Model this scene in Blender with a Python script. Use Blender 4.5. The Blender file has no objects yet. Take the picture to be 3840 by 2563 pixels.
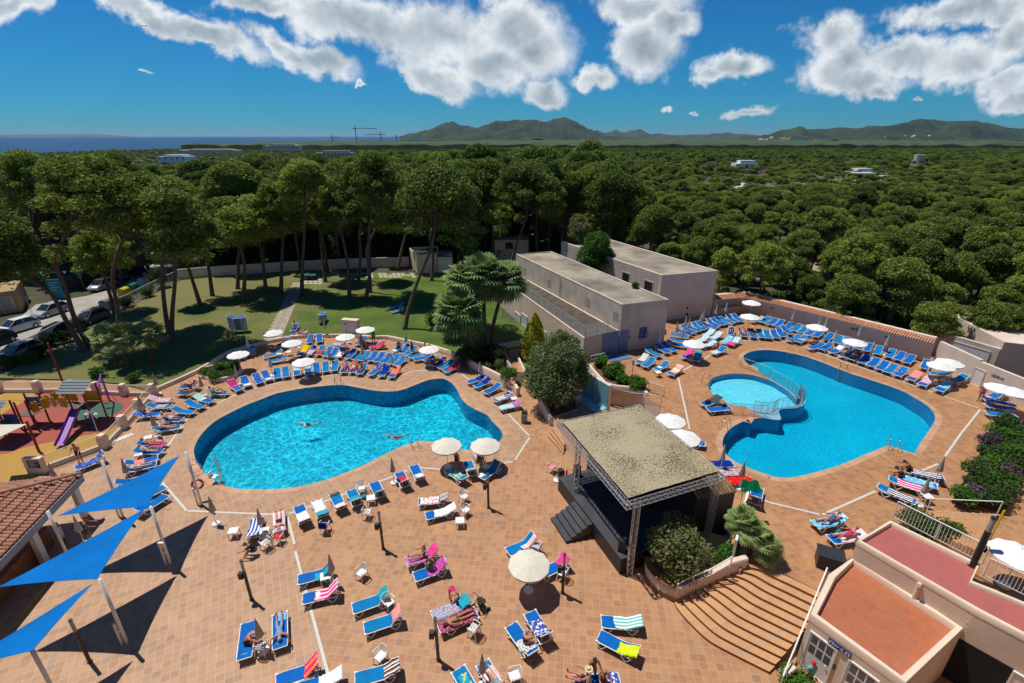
import bpy,bmesh,math,random
import numpy as np
from mathutils import Vector,Matrix,Quaternion,noise
from mathutils.geometry import tessellate_polygon
R=math.radians
random.seed(7)
SC=bpy.context.scene
COL=SC.collection
H=21.5;PITCH=R(22.42);FPX=1865.0;CX,CY=1920.0,1281.5
cam_d=bpy.data.cameras.new('camera');cam=bpy.data.objects.new('camera',cam_d);COL.objects.link(cam)
cam_d.sensor_width=36;cam_d.lens=FPX/3840*36;cam_d.clip_start=0.1;cam_d.clip_end=120000
cam.location=(0,0,H);cam.rotation_euler=(R(90)-PITCH,0,0)
SC.camera=cam
SC.render.resolution_x=1024;SC.render.resolution_y=683
SC.render.engine='CYCLES'
SC.cycles.transparent_max_bounces=16
SC.cycles.max_bounces=6
SC.view_settings.view_transform='Standard';SC.view_settings.look='None'
SC.view_settings.gamma=1.0;SC.view_settings.exposure=0.0
SUN_EL,SUN_AZ=R(68.8),R(147)
sd=Vector((math.cos(SUN_AZ)*math.cos(SUN_EL),math.sin(SUN_AZ)*math.cos(SUN_EL),math.sin(SUN_EL)))
sun_d=bpy.data.lights.new('sun','SUN');sun=bpy.data.objects.new('sun',sun_d);COL.objects.link(sun)
sun_d.energy=4.4;sun_d.angle=R(0.53);sun_d.color=(1.0,0.95,0.87)
sun.rotation_euler=sd.to_track_quat('Z','Y').to_euler()
_c,_s=math.cos(PITCH),math.sin(PITCH)
def ray(p):
 x,y,z=p[0]-CX,-(p[1]-CY),FPX
 return Vector((x,z*_c+y*_s,y*_c-z*_s))
def P(p,z=0.0):
 r=ray(p);k=(z-H)/r.z
 return Vector((r.x*k,r.y*k,z))
def T(x0,y0,w):return lambda a,b:(x0+a*w/2349.0,y0+b*w/2349.0)
TL=dict(a=T(0,1600,960),b=T(800,1600,960),c=T(1600,1500,960),d=T(800,1923,960),e=T(1600,1923,960),f=T(0,1923,960),g=T(500,1160,640),h=T(1040,1160,640),i=T(1500,1160,640),j=T(400,1400,640),k=T(2360,1100,640),l=T(2960,1100,640),m=T(3200,1200,640),n=T(2400,1440,960),o=T(2880,1440,960),p=T(2880,1923,960),q=T(2200,1800,800),r=T(0,1300,720),s=T(0,800,960),t=T(800,800,960),u=T(1500,800,960),v=T(2400,700,960),w=T(2880,800,960),y=T(2060,1240,1049.5),x=T(2400,1960,1259.4),z=T(1880,880,1434.3),A=T(1280,2180,629.7),B=T(2100,2250,629.7),C=T(1700,2380,1259.3),D=T(840,2380,1259.3),E=T(3360,1760,839.5),F=T(0,1740,734.6),O=T(0,0,2349))
def Q(t,a,b,z=0.0):return P(TL[t](a,b),z)
def top_at(base,px):
 r=ray(px);k=(base.x*r.x+base.y*r.y)/(r.x**2+r.y**2)
 return H+k*r.z
w=bpy.data.worlds.new('World');SC.world=w;w.use_nodes=True
NT=w.node_tree;NT.nodes.clear()
def N(t,typ,**kw):
 n=t.nodes.new(typ)
 for k,v in kw.items():
  if k[0]=='_':n.inputs[k[1:].replace('_',' ')].default_value=v
  else:setattr(n,k,v)
 return n
def L(t,a,b):t.links.new(a,b)
def math_(t,op,a,b=None,clamp=False):
 n=t.nodes.new('ShaderNodeMath');n.operation=op;n.use_clamp=clamp
 for i,x in enumerate((a,b)):
  if x is None:continue
  if isinstance(x,(int,float)):n.inputs[i].default_value=x
  else:t.links.new(x,n.inputs[i])
 return n.outputs[0]
def vmath(t,op,a,b=None):
 n=t.nodes.new('ShaderNodeVectorMath');n.operation=op
 for i,x in enumerate((a,b)):
  if x is None:continue
  if isinstance(x,(tuple,list)):n.inputs[i].default_value=x
  else:t.links.new(x,n.inputs[i])
 return n.outputs['Value']if op in('LENGTH','DOT_PRODUCT')else n.outputs[0]
sky=N(NT,'ShaderNodeTexSky',sky_type='NISHITA',sun_disc=False,sun_elevation=SUN_EL,sun_rotation=R(-57),altitude=0,air_density=1.0,dust_density=0.0,ozone_density=6.0)
hsv=N(NT,'ShaderNodeHueSaturation');hsv.inputs['Saturation'].default_value=1.0;hsv.inputs['Value'].default_value=1.0
tint=N(NT,'ShaderNodeMix',data_type='RGBA',blend_type='MULTIPLY');tint.inputs[0].default_value=1.0;L(NT,sky.outputs[0],tint.inputs[6]);tint.inputs[7].default_value=(0.055,0.41,0.66,1)
L(NT,tint.outputs[2],hsv.inputs['Color'])
tc=N(NT,'ShaderNodeTexCoord')
sep=N(NT,'ShaderNodeSeparateXYZ');L(NT,tc.outputs['Generated'],sep.inputs[0])
ypos=math_(NT,'MAXIMUM',sep.outputs[1],0.02)
cu=math_(NT,'DIVIDE',sep.outputs[0],ypos);cv=math_(NT,'DIVIDE',sep.outputs[2],ypos)
cmb=N(NT,'ShaderNodeCombineXYZ');L(NT,cu,cmb.inputs[0]);L(NT,cv,cmb.inputs[1])
uv=cmb.outputs[0]
n1=N(NT,'ShaderNodeTexNoise',_Scale=9.0,_Detail=10.0,_Roughness=0.62);L(NT,uv,n1.inputs['Vector'])
n2=N(NT,'ShaderNodeTexNoise',_Scale=26.0,_Detail=6.0,_Roughness=0.6);L(NT,uv,n2.inputs['Vector'])
wv=vmath(NT,'SUBTRACT',n1.outputs['Color'],(0.5,0.5,0.5))
sc_=NT.nodes.new('ShaderNodeVectorMath');sc_.operation='SCALE';L(NT,wv,sc_.inputs[0]);sc_.inputs['Scale'].default_value=0.10
uvw=vmath(NT,'ADD',uv,sc_.outputs[0])
CL=[(40,5,190,40,.25),(330,30,130,42,-.35),(480,75,150,38,-.35),(650,110,110,38,-.4),(740,135,90,38,-.4),(600,10,130,30,0),(800,40,200,70,-.2),(1010,90,200,95,-.1),(1180,70,130,90,0),(1235,120,100,80,0),(1130,160,130,60,0),(1250,215,60,32,0),(1000,180,110,35,-.3),(1480,110,95,75,0),(1470,10,140,48,0),(1540,55,70,45,0),(1370,188,45,32,0),(1690,160,85,32,0),(1635,175,50,25,0),(1720,258,55,16,0),(1530,238,18,8,0),(1588,252,16,6,0),(1900,85,85,70,0),(1930,155,110,58,0),(2080,120,130,50,0),(1960,180,140,40,0),(2010,215,55,26,0),(2230,130,110,70,0),(2310,80,90,70,0),(2290,190,90,50,0),(2330,235,80,32,0),(2200,20,170,45,.1),(2290,20,120,40,0),(2105,228,15,8,0),(820,190,18,6,0),(330,158,12,5,0)]
field=None
for(x_,y_,a_,b_,sh)in CL:
 r0=ray((x_*1.6347,y_*1.6347));r1=ray(((x_+a_)*1.6347,y_*1.6347));r2=ray((x_*1.6347,(y_+b_)*1.6347))
 u0,v0=r0.x/r0.y,r0.z/r0.y
 su=abs(r1.x/r1.y-u0);sv=abs(r2.z/r2.y-v0)
 d=vmath(NT,'SUBTRACT',uvw,(u0,v0,0))
 if sh:
  sx=N(NT,'ShaderNodeSeparateXYZ');L(NT,d,sx.inputs[0])
  yy=math_(NT,'SUBTRACT',sx.outputs[1],math_(NT,'MULTIPLY',sx.outputs[0],sh))
  cb=N(NT,'ShaderNodeCombineXYZ');L(NT,sx.outputs[0],cb.inputs[0]);L(NT,yy,cb.inputs[1]);d=cb.outputs[0]
 d=vmath(NT,'MULTIPLY',d,(1/su,1/sv,0))
 ln=vmath(NT,'LENGTH',d)
 g_=math_(NT,'SUBTRACT',1.0,ln)
 if field is None:field=g_
 else:
  sm=N(NT,'ShaderNodeMath',operation='SMOOTH_MAX');L(NT,field,sm.inputs[0]);L(NT,g_,sm.inputs[1]);sm.inputs[2].default_value=0.12
  field=sm.outputs[0]
fb=math_(NT,'ADD',field,math_(NT,'MULTIPLY',math_(NT,'SUBTRACT',n1.outputs[0],0.5),1.5))
fb=math_(NT,'ADD',fb,math_(NT,'MULTIPLY',math_(NT,'SUBTRACT',n2.outputs[0],0.5),0.5))
mr=N(NT,'ShaderNodeMapRange',interpolation_type='SMOOTHSTEP');L(NT,fb,mr.inputs[0]);mr.inputs[1].default_value=-0.14;mr.inputs[2].default_value=0.44
dens=N(NT,'ShaderNodeMapRange',interpolation_type='SMOOTHSTEP');L(NT,fb,dens.inputs[0]);dens.inputs[1].default_value=0.25;dens.inputs[2].default_value=0.95
n3=N(NT,'ShaderNodeTexNoise',_Scale=9.0,_Detail=4.0,_Roughness=0.5)
off=vmath(NT,'ADD',uv,(-0.012,0.022,0));L(NT,off,n3.inputs['Vector'])
puff=math_(NT,'MULTIPLY',math_(NT,'SUBTRACT',n3.outputs[0],n1.outputs[0]),2.3)
shade=math_(NT,'ADD',math_(NT,'ADD',math_(NT,'MULTIPLY',dens.outputs[0],0.50),0.12),puff,clamp=True)
cr=N(NT,'ShaderNodeValToRGB');L(NT,shade,cr.inputs[0])
cr.color_ramp.elements[0].color=(7.4,7.7,8.0,1);cr.color_ramp.elements[1].color=(1.9,2.6,3.2,1)
e_=cr.color_ramp.elements.new(0.4);e_.color=(4.6,5.2,5.7,1)
mx=N(NT,'ShaderNodeMix',data_type='RGBA');L(NT,mr.outputs[0],mx.inputs[0]);L(NT,hsv.outputs[0],mx.inputs[6]);L(NT,cr.outputs[0],mx.inputs[7])
bg=N(NT,'ShaderNodeBackground',_Strength=0.115);L(NT,mx.outputs[2],bg.inputs[0])
wo=N(NT,'ShaderNodeOutputWorld');L(NT,bg.outputs[0],wo.inputs[0])
w.cycles.sampling_method='MANUAL';w.cycles.sample_map_resolution=512
def at_file_guard():pass
class MB:
 def __init__(s):s.v=[];s.f=[];s.m=[];s.uv=None
 def add(s,vs,fs,m=0,M=None):
  o=len(s.v)
  for q in vs:
   q=Vector(q)
   if M is not None:q=M@q
   s.v.append(tuple(q))
  for f in fs:s.f.append(tuple(i+o for i in f));s.m.append(m)
  return s
 def box(s,x0,x1,y0,y1,z0,z1,m=0,M=None):
  return s.add([(x0,y0,z0),(x1,y0,z0),(x1,y1,z0),(x0,y1,z0),(x0,y0,z1),(x1,y0,z1),(x1,y1,z1),(x0,y1,z1)],[(3,2,1,0),(4,5,6,7),(0,1,5,4),(1,2,6,5),(2,3,7,6),(3,0,4,7)],m,M)
 def tube(s,pts,r,n=6,m=0,cap=True,M=None,flat=1.0):
  pts=[Vector(p)for p in pts];rs=r if isinstance(r,(list,tuple))else[r]*len(pts)
  vs=[];prev=None
  for i,p in enumerate(pts):
   if i==0:d=pts[1]-p
   elif i==len(pts)-1:d=p-pts[-2]
   else:d=(pts[i+1]-p).normalized()+(p-pts[i-1]).normalized()
   if d.length<1e-9:d=Vector((0,0,1))
   d.normalize()
   if prev is None:
    u=d.cross(Vector((0,0,1)))
    if u.length<1e-3:u=d.cross(Vector((0,1,0)))
   else:u=prev-d*prev.dot(d)
   u.normalize();prev=u;v=d.cross(u)
   for k in range(n):
    a=2*math.pi*k/n+math.pi/n
    vs.append(p+u*math.cos(a)*rs[i]+v*math.sin(a)*rs[i]*flat)
  fs=[]
  for i in range(len(pts)-1):
   for k in range(n):
    a=i*n+k;b=i*n+(k+1)%n
    fs.append((a,b,b+n,a+n))
  if cap:fs.append(tuple(range(n-1,-1,-1)));fs.append(tuple((len(pts)-1)*n+k for k in range(n)))
  return s.add(vs,fs,m,M)
 def cyl(s,x,y,z0,z1,r0,r1=None,n=12,m=0,M=None):return s.tube([(x,y,z0),(x,y,z1)],[r0,r0 if r1 is None else r1],n,m,True,M)
 def prism(s,poly,z0,z1,m=0,M=None,mt=None):
  poly=[(p[0],p[1])for p in poly]
  a=sum(poly[i][0]*poly[(i+1)%len(poly)][1]-poly[(i+1)%len(poly)][0]*poly[i][1]for i in range(len(poly)))
  if a<0:poly=poly[::-1]
  n=len(poly);vs=[(x,y,z0)for x,y in poly]+[(x,y,z1)for x,y in poly]
  s.add(vs,[(i,(i+1)%n,(i+1)%n+n,i+n)for i in range(n)],m,M)
  tr=tessellate_polygon([[Vector((x,y,0))for x,y in poly]])
  def up(t):
   A,B,C_=[Vector((*poly[i],0))for i in t]
   return t if(B-A).cross(C_-A).z>0 else t[::-1]
  tr=[up(tuple(t))for t in tr]
  s.add([(x,y,z1)for x,y in poly],tr,m if mt is None else mt,M)
  s.add([(x,y,z0)for x,y in poly],[t[::-1]for t in tr],m,M)
  return s
 def build(s,name,mats,parent=None,smooth=False,loc=None):
  me=bpy.data.meshes.new(name);me.from_pydata(s.v,[],s.f)
  if not isinstance(mats,(list,tuple)):mats=[mats]
  for m in mats:me.materials.append(m)
  if len(mats)>1:me.polygons.foreach_set('material_index',s.m)
  if smooth is True:me.polygons.foreach_set('use_smooth',[True]*len(me.polygons))
  me.update()
  if smooth=='auto':
   me.polygons.foreach_set('use_smooth',[True]*len(me.polygons));me.set_sharp_from_angle(angle=R(40))
  o=bpy.data.objects.new(name,me);COL.objects.link(o)
  if parent:o.parent=parent
  if loc is not None:o.location=loc
  return o
def tag(o,label=None,cat=None,group=None,kind=None):
 if label:
  w_=label.split();o['label']=' '.join(w_[:16])
 if cat:o['category']=cat
 if group:o['group']=group
 if kind:o['kind']=kind
 return o
def thing(name,label,cat,loc=(0,0,0),rz=0,group=None):
 o=bpy.data.objects.new(name,None);COL.objects.link(o);o.empty_display_size=0.1
 o.location=loc;o.rotation_euler=(0,0,rz)
 return tag(o,label,cat,group)
KIDS={}
def kids(o):
 if o.name not in KIDS:KIDS[o.name]=list(o.children)
 return KIDS[o.name]
def dup(o,loc=None,rz=None,label=None,group=None,parent=None,scale=None):
 c=o.copy();COL.objects.link(c)
 if loc is not None:c.location=loc
 if rz is not None:c.rotation_euler=(0,0,rz)
 if scale is not None:c.scale=(scale,)*3 if isinstance(scale,(int,float))else scale
 if label:c['label']=label
 if group:c['group']=group
 if parent:c.parent=parent
 for ch in kids(o):dup(ch,parent=c)
 return c
class Proto:
 def __init__(s,make):s.make=make;s.o=None
 def use(s,loc,rz,label,group=None,scale=None):
  if s.o is None:
   s.o=s.make();o=s.o;kids(o)
   for ch in kids(o):kids(ch)
   o.location=loc;o.rotation_euler=(0,0,rz);o['label']=label
   if group:o['group']=group
   if scale is not None:o.scale=(scale,)*3 if isinstance(scale,(int,float))else scale
   return o
  return dup(s.o,loc,rz,label,group,scale=scale if scale is not None else 1.0)
ORD=['first','second','third','fourth','fifth','sixth','seventh','eighth','ninth','tenth','eleventh','twelfth','thirteenth','fourteenth','fifteenth','sixteenth','seventeenth','eighteenth','nineteenth','twentieth','twenty first','twenty second']
MATS={}
def mat(name,col,rough=0.7,var=0.0,vscale=3.0,metal=0.0,bump=0.0,bscale=20.0,col2=None,spec=0.5,island=0.0,objrand=0.0):
 if name in MATS:return MATS[name]
 m=bpy.data.materials.new(name);m.use_nodes=True;t=m.node_tree;b=t.nodes['Principled BSDF']
 b.inputs['Roughness'].default_value=rough;b.inputs['Metallic'].default_value=metal;b.inputs['Specular IOR Level'].default_value=spec
 c=(*col,1.0)
 co=N(t,'ShaderNodeTexCoord')
 nz=N(t,'ShaderNodeTexNoise',_Scale=vscale,_Detail=6.0,_Roughness=0.6);L(t,co.outputs['Object'],nz.inputs['Vector'])
 c2=(*(col2 if col2 else tuple(x*(1-max(var,0.08))for x in col)),1.0)
 rp=N(t,'ShaderNodeValToRGB');rp.color_ramp.elements[0].position=0.35;rp.color_ramp.elements[1].position=0.65
 rp.color_ramp.elements[0].color=c2;rp.color_ramp.elements[1].color=c
 L(t,nz.outputs[0],rp.inputs[0]);out=rp.outputs[0]
 if island or objrand:
  h=N(t,'ShaderNodeHueSaturation')
  v=None
  if island:
   g=N(t,'ShaderNodeNewGeometry');v=math_(t,'MULTIPLY',math_(t,'SUBTRACT',g.outputs['Random Per Island'],0.5),island)
  if objrand:
   oi=N(t,'ShaderNodeObjectInfo');v2=math_(t,'MULTIPLY',math_(t,'SUBTRACT',oi.outputs['Random'],0.5),objrand)
   v=v2 if v is None else math_(t,'ADD',v,v2)
   L(t,math_(t,'ADD',0.5,math_(t,'MULTIPLY',v2,-0.06)),h.inputs['Hue'])
  L(t,math_(t,'ADD',1.0,v),h.inputs['Value']);L(t,out,h.inputs['Color']);out=h.outputs[0]
 L(t,out,b.inputs['Base Color'])
 if bump:
  n_=N(t,'ShaderNodeTexNoise',_Scale=bscale,_Detail=4.0);L(t,co.outputs['Object'],n_.inputs['Vector'])
  bp=N(t,'ShaderNodeBump',_Strength=bump,_Distance=0.02);L(t,n_.outputs[0],bp.inputs['Height']);L(t,bp.outputs[0],b.inputs['Normal'])
 MATS[name]=m;return m
def tilemat(name,c1,c2,mortar,bw=0.35,rh=0.35,ms=0.012,off=0.0,rough=0.55,use_uv=True,dark=None):
 if name in MATS:return MATS[name]
 m=bpy.data.materials.new(name);m.use_nodes=True;t=m.node_tree;b=t.nodes['Principled BSDF']
 b.inputs['Roughness'].default_value=rough;b.inputs['Specular IOR Level'].default_value=0.35
 co=N(t,'ShaderNodeTexCoord');src=co.outputs['UV' if use_uv else 'Object']
 br=N(t,'ShaderNodeTexBrick',offset=off,squash=1.0);L(t,src,br.inputs['Vector'])
 br.inputs['Scale'].default_value=1.0;br.inputs['Brick Width'].default_value=bw;br.inputs['Row Height'].default_value=rh
 br.inputs['Mortar Size'].default_value=ms;br.inputs['Mortar Smooth'].default_value=0.1;br.inputs['Bias'].default_value=-0.1
 br.inputs['Color1'].default_value=(*c1,1);br.inputs['Color2'].default_value=(*c2,1);br.inputs['Mortar'].default_value=(*mortar,1)
 nz=N(t,'ShaderNodeTexNoise',_Scale=0.35,_Detail=5.0,_Roughness=0.6);L(t,co.outputs['Object'],nz.inputs['Vector'])
 nz2=N(t,'ShaderNodeTexNoise',_Scale=2.2,_Detail=6.0,_Roughness=0.7);L(t,co.outputs['Object'],nz2.inputs['Vector'])
 sn=N(t,'ShaderNodeVectorMath',operation='SNAP');L(t,src,sn.inputs[0]);sn.inputs[1].default_value=(bw,rh,1)
 wn=N(t,'ShaderNodeTexWhiteNoise',noise_dimensions='3D');L(t,sn.outputs[0],wn.inputs['Vector'])
 dk=math_(t,'MULTIPLY',math_(t,'GREATER_THAN',wn.outputs[0],0.93),math_(t,'SUBTRACT',1.0,br.outputs['Fac']))
 hs=N(t,'ShaderNodeHueSaturation');L(t,br.outputs['Color'],hs.inputs['Color'])
 val=math_(t,'ADD',0.62,math_(t,'MULTIPLY',nz.outputs[0],0.36))
 val=math_(t,'ADD',val,math_(t,'MULTIPLY',nz2.outputs[0],0.36))
 nz4=N(t,'ShaderNodeTexNoise',_Scale=0.9,_Detail=9.0,_Roughness=0.75,_Distortion=0.8);L(t,co.outputs['Object'],nz4.inputs['Vector'])
 st=N(t,'ShaderNodeMapRange');L(t,nz4.outputs[0],st.inputs[0]);st.inputs[1].default_value=0.56;st.inputs[2].default_value=0.68
 val=math_(t,'SUBTRACT',val,math_(t,'MULTIPLY',st.outputs[0],0.14))
 L(t,math_(t,'SUBTRACT',rough,math_(t,'MULTIPLY',st.outputs[0],0.2)),b.inputs['Roughness'])
 val=math_(t,'SUBTRACT',val,math_(t,'MULTIPLY',dk,0.15))
 L(t,val,hs.inputs['Value'])
 L(t,math_(t,'SUBTRACT',1.0,math_(t,'MULTIPLY',dk,0.12)),hs.inputs['Saturation'])
 L(t,hs.outputs[0],b.inputs['Base Color'])
 MATS[name]=m;return m
def stripemat(name,cols,n=10.0,axis=0,rough=0.9,wob=0.02):
 """repeating stripes of the given colours across UV"""
 if name in MATS:return MATS[name]
 m=bpy.data.materials.new(name);m.use_nodes=True;t=m.node_tree;b=t.nodes['Principled BSDF']
 b.inputs['Roughness'].default_value=rough;b.inputs['Specular IOR Level'].default_value=0.1
 co=N(t,'ShaderNodeTexCoord');sx=N(t,'ShaderNodeSeparateXYZ');L(t,co.outputs['UV'],sx.inputs[0])
 nz=N(t,'ShaderNodeTexNoise',_Scale=6.0);L(t,co.outputs['UV'],nz.inputs['Vector'])
 v=math_(t,'ADD',sx.outputs[axis],math_(t,'MULTIPLY',nz.outputs[0],wob))
 fr=math_(t,'FRACT',math_(t,'MULTIPLY',v,n))
 rp=N(t,'ShaderNodeValToRGB');rp.color_ramp.interpolation='CONSTANT'
 k=len(cols);rp.color_ramp.elements[0].color=(*cols[0],1);rp.color_ramp.elements[1].position=1.0/k;rp.color_ramp.elements[1].color=(*cols[1%k],1)
 for i in range(2,k):q=rp.color_ramp.elements.new(i/k);q.color=(*cols[i],1)
 L(t,fr,rp.inputs[0]);L(t,rp.outputs[0],b.inputs['Base Color']);MATS[name]=m;return m
def blotmat(name,base,spots,scale=8.0,thr=0.55,rough=0.9):
 """a printed cloth: patches of other colours on a base colour"""
 if name in MATS:return MATS[name]
 m=bpy.data.materials.new(name);m.use_nodes=True;t=m.node_tree;b=t.nodes['Principled BSDF']
 b.inputs['Roughness'].default_value=rough;b.inputs['Specular IOR Level'].default_value=0.1
 co=N(t,'ShaderNodeTexCoord');out=None
 for i,c in enumerate(spots):
  vo=N(t,'ShaderNodeTexNoise',_Scale=scale*(1+0.35*i),_Detail=2.0);mp=N(t,'ShaderNodeMapping');mp.inputs['Location'].default_value=(3.1*i,1.7*i,0)
  L(t,co.outputs['UV'],mp.inputs[0]);L(t,mp.outputs[0],vo.inputs['Vector'])
  f=math_(t,'GREATER_THAN',vo.outputs[0],thr)
  mxx=N(t,'ShaderNodeMix',data_type='RGBA');L(t,f,mxx.inputs[0]);mxx.inputs[7].default_value=(*c,1)
  if out is None:mxx.inputs[6].default_value=(*base,1)
  else:L(t,out,mxx.inputs[6])
  out=mxx.outputs[2]
 L(t,out,b.inputs['Base Color']);MATS[name]=m;return m
WHITE=mat('white_plastic',(0.82,0.82,0.80),0.45,0.12)
WPAINT=mat('white_paint',(0.80,0.79,0.76),0.5,0.1)
BLUE1=mat('royal_blue_sling',(0.000,0.125,0.47),0.75,0.15,2.5,spec=.15)
BLUE2=mat('sea_blue_sling',(0.000,0.185,0.46),0.75,0.15,2.5,spec=.15)
CANVAS=mat('off_white_canvas',(0.83,0.82,0.77),0.85,0.1,1.5)
CREAM=mat('cream_canvas',(0.72,0.67,0.54),0.85,0.1,1.5)
TAUPE=mat('closed_canvas',(0.52,0.45,0.37),0.9,0.25,5)
TAUPEW=mat('closed_pale_canvas',(0.66,0.63,0.57),0.9,0.2,5)
STEEL=mat('stainless_steel',(0.6,0.6,0.6),0.25,0.1,metal=1.0)
ALU=mat('aluminium',(0.55,0.55,0.54),0.4,0.15,metal=0.6)
STUCCO=mat('pink_stucco',(0.75,0.60,0.475),0.9,0.14,0.8,bump=0.5,bscale=9)
STUCCO2=mat('weathered_stucco',(0.64,0.56,0.47),0.9,0.25,0.7,bump=0.5,bscale=9)
CREAMW=mat('cream_render',(0.78,0.62,0.47),0.85,0.12,0.7,bump=0.4,bscale=10)
BLACK=mat('black_paint',(0.018,0.018,0.02),0.55,0.3)
DARK=mat('dark_brown_metal',(0.06,0.05,0.042),0.5,0.2)
BARK=mat('pine_bark',(0.16,0.115,0.085),0.95,0.45,4,bump=1.0,bscale=14)
RUBBER=mat('black_rubber',(0.02,0.02,0.02),0.8)
GLASSD=mat('dark_glass',(0.02,0.025,0.03),0.08,spec=0.8)
# ================================================================ ground, decks, pools
ZU=1.65
def sheet(name,poly,z,mats,holes=(),rot=0.0,kind='structure',mi=None,extra=None):
 """one flat sheet from (possibly several) polygons; poly: list of Vector or list of (poly, z, rot, mat index)"""
 me=bpy.data.meshes.new(name);vs=[];fs=[];ms=[];uvs=[]
 items=[(poly,z,rot,0,holes)]+list(extra or[])
 for(pl,zz,rt,mi_,hs)in items:
  loops=[[Vector((p[0],p[1],0))for p in pl]]+[[Vector((p[0],p[1],0))for p in h_]for h_ in hs]
  flat=[p for lp in loops for p in lp];o=len(vs)
  vs+=[(p.x,p.y,zz)for p in flat]
  for tr in tessellate_polygon(loops):
   A,B_,C_=flat[tr[0]],flat[tr[1]],flat[tr[2]]
   if(B_-A).cross(C_-A).z<0:tr=tr[::-1]
   fs.append(tuple(i+o for i in tr));ms.append(mi_)
   for i in tr:
    p=flat[i];c_,s_=math.cos(rt),math.sin(rt)
    uvs.append((p.x*c_+p.y*s_,-p.x*s_+p.y*c_))
 me.from_pydata(vs,[],fs)
 for m in(mats if isinstance(mats,(list,tuple))else[mats]):me.materials.append(m)
 me.polygons.foreach_set('material_index',ms)
 ul=me.uv_layers.new(name='UVMap');ul.data.foreach_set('uv',[c for q in uvs for c in q])
 ob=bpy.data.objects.new(name,me);COL.objects.link(ob)
 if kind:ob['kind']=kind
 return ob
def smooth_poly(pts,n=4):
 """Catmull-Rom through a closed loop"""
 out=[];k=len(pts)
 for i in range(k):
  p0,p1,p2,p3=pts[i-1],pts[i],pts[(i+1)%k],pts[(i+2)%k]
  for s_ in range(n):
   t_=s_/n
   out.append(0.5*((2*p1)+(p2-p0)*t_+(2*p0-5*p1+4*p2-p3)*t_*t_+(3*p1-p0-3*p2+p3)*t_**3))
 return out
def offset_poly(pts,d):
 """offset a closed loop outward by d"""
 k=len(pts);ar=sum(pts[i].x*pts[(i+1)%k].y-pts[(i+1)%k].x*pts[i].y for i in range(k));sg=1 if ar>0 else-1
 out=[]
 for i in range(k):
  t_=(pts[(i+1)%k]-pts[i-1]);t_.z=0
  if t_.length<1e-6:out.append(pts[i].copy());continue
  t_.normalize();out.append(pts[i]+Vector((t_.y,-t_.x,0))*d*sg)
 return out
TILE=tilemat('terracotta_tiles',(0.465,0.245,0.118),(0.36,0.172,0.08),(0.47,0.30,0.18))
TILEP=tilemat('pale_terracotta_tiles',(0.475,0.275,0.155),(0.38,0.205,0.11),(0.50,0.36,0.24))
TILEU=tilemat('orange_terracotta_tiles',(0.455,0.228,0.098),(0.355,0.160,0.068),(0.46,0.28,0.15))
TILES_=tilemat('stair_tiles',(0.56,0.31,0.15),(0.46,0.235,0.11),(0.52,0.36,0.22),ms=0.008)
EARTH=mat('forest_floor',(0.10,0.08,0.045),1.0,0.5,0.12,col2=(0.035,0.045,0.016))
ASPH=mat('pale_asphalt',(0.40,0.37,0.32),0.95,0.2,0.5,col2=(0.30,0.275,0.235))  # pale asphalt in its own two tones
def grassmat():
 m=mat('lawn_grass',(0.10,0.150,0.018),1.0,0.4,0.28,col2=(0.05,0.095,0.010),bump=1.0,bscale=30)
 t=m.node_tree;b=t.nodes['Principled BSDF'];lk=b.inputs['Base Color'].links[0];src=lk.from_socket
 co=N(t,'ShaderNodeTexCoord');nz=N(t,'ShaderNodeTexNoise',_Scale=0.09,_Detail=5.0,_Roughness=0.65);L(t,co.outputs['Object'],nz.inputs['Vector'])
 sx=N(t,'ShaderNodeSeparateXYZ');L(t,co.outputs['Object'],sx.inputs[0])
 dry=math_(t,'ADD',nz.outputs[0],math_(t,'MULTIPLY',math_(t,'ADD',sx.outputs[0],22.0),-0.008))
 rp=N(t,'ShaderNodeMapRange');L(t,dry,rp.inputs[0]);rp.inputs[1].default_value=0.46;rp.inputs[2].default_value=0.7
 mx_=N(t,'ShaderNodeMix',data_type='RGBA');L(t,rp.outputs[0],mx_.inputs[0]);L(t,src,mx_.inputs[6]);mx_.inputs[7].default_value=(0.17,0.155,0.05,1)
 L(t,mx_.outputs[2],b.inputs['Base Color']);return m
GRASS=grassmat()
lp=[('h',0,1160),('h',400,1085),('h',850,1045),('h',1100,1080),('h',1330,1123),('h',1550,1135),('h',1720,1112),('h',1900,1045),('h',2080,978),('h',2250,958),('i',660,985),('i',740,1050),('i',800,1140),('i',850,1240),('i',930,1320),('i',1050,1390),('i',1200,1460),('c',600,200),('c',668,265),('c',697,318),('c',685,360),('c',640,400),('c',560,440),('c',440,462),('c',330,455),('c',240,425),('c',120,395),('c',0,380),('b',1880,140),('b',1800,165),('b',1700,195),('b',1560,265),('b',1400,345),('b',1200,430),('b',1000,500),('b',800,550),('b',600,575),('b',400,578),('b',200,570),('b',90,535),('a',1980,505),('a',1900,440),('a',1830,370),('a',1790,290),('a',1780,210),('j',1235,960),('j',1300,850),('j',1440,705),('j',1600,600),('j',1900,450),('j',2120,365)]
LP=smooth_poly([Q(*q)for q in lp],3)
J1=Q('k',1930,1200,ZU);J2=Q('n',1130,300,ZU)
kp=[('k',1075,1260),('k',1130,1180),('k',1220,1140),('k',1350,1115),('k',1500,1108),('k',1700,1130),('k',1930,1200),('k',2050,1262),('k',2200,1360),('k',2310,1470),('n',1440,90),('n',1482,150),('n',1455,190),('n',1380,210),('n',1250,222),('n',1100,218),('n',950,205),('n',830,190),('n',760,145),('n',690,110),('n',640,60),('n',622,10)]
KPr=[Q(*q,ZU)for q in kp]
KP=smooth_poly(KPr,3)
arc_in=KPr[6:17]
cen=sum(KPr,Vector())/len(KPr)
arc_out=[]
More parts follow.
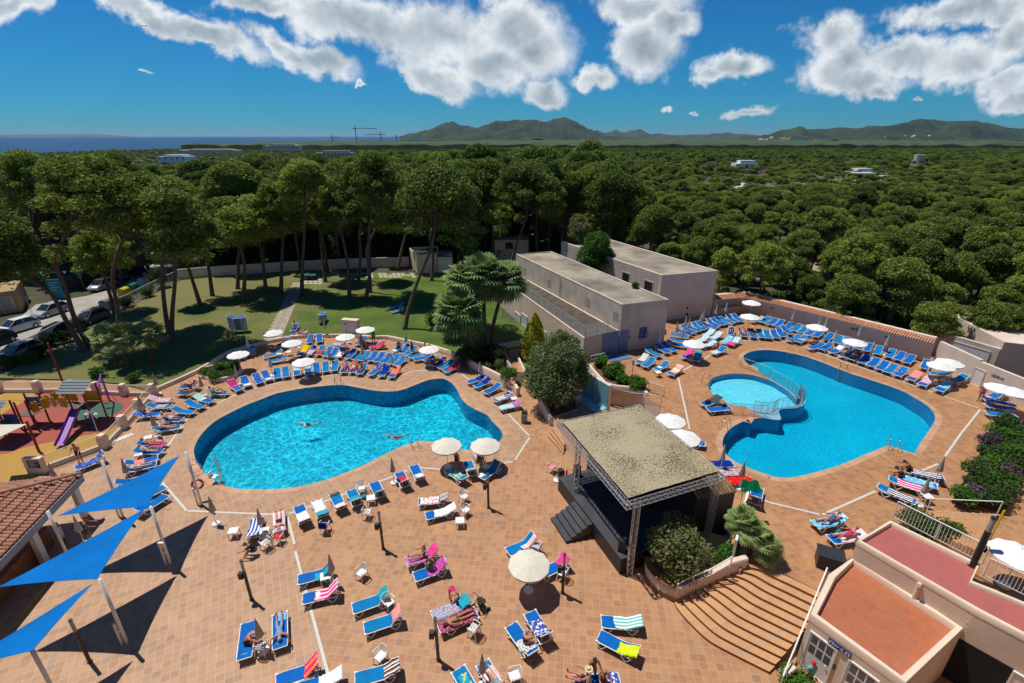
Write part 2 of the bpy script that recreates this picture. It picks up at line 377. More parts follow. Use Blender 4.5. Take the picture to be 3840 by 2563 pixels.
for q in KPr[6:16]:
 d=(q-cen);d.z=0;arc_out.append(q+d.normalized()*0.3)
arc_out[0]=Q('k',1930,1165,ZU)
rp_=[('k',1780,1080),('k',1650,990),('k',1580,920),('k',1568,880),('k',1600,840),('k',1680,805),('k',1800,785),('k',1950,785),('k',2150,810),('l',0,825),('l',150,855),('l',400,935),('l',640,1030),('l',850,1110),('l',1100,1190),('l',1400,1290),('l',1600,1370),('m',860,1085),('m',1000,1170),('m',1090,1260),('m',1125,1340),('m',1110,1410),('m',1060,1490),('o',1470,440),('o',1400,540),('o',1340,640),('o',1100,565),('o',900,645),('o',700,730),('o',500,795),('o',300,845),('o',180,862),('o',60,855),('n',1200,840),('n',1100,810),('n',970,760),('n',850,700),('n',780,630),('n',757,550),('n',765,500),('n',800,440),('n',860,390),('n',950,345),('n',1050,320)]
RPr=[Q(*q,ZU)for q in rp_]
sm1=smooth_poly(RPr,3)
RP=[]
for i in range(len(RPr)):
 if i in(24,25,26,len(RPr)-1):RP.append(RPr[i])
 else:RP+=sm1[i*3:(i+1)*3]
def arc_smooth(pts,n=4):
 out=[]
 for i in range(len(pts)-1):
  p0=pts[max(i-1,0)];p1=pts[i];p2=pts[i+1];p3=pts[min(i+2,len(pts)-1)]
  for s_ in range(n):
   t_=s_/n;out.append(0.5*((2*p1)+(p2-p0)*t_+(2*p0-5*p1+4*p2-p3)*t_*t_+(3*p1-p0-3*p2+p3)*t_**3))
 out.append(pts[-1].copy());return out
AO=arc_smooth([Q('k',1930,1165,ZU)]+arc_out[1:-1]+[Q('n',1290,330,ZU),Q('n',1130,312,ZU)],4)
RPfull=RP+AO[::-1]
coast=[(-9000,640),(-1500,590),(-640,590),(-560,900),(-520,1420),(-60,1750),(500,2300),(1500,3200),(9000,9000)]
hole0=offset_poly(LP,0.45)
GROUND=sheet('ground',[(-3000,-200),(9000,-200)]+coast[::-1]+[(-9000,-200)],-0.03,EARTH,holes=[hole0])
SEA=mat('sea_water',(0.0,0.05,0.125),0.4,0.3,0.004,spec=0.25,col2=(0.0,0.04,0.105))
sheet('sea',[(-60000,300),(60000,300),(60000,90000),(-60000,90000)],-2.0,SEA)
lower=[Q('a',0,1566),(-60,4),(60,4),(60,30),Q('c',2300,400),Q('i',2349,900),Q('i',2000,400),Q('i',1900,200)]
lawn_edge=[('j',650,265),('j',1240,0),('g',1270,640),('g',1400,590),('g',1640,520),('g',1850,470),('g',2000,440),('h',180,410),('h',400,392),('h',740,385),('h',1080,385),('h',1300,410),('h',1520,412),('h',1850,490),('h',2080,545),('i',640,630),('i',850,720),('i',1050,840),('i',1350,990),('i',1560,1110),('i',1620,1200)]
LE=[Q(*q)for q in lawn_edge]
g1=P((2100+550*.268,2250+15*.268));g2=P((2100+1050*.268,2250+60*.268));ROT1=math.atan2(g2.y-g1.y,g2.x-g1.x)
pg_corner=Q('r',1880,590);
deckpoly=[Vector((-60,5,0)),Vector((45,5,0)),Vector((45,26,0)),Vector((12,44,0)),Vector((4,52,0)),Vector((-20,56,0)),Vector((-33,50,0)),Vector((-60,36,0))]
zoneL=[Q('d',1075,1566),Q('b',740,1100),Q('b',680,830),Q('b',540,808),Q('a',1720,775),Q('a',1490,515),Q('j',820,1030),Q('j',1100,650),Vector((-34,40,0)),Vector((-60,36,0)),Vector((-60,5,0)),Q('d',1200,2300)]
DECK=sheet('pool_deck',deckpoly,0.0,[TILE,TILEP],holes=[LP],rot=ROT1)
zl=sheet('deck_paving',[p for p in zoneL],0.004,[TILEP],rot=ROT1+R(33))
ring=[('j',1780,295),('j',1100,650),('j',820,1030),('a',1490,515),('a',1715,775),('b',540,808),('b',695,800),('b',1060,675),('b',1650,460),('b',1900,385),('c',330,655),('c',790,568),('c',950,345),('c',745,125),('i',960,985),('i',780,840),('i',560,835),('i',230,845),('h',1745,895),('h',830,900),('h',180,965),('g',1540,1125)]
RINGP=[Q(*q)for q in ring]
ringsheet=sheet('deck_paving',RINGP,0.008,[TILEP],holes=[LP],rot=ROT1+R(45))
def band(outer,inner,z,name,m):
 k=len(outer);vs=[(p.x,p.y,z)for p in outer]+[(p.x,p.y,z)for p in inner]
 me=bpy.data.meshes.new(name);me.from_pydata(vs,[],[(i,(i+1)%k,(i+1)%k+k,i+k)for i in range(k)])
 me.materials.append(m);ul=me.uv_layers.new(name='UVMap');cum=0;cs=[]
 for i in range(k):cs.append(cum);cum+=(outer[(i+1)%k]-outer[i]).length
 cs.append(cum);wd=(outer[0]-inner[0]).length
 dat=[]
 for pl in me.polygons:
  i=pl.index;dat+=[cs[i],0,cs[i+1],0,cs[i+1],wd,cs[i],wd]
 ul.data.foreach_set('uv',dat);me.update();ob=bpy.data.objects.new(name,me);COL.objects.link(ob);ob['kind']='structure';return ob
COPING=tilemat('coping_tiles',(0.56,0.33,0.19),(0.46,0.25,0.14),(0.5,0.36,0.25),bw=0.35,rh=0.6,ms=0.01)
band(LP,offset_poly(LP,0.42),0.014,'pool_coping',COPING)
MOSB=mat('pool_blue_mosaic',(0.01,0.21,0.42),0.3,0.25,6)
MOSC=mat('pool_cyan_floor',(0.0,0.37,0.46),0.4,0.12,0.22,col2=(0.0,0.31,0.43))
MOSK=tilemat('children_pool_mosaic',(0.12,0.52,0.62),(0.03,0.34,0.48),(0.3,0.6,0.66),bw=0.09,rh=0.09,ms=0.006)
def basin(name,loop,ztop,depth,mw,mf):
 b=MB();k=len(loop);zb=ztop-depth
 b.add([(p.x,p.y,ztop-0.001)for p in loop]+[(p.x,p.y,zb)for p in loop],[(i,(i+1)%k,(i+1)%k+k,i+k)for i in range(k)],0)
 tr=tessellate_polygon([[Vector((p.x,p.y,0))for p in loop]])
 b.add([(p.x,p.y,zb)for p in loop],[tuple(t_)for t_ in tr],1)
 o=b.build(name,[mw,mf]);
 ul=o.data.uv_layers.new(name='UVMap');co_=o.data.vertices;dat=[]
 for lpp in o.data.loops:v_=co_[lpp.vertex_index].co;dat+=[v_.x,v_.y]
 ul.data.foreach_set('uv',dat)
 o['kind']='structure';return o
basin('pool_basin',LP,0.0,1.5,MOSB,MOSC)
basin('pool_basin',RPfull,ZU,1.2,MOSB,MOSC)
basin('pool_basin',KP,ZU,0.5,MOSB,MOSK)
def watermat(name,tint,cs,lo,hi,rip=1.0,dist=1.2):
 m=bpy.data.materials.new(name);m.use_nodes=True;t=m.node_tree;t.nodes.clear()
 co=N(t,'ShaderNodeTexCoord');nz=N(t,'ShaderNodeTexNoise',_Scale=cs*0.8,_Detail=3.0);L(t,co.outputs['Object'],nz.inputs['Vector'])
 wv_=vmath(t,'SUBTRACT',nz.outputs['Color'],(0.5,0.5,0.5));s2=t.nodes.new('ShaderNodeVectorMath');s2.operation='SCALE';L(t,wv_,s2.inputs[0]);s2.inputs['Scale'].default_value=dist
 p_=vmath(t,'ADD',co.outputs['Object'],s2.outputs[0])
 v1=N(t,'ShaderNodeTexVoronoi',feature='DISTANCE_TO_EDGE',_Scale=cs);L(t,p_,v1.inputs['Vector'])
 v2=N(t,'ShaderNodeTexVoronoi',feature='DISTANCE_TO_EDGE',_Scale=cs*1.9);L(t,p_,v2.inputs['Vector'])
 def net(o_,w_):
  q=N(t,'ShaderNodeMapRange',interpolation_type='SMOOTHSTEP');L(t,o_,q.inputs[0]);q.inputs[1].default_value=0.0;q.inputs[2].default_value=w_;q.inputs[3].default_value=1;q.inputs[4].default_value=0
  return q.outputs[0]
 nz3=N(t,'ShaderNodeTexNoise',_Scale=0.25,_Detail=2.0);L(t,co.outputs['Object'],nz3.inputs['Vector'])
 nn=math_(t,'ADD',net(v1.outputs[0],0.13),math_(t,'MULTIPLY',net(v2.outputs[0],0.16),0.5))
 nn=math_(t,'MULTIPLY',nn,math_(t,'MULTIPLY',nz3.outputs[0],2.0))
 f=math_(t,'ADD',lo,math_(t,'MULTIPLY',nn,hi-lo))  # bright caustic net is painted into the water's transparent tint
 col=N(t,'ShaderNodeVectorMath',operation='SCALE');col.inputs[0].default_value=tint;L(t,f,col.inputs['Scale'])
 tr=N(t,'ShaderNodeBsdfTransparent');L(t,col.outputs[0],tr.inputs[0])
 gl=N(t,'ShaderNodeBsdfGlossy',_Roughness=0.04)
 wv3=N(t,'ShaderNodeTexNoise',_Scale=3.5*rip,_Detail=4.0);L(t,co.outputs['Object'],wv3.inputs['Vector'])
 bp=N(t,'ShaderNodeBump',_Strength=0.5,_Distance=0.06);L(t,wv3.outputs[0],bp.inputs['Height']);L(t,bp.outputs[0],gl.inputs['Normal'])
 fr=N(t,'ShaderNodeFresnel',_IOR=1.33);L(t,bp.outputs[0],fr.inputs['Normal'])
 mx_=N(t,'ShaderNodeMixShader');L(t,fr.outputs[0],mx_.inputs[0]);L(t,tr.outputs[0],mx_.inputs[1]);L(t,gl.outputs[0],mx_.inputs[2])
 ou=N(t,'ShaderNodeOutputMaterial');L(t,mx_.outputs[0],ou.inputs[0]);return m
W1=watermat('rippled_water_caustic_tint',(0.66,0.93,0.97),1.5,0.86,1.38)
W2=watermat('calm_water_caustic_tint',(0.60,0.92,1.0),3.2,1.02,1.22,1.5,0.3)
W3=watermat('shallow_water_caustic_tint',(0.80,0.98,1.0),4.0,1.02,1.22,1.5,0.3)
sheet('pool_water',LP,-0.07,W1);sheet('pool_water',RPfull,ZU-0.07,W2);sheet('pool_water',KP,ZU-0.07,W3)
UD=[Q('z',700,600,ZU)+Vector((0,9,0)),Q('y',325,300,ZU),Q('y',470,470,ZU),Q('y',690,505,ZU),Q('y',810,560,ZU),Q('y',930,640,ZU),P((2500,1560),ZU),Vector((9.6,26.6,ZU)),Vector((10.6,24.5,ZU)),Q('q',1625,120,ZU),Q('q',1590,860,ZU),Q('x',700,330,ZU),Q('x',742,285,ZU),Q('x',900,305,ZU),Q('x',1090,400,ZU),Q('x',1240,475,ZU),Q('p',560,500,ZU),Q('p',790,400,ZU),Vector((18.2,18.0,ZU)),Vector((26,17,ZU)),Vector((44,30,ZU)),Q('m',2349,1000,ZU),Q('m',1880,820,ZU),Q('m',1640,700,ZU),Q('l',1920,800,ZU)+Vector((.3,.6,0)),Vector((25.4,58.8,ZU)),Vector((17,59,ZU))]
sheet('pool_terrace',UD,ZU,TILEU,holes=[RPfull,KP],rot=ROT1+R(18))
b=MB();k=len(UD)
b.add([(p.x,p.y,ZU-0.002)for p in UD]+[(p.x,p.y,-0.03)for p in UD],[(i,(i+1)%k,(i+1)%k+k,i+k)for i in range(k)])
rw=b.build('retaining_wall',STUCCO);rw['kind']='structure'
b=MB()
ai=arc_smooth(KPr[6:17],4)
def strip_between(b,A,B_,z0,z1):
 n=30
 def samp(P_,t_):
  ls=[0];
  for i in range(len(P_)-1):ls.append(ls[-1]+(P_[i+1]-P_[i]).length)
  x=t_*ls[-1]
  for i in range(len(P_)-1):
   if ls[i+1]>=x-1e-9:q=(x-ls[i])/max(ls[i+1]-ls[i],1e-9);return P_[i].lerp(P_[i+1],q)
  return P_[-1]
 a=[samp(A,i/n)for i in range(n+1)];c=[samp(B_,i/n)for i in range(n+1)]
 for i in range(n):
  b.add([(a[i].x,a[i].y,z1),(a[i+1].x,a[i+1].y,z1),(c[i+1].x,c[i+1].y,z1),(c[i].x,c[i].y,z1)],[(0,1,2,3)])
 return a,c
WALLC=mat('pale_blue_coping',(0.22,0.44,0.56),0.6,0.15,3)
aa,cc=strip_between(b,AO,ai,0,ZU+0.005)
o=b.build('pool_divider',WALLC);o['kind']='structure'
band(RPfull[:len(RP)]+[],offset_poly(RP,0.40),ZU+0.006,'pool_coping',COPING)if False else None
for seg,nm in((RP,'pool_coping'),):
 of=offset_poly(RPfull,0.42)[:len(RP)]
 bb=MB()
 for i in range(len(RP)-1):bb.add([(RP[i].x,RP[i].y,ZU+.006),(RP[i+1].x,RP[i+1].y,ZU+.006),(of[i+1].x,of[i+1].y,ZU+.006),(of[i].x,of[i].y,ZU+.006)],[(0,1,2,3)])
 oo=bb.build(nm,COPING);oo['kind']='structure'
 ul=oo.data.uv_layers.new(name='UVMap');dat=[];cum=0
 for i in range(len(RP)-1):
  l_=(RP[i+1]-RP[i]).length;dat+=[cum,0,cum+l_,0,cum+l_,.42,cum,.42];cum+=l_
 ul.data.foreach_set('uv',dat)
STRIP=mat('white_drain_grating',(0.62,0.62,0.56),0.6,0.15,8)
def strip(pts,z,wdt=0.13,name='drain_strip'):
 b=MB()
 for i in range(len(pts)-1):
  d=pts[i+1]-pts[i];d.z=0;n_=Vector((-d.y,d.x,0)).normalized()*wdt/2
  b.add([pts[i]+n_,pts[i]-n_,pts[i+1]-n_,pts[i+1]+n_],[(0,1,2,3)])
 o=b.build(name,STRIP);o.location.z=0
 for v_ in o.data.vertices:v_.co.z=z
 o['kind']='structure';return o
for pts in([('j',1780,295),('j',1370,490)],[('j',1110,635),('j',820,1030),('j',720,1180)],[('a',1490,515),('a',1712,772)],[('a',1722,775),('b',540,808)],[('b',695,802),('b',1060,675),('b',1650,460),('b',1780,405)],[('b',1890,378),('c',330,655),('c',790,568)],[('c',810,555),('c',945,345)],[('c',940,330),('c',745,125),('i',1500,1440)],[('i',1270,1215),('i',780,840)],[('g',1540,1125),('g',2200,960),('h',180,965),('h',830,900)],[('h',1720,905),('h',1890,850)],[('h',1920,846),('i',560,835)],[('b',680,830),('b',745,1080)],[('b',752,1145),('d',1075,1566),('d',1200,2000)]):
 strip([Q(*q)for q in pts],0.012)
for pts in([('k',1560,648),('k',2160,672)],[('l',140,725),('m',1720,1215)],[('m',1745,1235),('m',1480,1566),('o',1620,670)],[('o',1560,735),('o',1400,800)],[('o',985,985),('o',500,1200)],[('o',472,1198),('o',0,1085),('n',1140,1070)],[('k',1115,855),('k',745,1062)],[('k',670,1150),('k',765,1566),('n',455,415)]):
 strip([Q(*q,ZU)for q in pts],ZU+0.006)
lawn=[p.copy()for p in LE]+[Q('i',1900,300),Q('u',940,960),Q('u',960,600),Q('t',2200,545),Q('t',1870,562),Q('t',800,530),Q('t',0,585),Q('s',1660,620),Q('s',1050,940),Q('s',640,1180),Q('s',0,1500),Vector((-75,33,0)),Q('r',0,400),Q('r',900,420),Q('r',1500,470),Q('r',1850,560)]
sheet('lawn',lawn,0.12,GRASS)
PGR=mat('playground_red_rubber',(0.36,0.085,0.055),0.9,0.1,2);PGY=mat('playground_ochre_rubber',(0.44,0.25,0.05),0.9,0.12,2);PGG=mat('playground_green_rubber',(0.05,0.12,0.08),0.9,0.1,2)
pgy=[Q('r',0,560),Q('r',900,560),Q('r',1500,590),Q('r',1760,610),Q('r',1500,960),Q('r',1230,1240),Q('r',520,1500),Q('r',380,1700),Vector((-60,24,0)),Vector((-70,34,0))]
sheet('playground_floor',pgy,0.02,PGY)
red=smooth_poly([Q('r',620,530),Q('r',1200,560),Q('r',1690,610),Q('r',1560,830),Q('r',1330,1020),Q('r',820,1130),Q('r',300,1240),Q('r',0,1320),Q('r',-300,1200),Q('r',0,850),Q('r',380,640)],4)
sheet('playground_floor',red,0.026,PGR)
gc=Q('r',1200,790);sheet('playground_floor',[gc+Vector((math.cos(a)*1.9,math.sin(a)*1.5,0))for a in np.linspace(0,6.28,25)[:-1]],0.032,PGG)
road=[Q('s',-100,1330),Q('s',0,1260),Q('s',640,980),Q('s',1100,760),Q('s',1640,500),Q('s',1650,430),Q('s',1900,380),Q('s',2200,300),Q('s',2300,180),Q('s',1700,150),Q('s',1230,180),Q('s',1330,330),Q('s',1400,400),Q('s',1400,470),Q('s',1100,680),Q('s',800,760),Q('s',330,840),Q('s',0,1100),Vector((-110,45,0)),Vector((-90,36,0))]
sheet('road',road,0.02,ASPH)
sheet('side_road',[Q('s',1230,180),Q('s',1800,140),Q('s',2500,160),Q('s',2500,60),Q('s',1200,60)],0.03,ASPH)
DIRT=mat('car_park_dirt',(0.36,0.29,0.2),1.0,0.3,0.3)
sheet('car_park',[Q('v',1000,560),Q('v',1800,640),Q('v',1850,820),Q('v',1050,860)],0.02,DIRT)
FIELD=mat('dry_field',(0.16,0.145,0.065),1.0,0.3,0.05,col2=(0.08,0.10,0.03))
sheet('dry_field',[P((3000,735)),P((3300,735)),P((3420,690)),P((3350,655)),P((2800,655)),P((2640,680)),P((2640,740)),P((2800,780))],0.03,FIELD)
PATHM=mat('pale_paving_stones',(0.46,0.40,0.30),0.9,0.25,1.5)
b=MB();p0=Q('t',545,1180);p1=Q('t',790,640);p0.z=p1.z=0;d=(p1-p0);nrows=46;dn=d.normalized();nn_=Vector((-dn.y,dn.x,0))
for i in range(nrows):
 c0=p0+d*(i/nrows);
 for j_ in range(2):
  w0=-0.85+j_*0.87+(0.2 if i%2 else 0)*(1 if j_ else 0);w1=w0+0.8+(0.0 if j_ else(0.2 if i%2 else 0))
  s1_=d.length/nrows*0.80
  q=[c0+nn_*w0,c0+nn_*w1,c0+nn_*w1+dn*s1_,c0+nn_*w0+dn*s1_]
  b.add([(v_.x,v_.y,0.145)for v_ in q],[(0,1,2,3)])
o=b.build('path',PATHM);o['kind']='structure'
b=MB()
for(c0x,c1x,y0_,y1_,t_)in((830,1010,560,660,'t'),(1010,1870,555,600,'t')):
 A=Q(t_,c0x,y1_);B_=Q(t_,c1x,y1_);C_=Q(t_,c0x,y0_)
 ex=(B_-A);n_x=int(ex.length/0.75);ey=(C_-A);n_y=max(2,int(ey.length/1.1))
 for i in range(n_x):
  for j_ in range(n_y):
   if t_=='t' and c0x==1010 and random.random()<0.25:continue
   q0=A+ex*(i/n_x)+ey*(j_/n_y);u_=ex/n_x*0.82;v_=ey/n_y*0.86
   b.add([(q.x,q.y,0.142)for q in(q0,q0+u_,q0+u_+v_,q0+v_)],[(0,1,2,3)])
o=b.build('paved_area',PATHM);o['kind']='structure'
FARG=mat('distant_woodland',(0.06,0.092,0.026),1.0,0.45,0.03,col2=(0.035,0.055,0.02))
HILLS=[]
def hills(name,pts,D,depth,m,base_drop=6,seed=0,nx=160,ny=26,rough=1.0):
 xs=[p[0]for p in pts];vs=[];fs=[]
 for i in range(nx+1):
  x=xs[0]+(xs[-1]-xs[0])*i/nx;y=float(np.interp(x,xs,[p[1]for p in pts]))
  r=ray((x,y));u_=r.x/r.y;hgt=H+D*r.z/r.y
  hgt=max(hgt,-base_drop)
  for j_ in range(ny+1):
   t_=j_/ny;Y=D-depth*0.75+depth*1.5*t_
   prof=math.sin(math.pi*min(1,max(0,t_)))**0.9
   nz_=noise.fractal(Vector((u_*D/300+seed,Y/300,seed)),1.0,2.0,5)
   z=-base_drop+(hgt+base_drop)*prof*(1+0.8*nz_*rough*abs(math.cos(math.pi*t_)))+nz_*26*abs(math.cos(math.pi*t_))*rough
   vs.append((u_*Y if False else u_*D*(Y/D),Y,z))
 for i in range(nx):
  for j_ in range(ny):
   a=i*(ny+1)+j_;fs.append((a,a+ny+1,a+ny+2,a+1))
 me=bpy.data.meshes.new(name);me.from_pydata(vs,[],fs);me.materials.append(m);me.polygons.foreach_set('use_smooth',[True]*len(me.polygons))
 HILLS.append((vs,fs));o=bpy.data.objects.new(name,me);COL.objects.link(o);o['kind']='structure';return o
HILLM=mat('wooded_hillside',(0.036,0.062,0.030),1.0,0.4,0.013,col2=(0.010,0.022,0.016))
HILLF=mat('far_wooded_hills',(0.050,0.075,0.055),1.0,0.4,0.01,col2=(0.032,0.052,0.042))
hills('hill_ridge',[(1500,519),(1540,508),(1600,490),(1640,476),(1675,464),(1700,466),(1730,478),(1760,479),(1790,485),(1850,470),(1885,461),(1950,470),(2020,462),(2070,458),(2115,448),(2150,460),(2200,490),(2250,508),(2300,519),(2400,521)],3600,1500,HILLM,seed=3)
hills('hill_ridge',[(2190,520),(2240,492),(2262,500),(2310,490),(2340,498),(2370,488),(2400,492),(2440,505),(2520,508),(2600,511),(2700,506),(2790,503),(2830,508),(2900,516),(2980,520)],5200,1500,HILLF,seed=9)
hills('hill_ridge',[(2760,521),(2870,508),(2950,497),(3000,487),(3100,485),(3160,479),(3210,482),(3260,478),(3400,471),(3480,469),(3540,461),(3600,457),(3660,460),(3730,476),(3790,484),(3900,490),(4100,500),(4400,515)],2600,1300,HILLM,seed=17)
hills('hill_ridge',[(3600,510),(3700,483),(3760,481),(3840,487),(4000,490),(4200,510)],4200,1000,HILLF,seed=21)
ISLE=mat('far_island_rock',(0.06,0.10,0.12),1.0,0.1,0.002)  # blue of distant haze is put into the island's base colour
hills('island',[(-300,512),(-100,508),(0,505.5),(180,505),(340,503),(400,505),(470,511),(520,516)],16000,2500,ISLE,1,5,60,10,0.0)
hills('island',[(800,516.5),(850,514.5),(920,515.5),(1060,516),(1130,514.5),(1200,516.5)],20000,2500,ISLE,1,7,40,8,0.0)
tH=thing('added_hotel_block','unseen cream hotel facade added behind the viewpoint to shade and warm the deck','building',(0,-12,0))  # out of view, added to block sky and bounce warm light onto the deck
b=MB();b.box(-55,60,-10,9.4,0,30);b.build('wall',CREAMW,tH)
for k_ in range(9):b=MB();b.box(-55,60,9.4,10.6,2.8*k_+2.7,2.8*k_+2.85);b.build('balcony',CREAMW,tH)
# ================================================================ loungers, towels, umbrellas, chairs, tables
HINGE=1.22;LEN=1.93;BZ=0.36;RA={0:0.0,1:R(24),2:R(46),3:R(8)}
def prof(s,rz):
 if s<=HINGE:return Vector((s,0,BZ+0.012*math.sin(s*5)))
 a=RA[rz];q=s-HINGE
 return Vector((HINGE+q*math.cos(a),0,BZ+q*math.sin(a)))
def make_lounger(rz,blue):
 def mk():
  t=thing('sun_lounger','x','sun lounger')
  f=MB();w=0.325
  ss=[0.0,0.06,0.6,HINGE-0.02]
  for sd_ in(-1,1):
   f.tube([(s,sd_*w,BZ-0.02)for s in(0.03,0.3,0.8,1.25,1.70)],0.026,6,flat=0.8)
   f.tube([prof(HINGE,rz)+Vector((0,sd_*0.30,-0.005)),prof(LEN-0.02,rz)+Vector((0,sd_*0.30,-0.005))],0.024,6)
   f.box(-0.005,0.09,sd_*w-0.035,sd_*w+0.035,BZ-0.03,BZ+0.022)
  f.tube([(0.02,-w,BZ-0.01),(0.02,w,BZ-0.01)],0.024,6)
  f.tube([(1.68,-w,BZ-0.02),(1.68,w,BZ-0.02)],0.024,6)
  e=prof(LEN,rz);f.tube([(e.x,-0.31,e.z),(e.x,0.31,e.z)],0.024,6)
  if rz in(1,2):
   m_=prof(HINGE+0.42,rz)
   for sd_ in(-1,1):f.tube([(m_.x,sd_*0.2,m_.z-.02),(1.62,sd_*0.2,BZ-0.02)],0.014,5)
   f.tube([(m_.x,-0.28,m_.z-.02),(m_.x,0.28,m_.z-.02)],0.014,5)
   m2=prof(HINGE+0.6,rz);f.tube([(m2.x,-0.28,m2.z-.02),(m2.x,0.28,m2.z-.02)],0.012,5)
  f.build('frame',WHITE,t,'auto')
  for xa,xb,xc in((0.07,0.27,0.52),(1.66,1.42,1.16)):
   for sd_ in(-1,1):
    g=MB();g.tube([(xa,sd_*w,BZ-0.02),((xa+xb)/2,sd_*(w+.01),0.14),(xb,sd_*(w+.015),0.03),((xb+xc)/2,sd_*(w+.01),0.15),(xc,sd_*w,BZ-0.03)],0.027,6)
    g.build('leg',WHITE,t,'auto')
  g=MB();n=14;vs=[]
  for i in range(n+1):
   s=0.015+(LEN-0.05)*i/n;p_=prof(s,rz)
   hw=0.30 if s>0.12 else 0.20+0.10*s/0.12
   if s>LEN-0.12:hw=0.275
   sag=-0.018
   for k_ in range(5):
    y_=-hw+2*hw*k_/4;vs.append((p_.x,y_,p_.z+0.016+sag*(1-(y_/hw)**2)))
  fs=[(i*5+k_,(i+1)*5+k_,(i+1)*5+k_+1,i*5+k_+1)for i in range(n)for k_ in range(4)]
  g.add(vs,fs);vb=[(v[0],v[1],v[2]-0.02)for v in vs];g.add(vb,[f_[::-1]for f_ in fs])
  g.build('sling',blue,t,'auto')
  return t
 return mk
LPROT={(r_,b_):Proto(make_lounger(r_,(BLUE1,BLUE2)[b_]))for r_ in(0,1,2,3)for b_ in(0,1)}
TOW={}
def C(*a):return tuple(a)
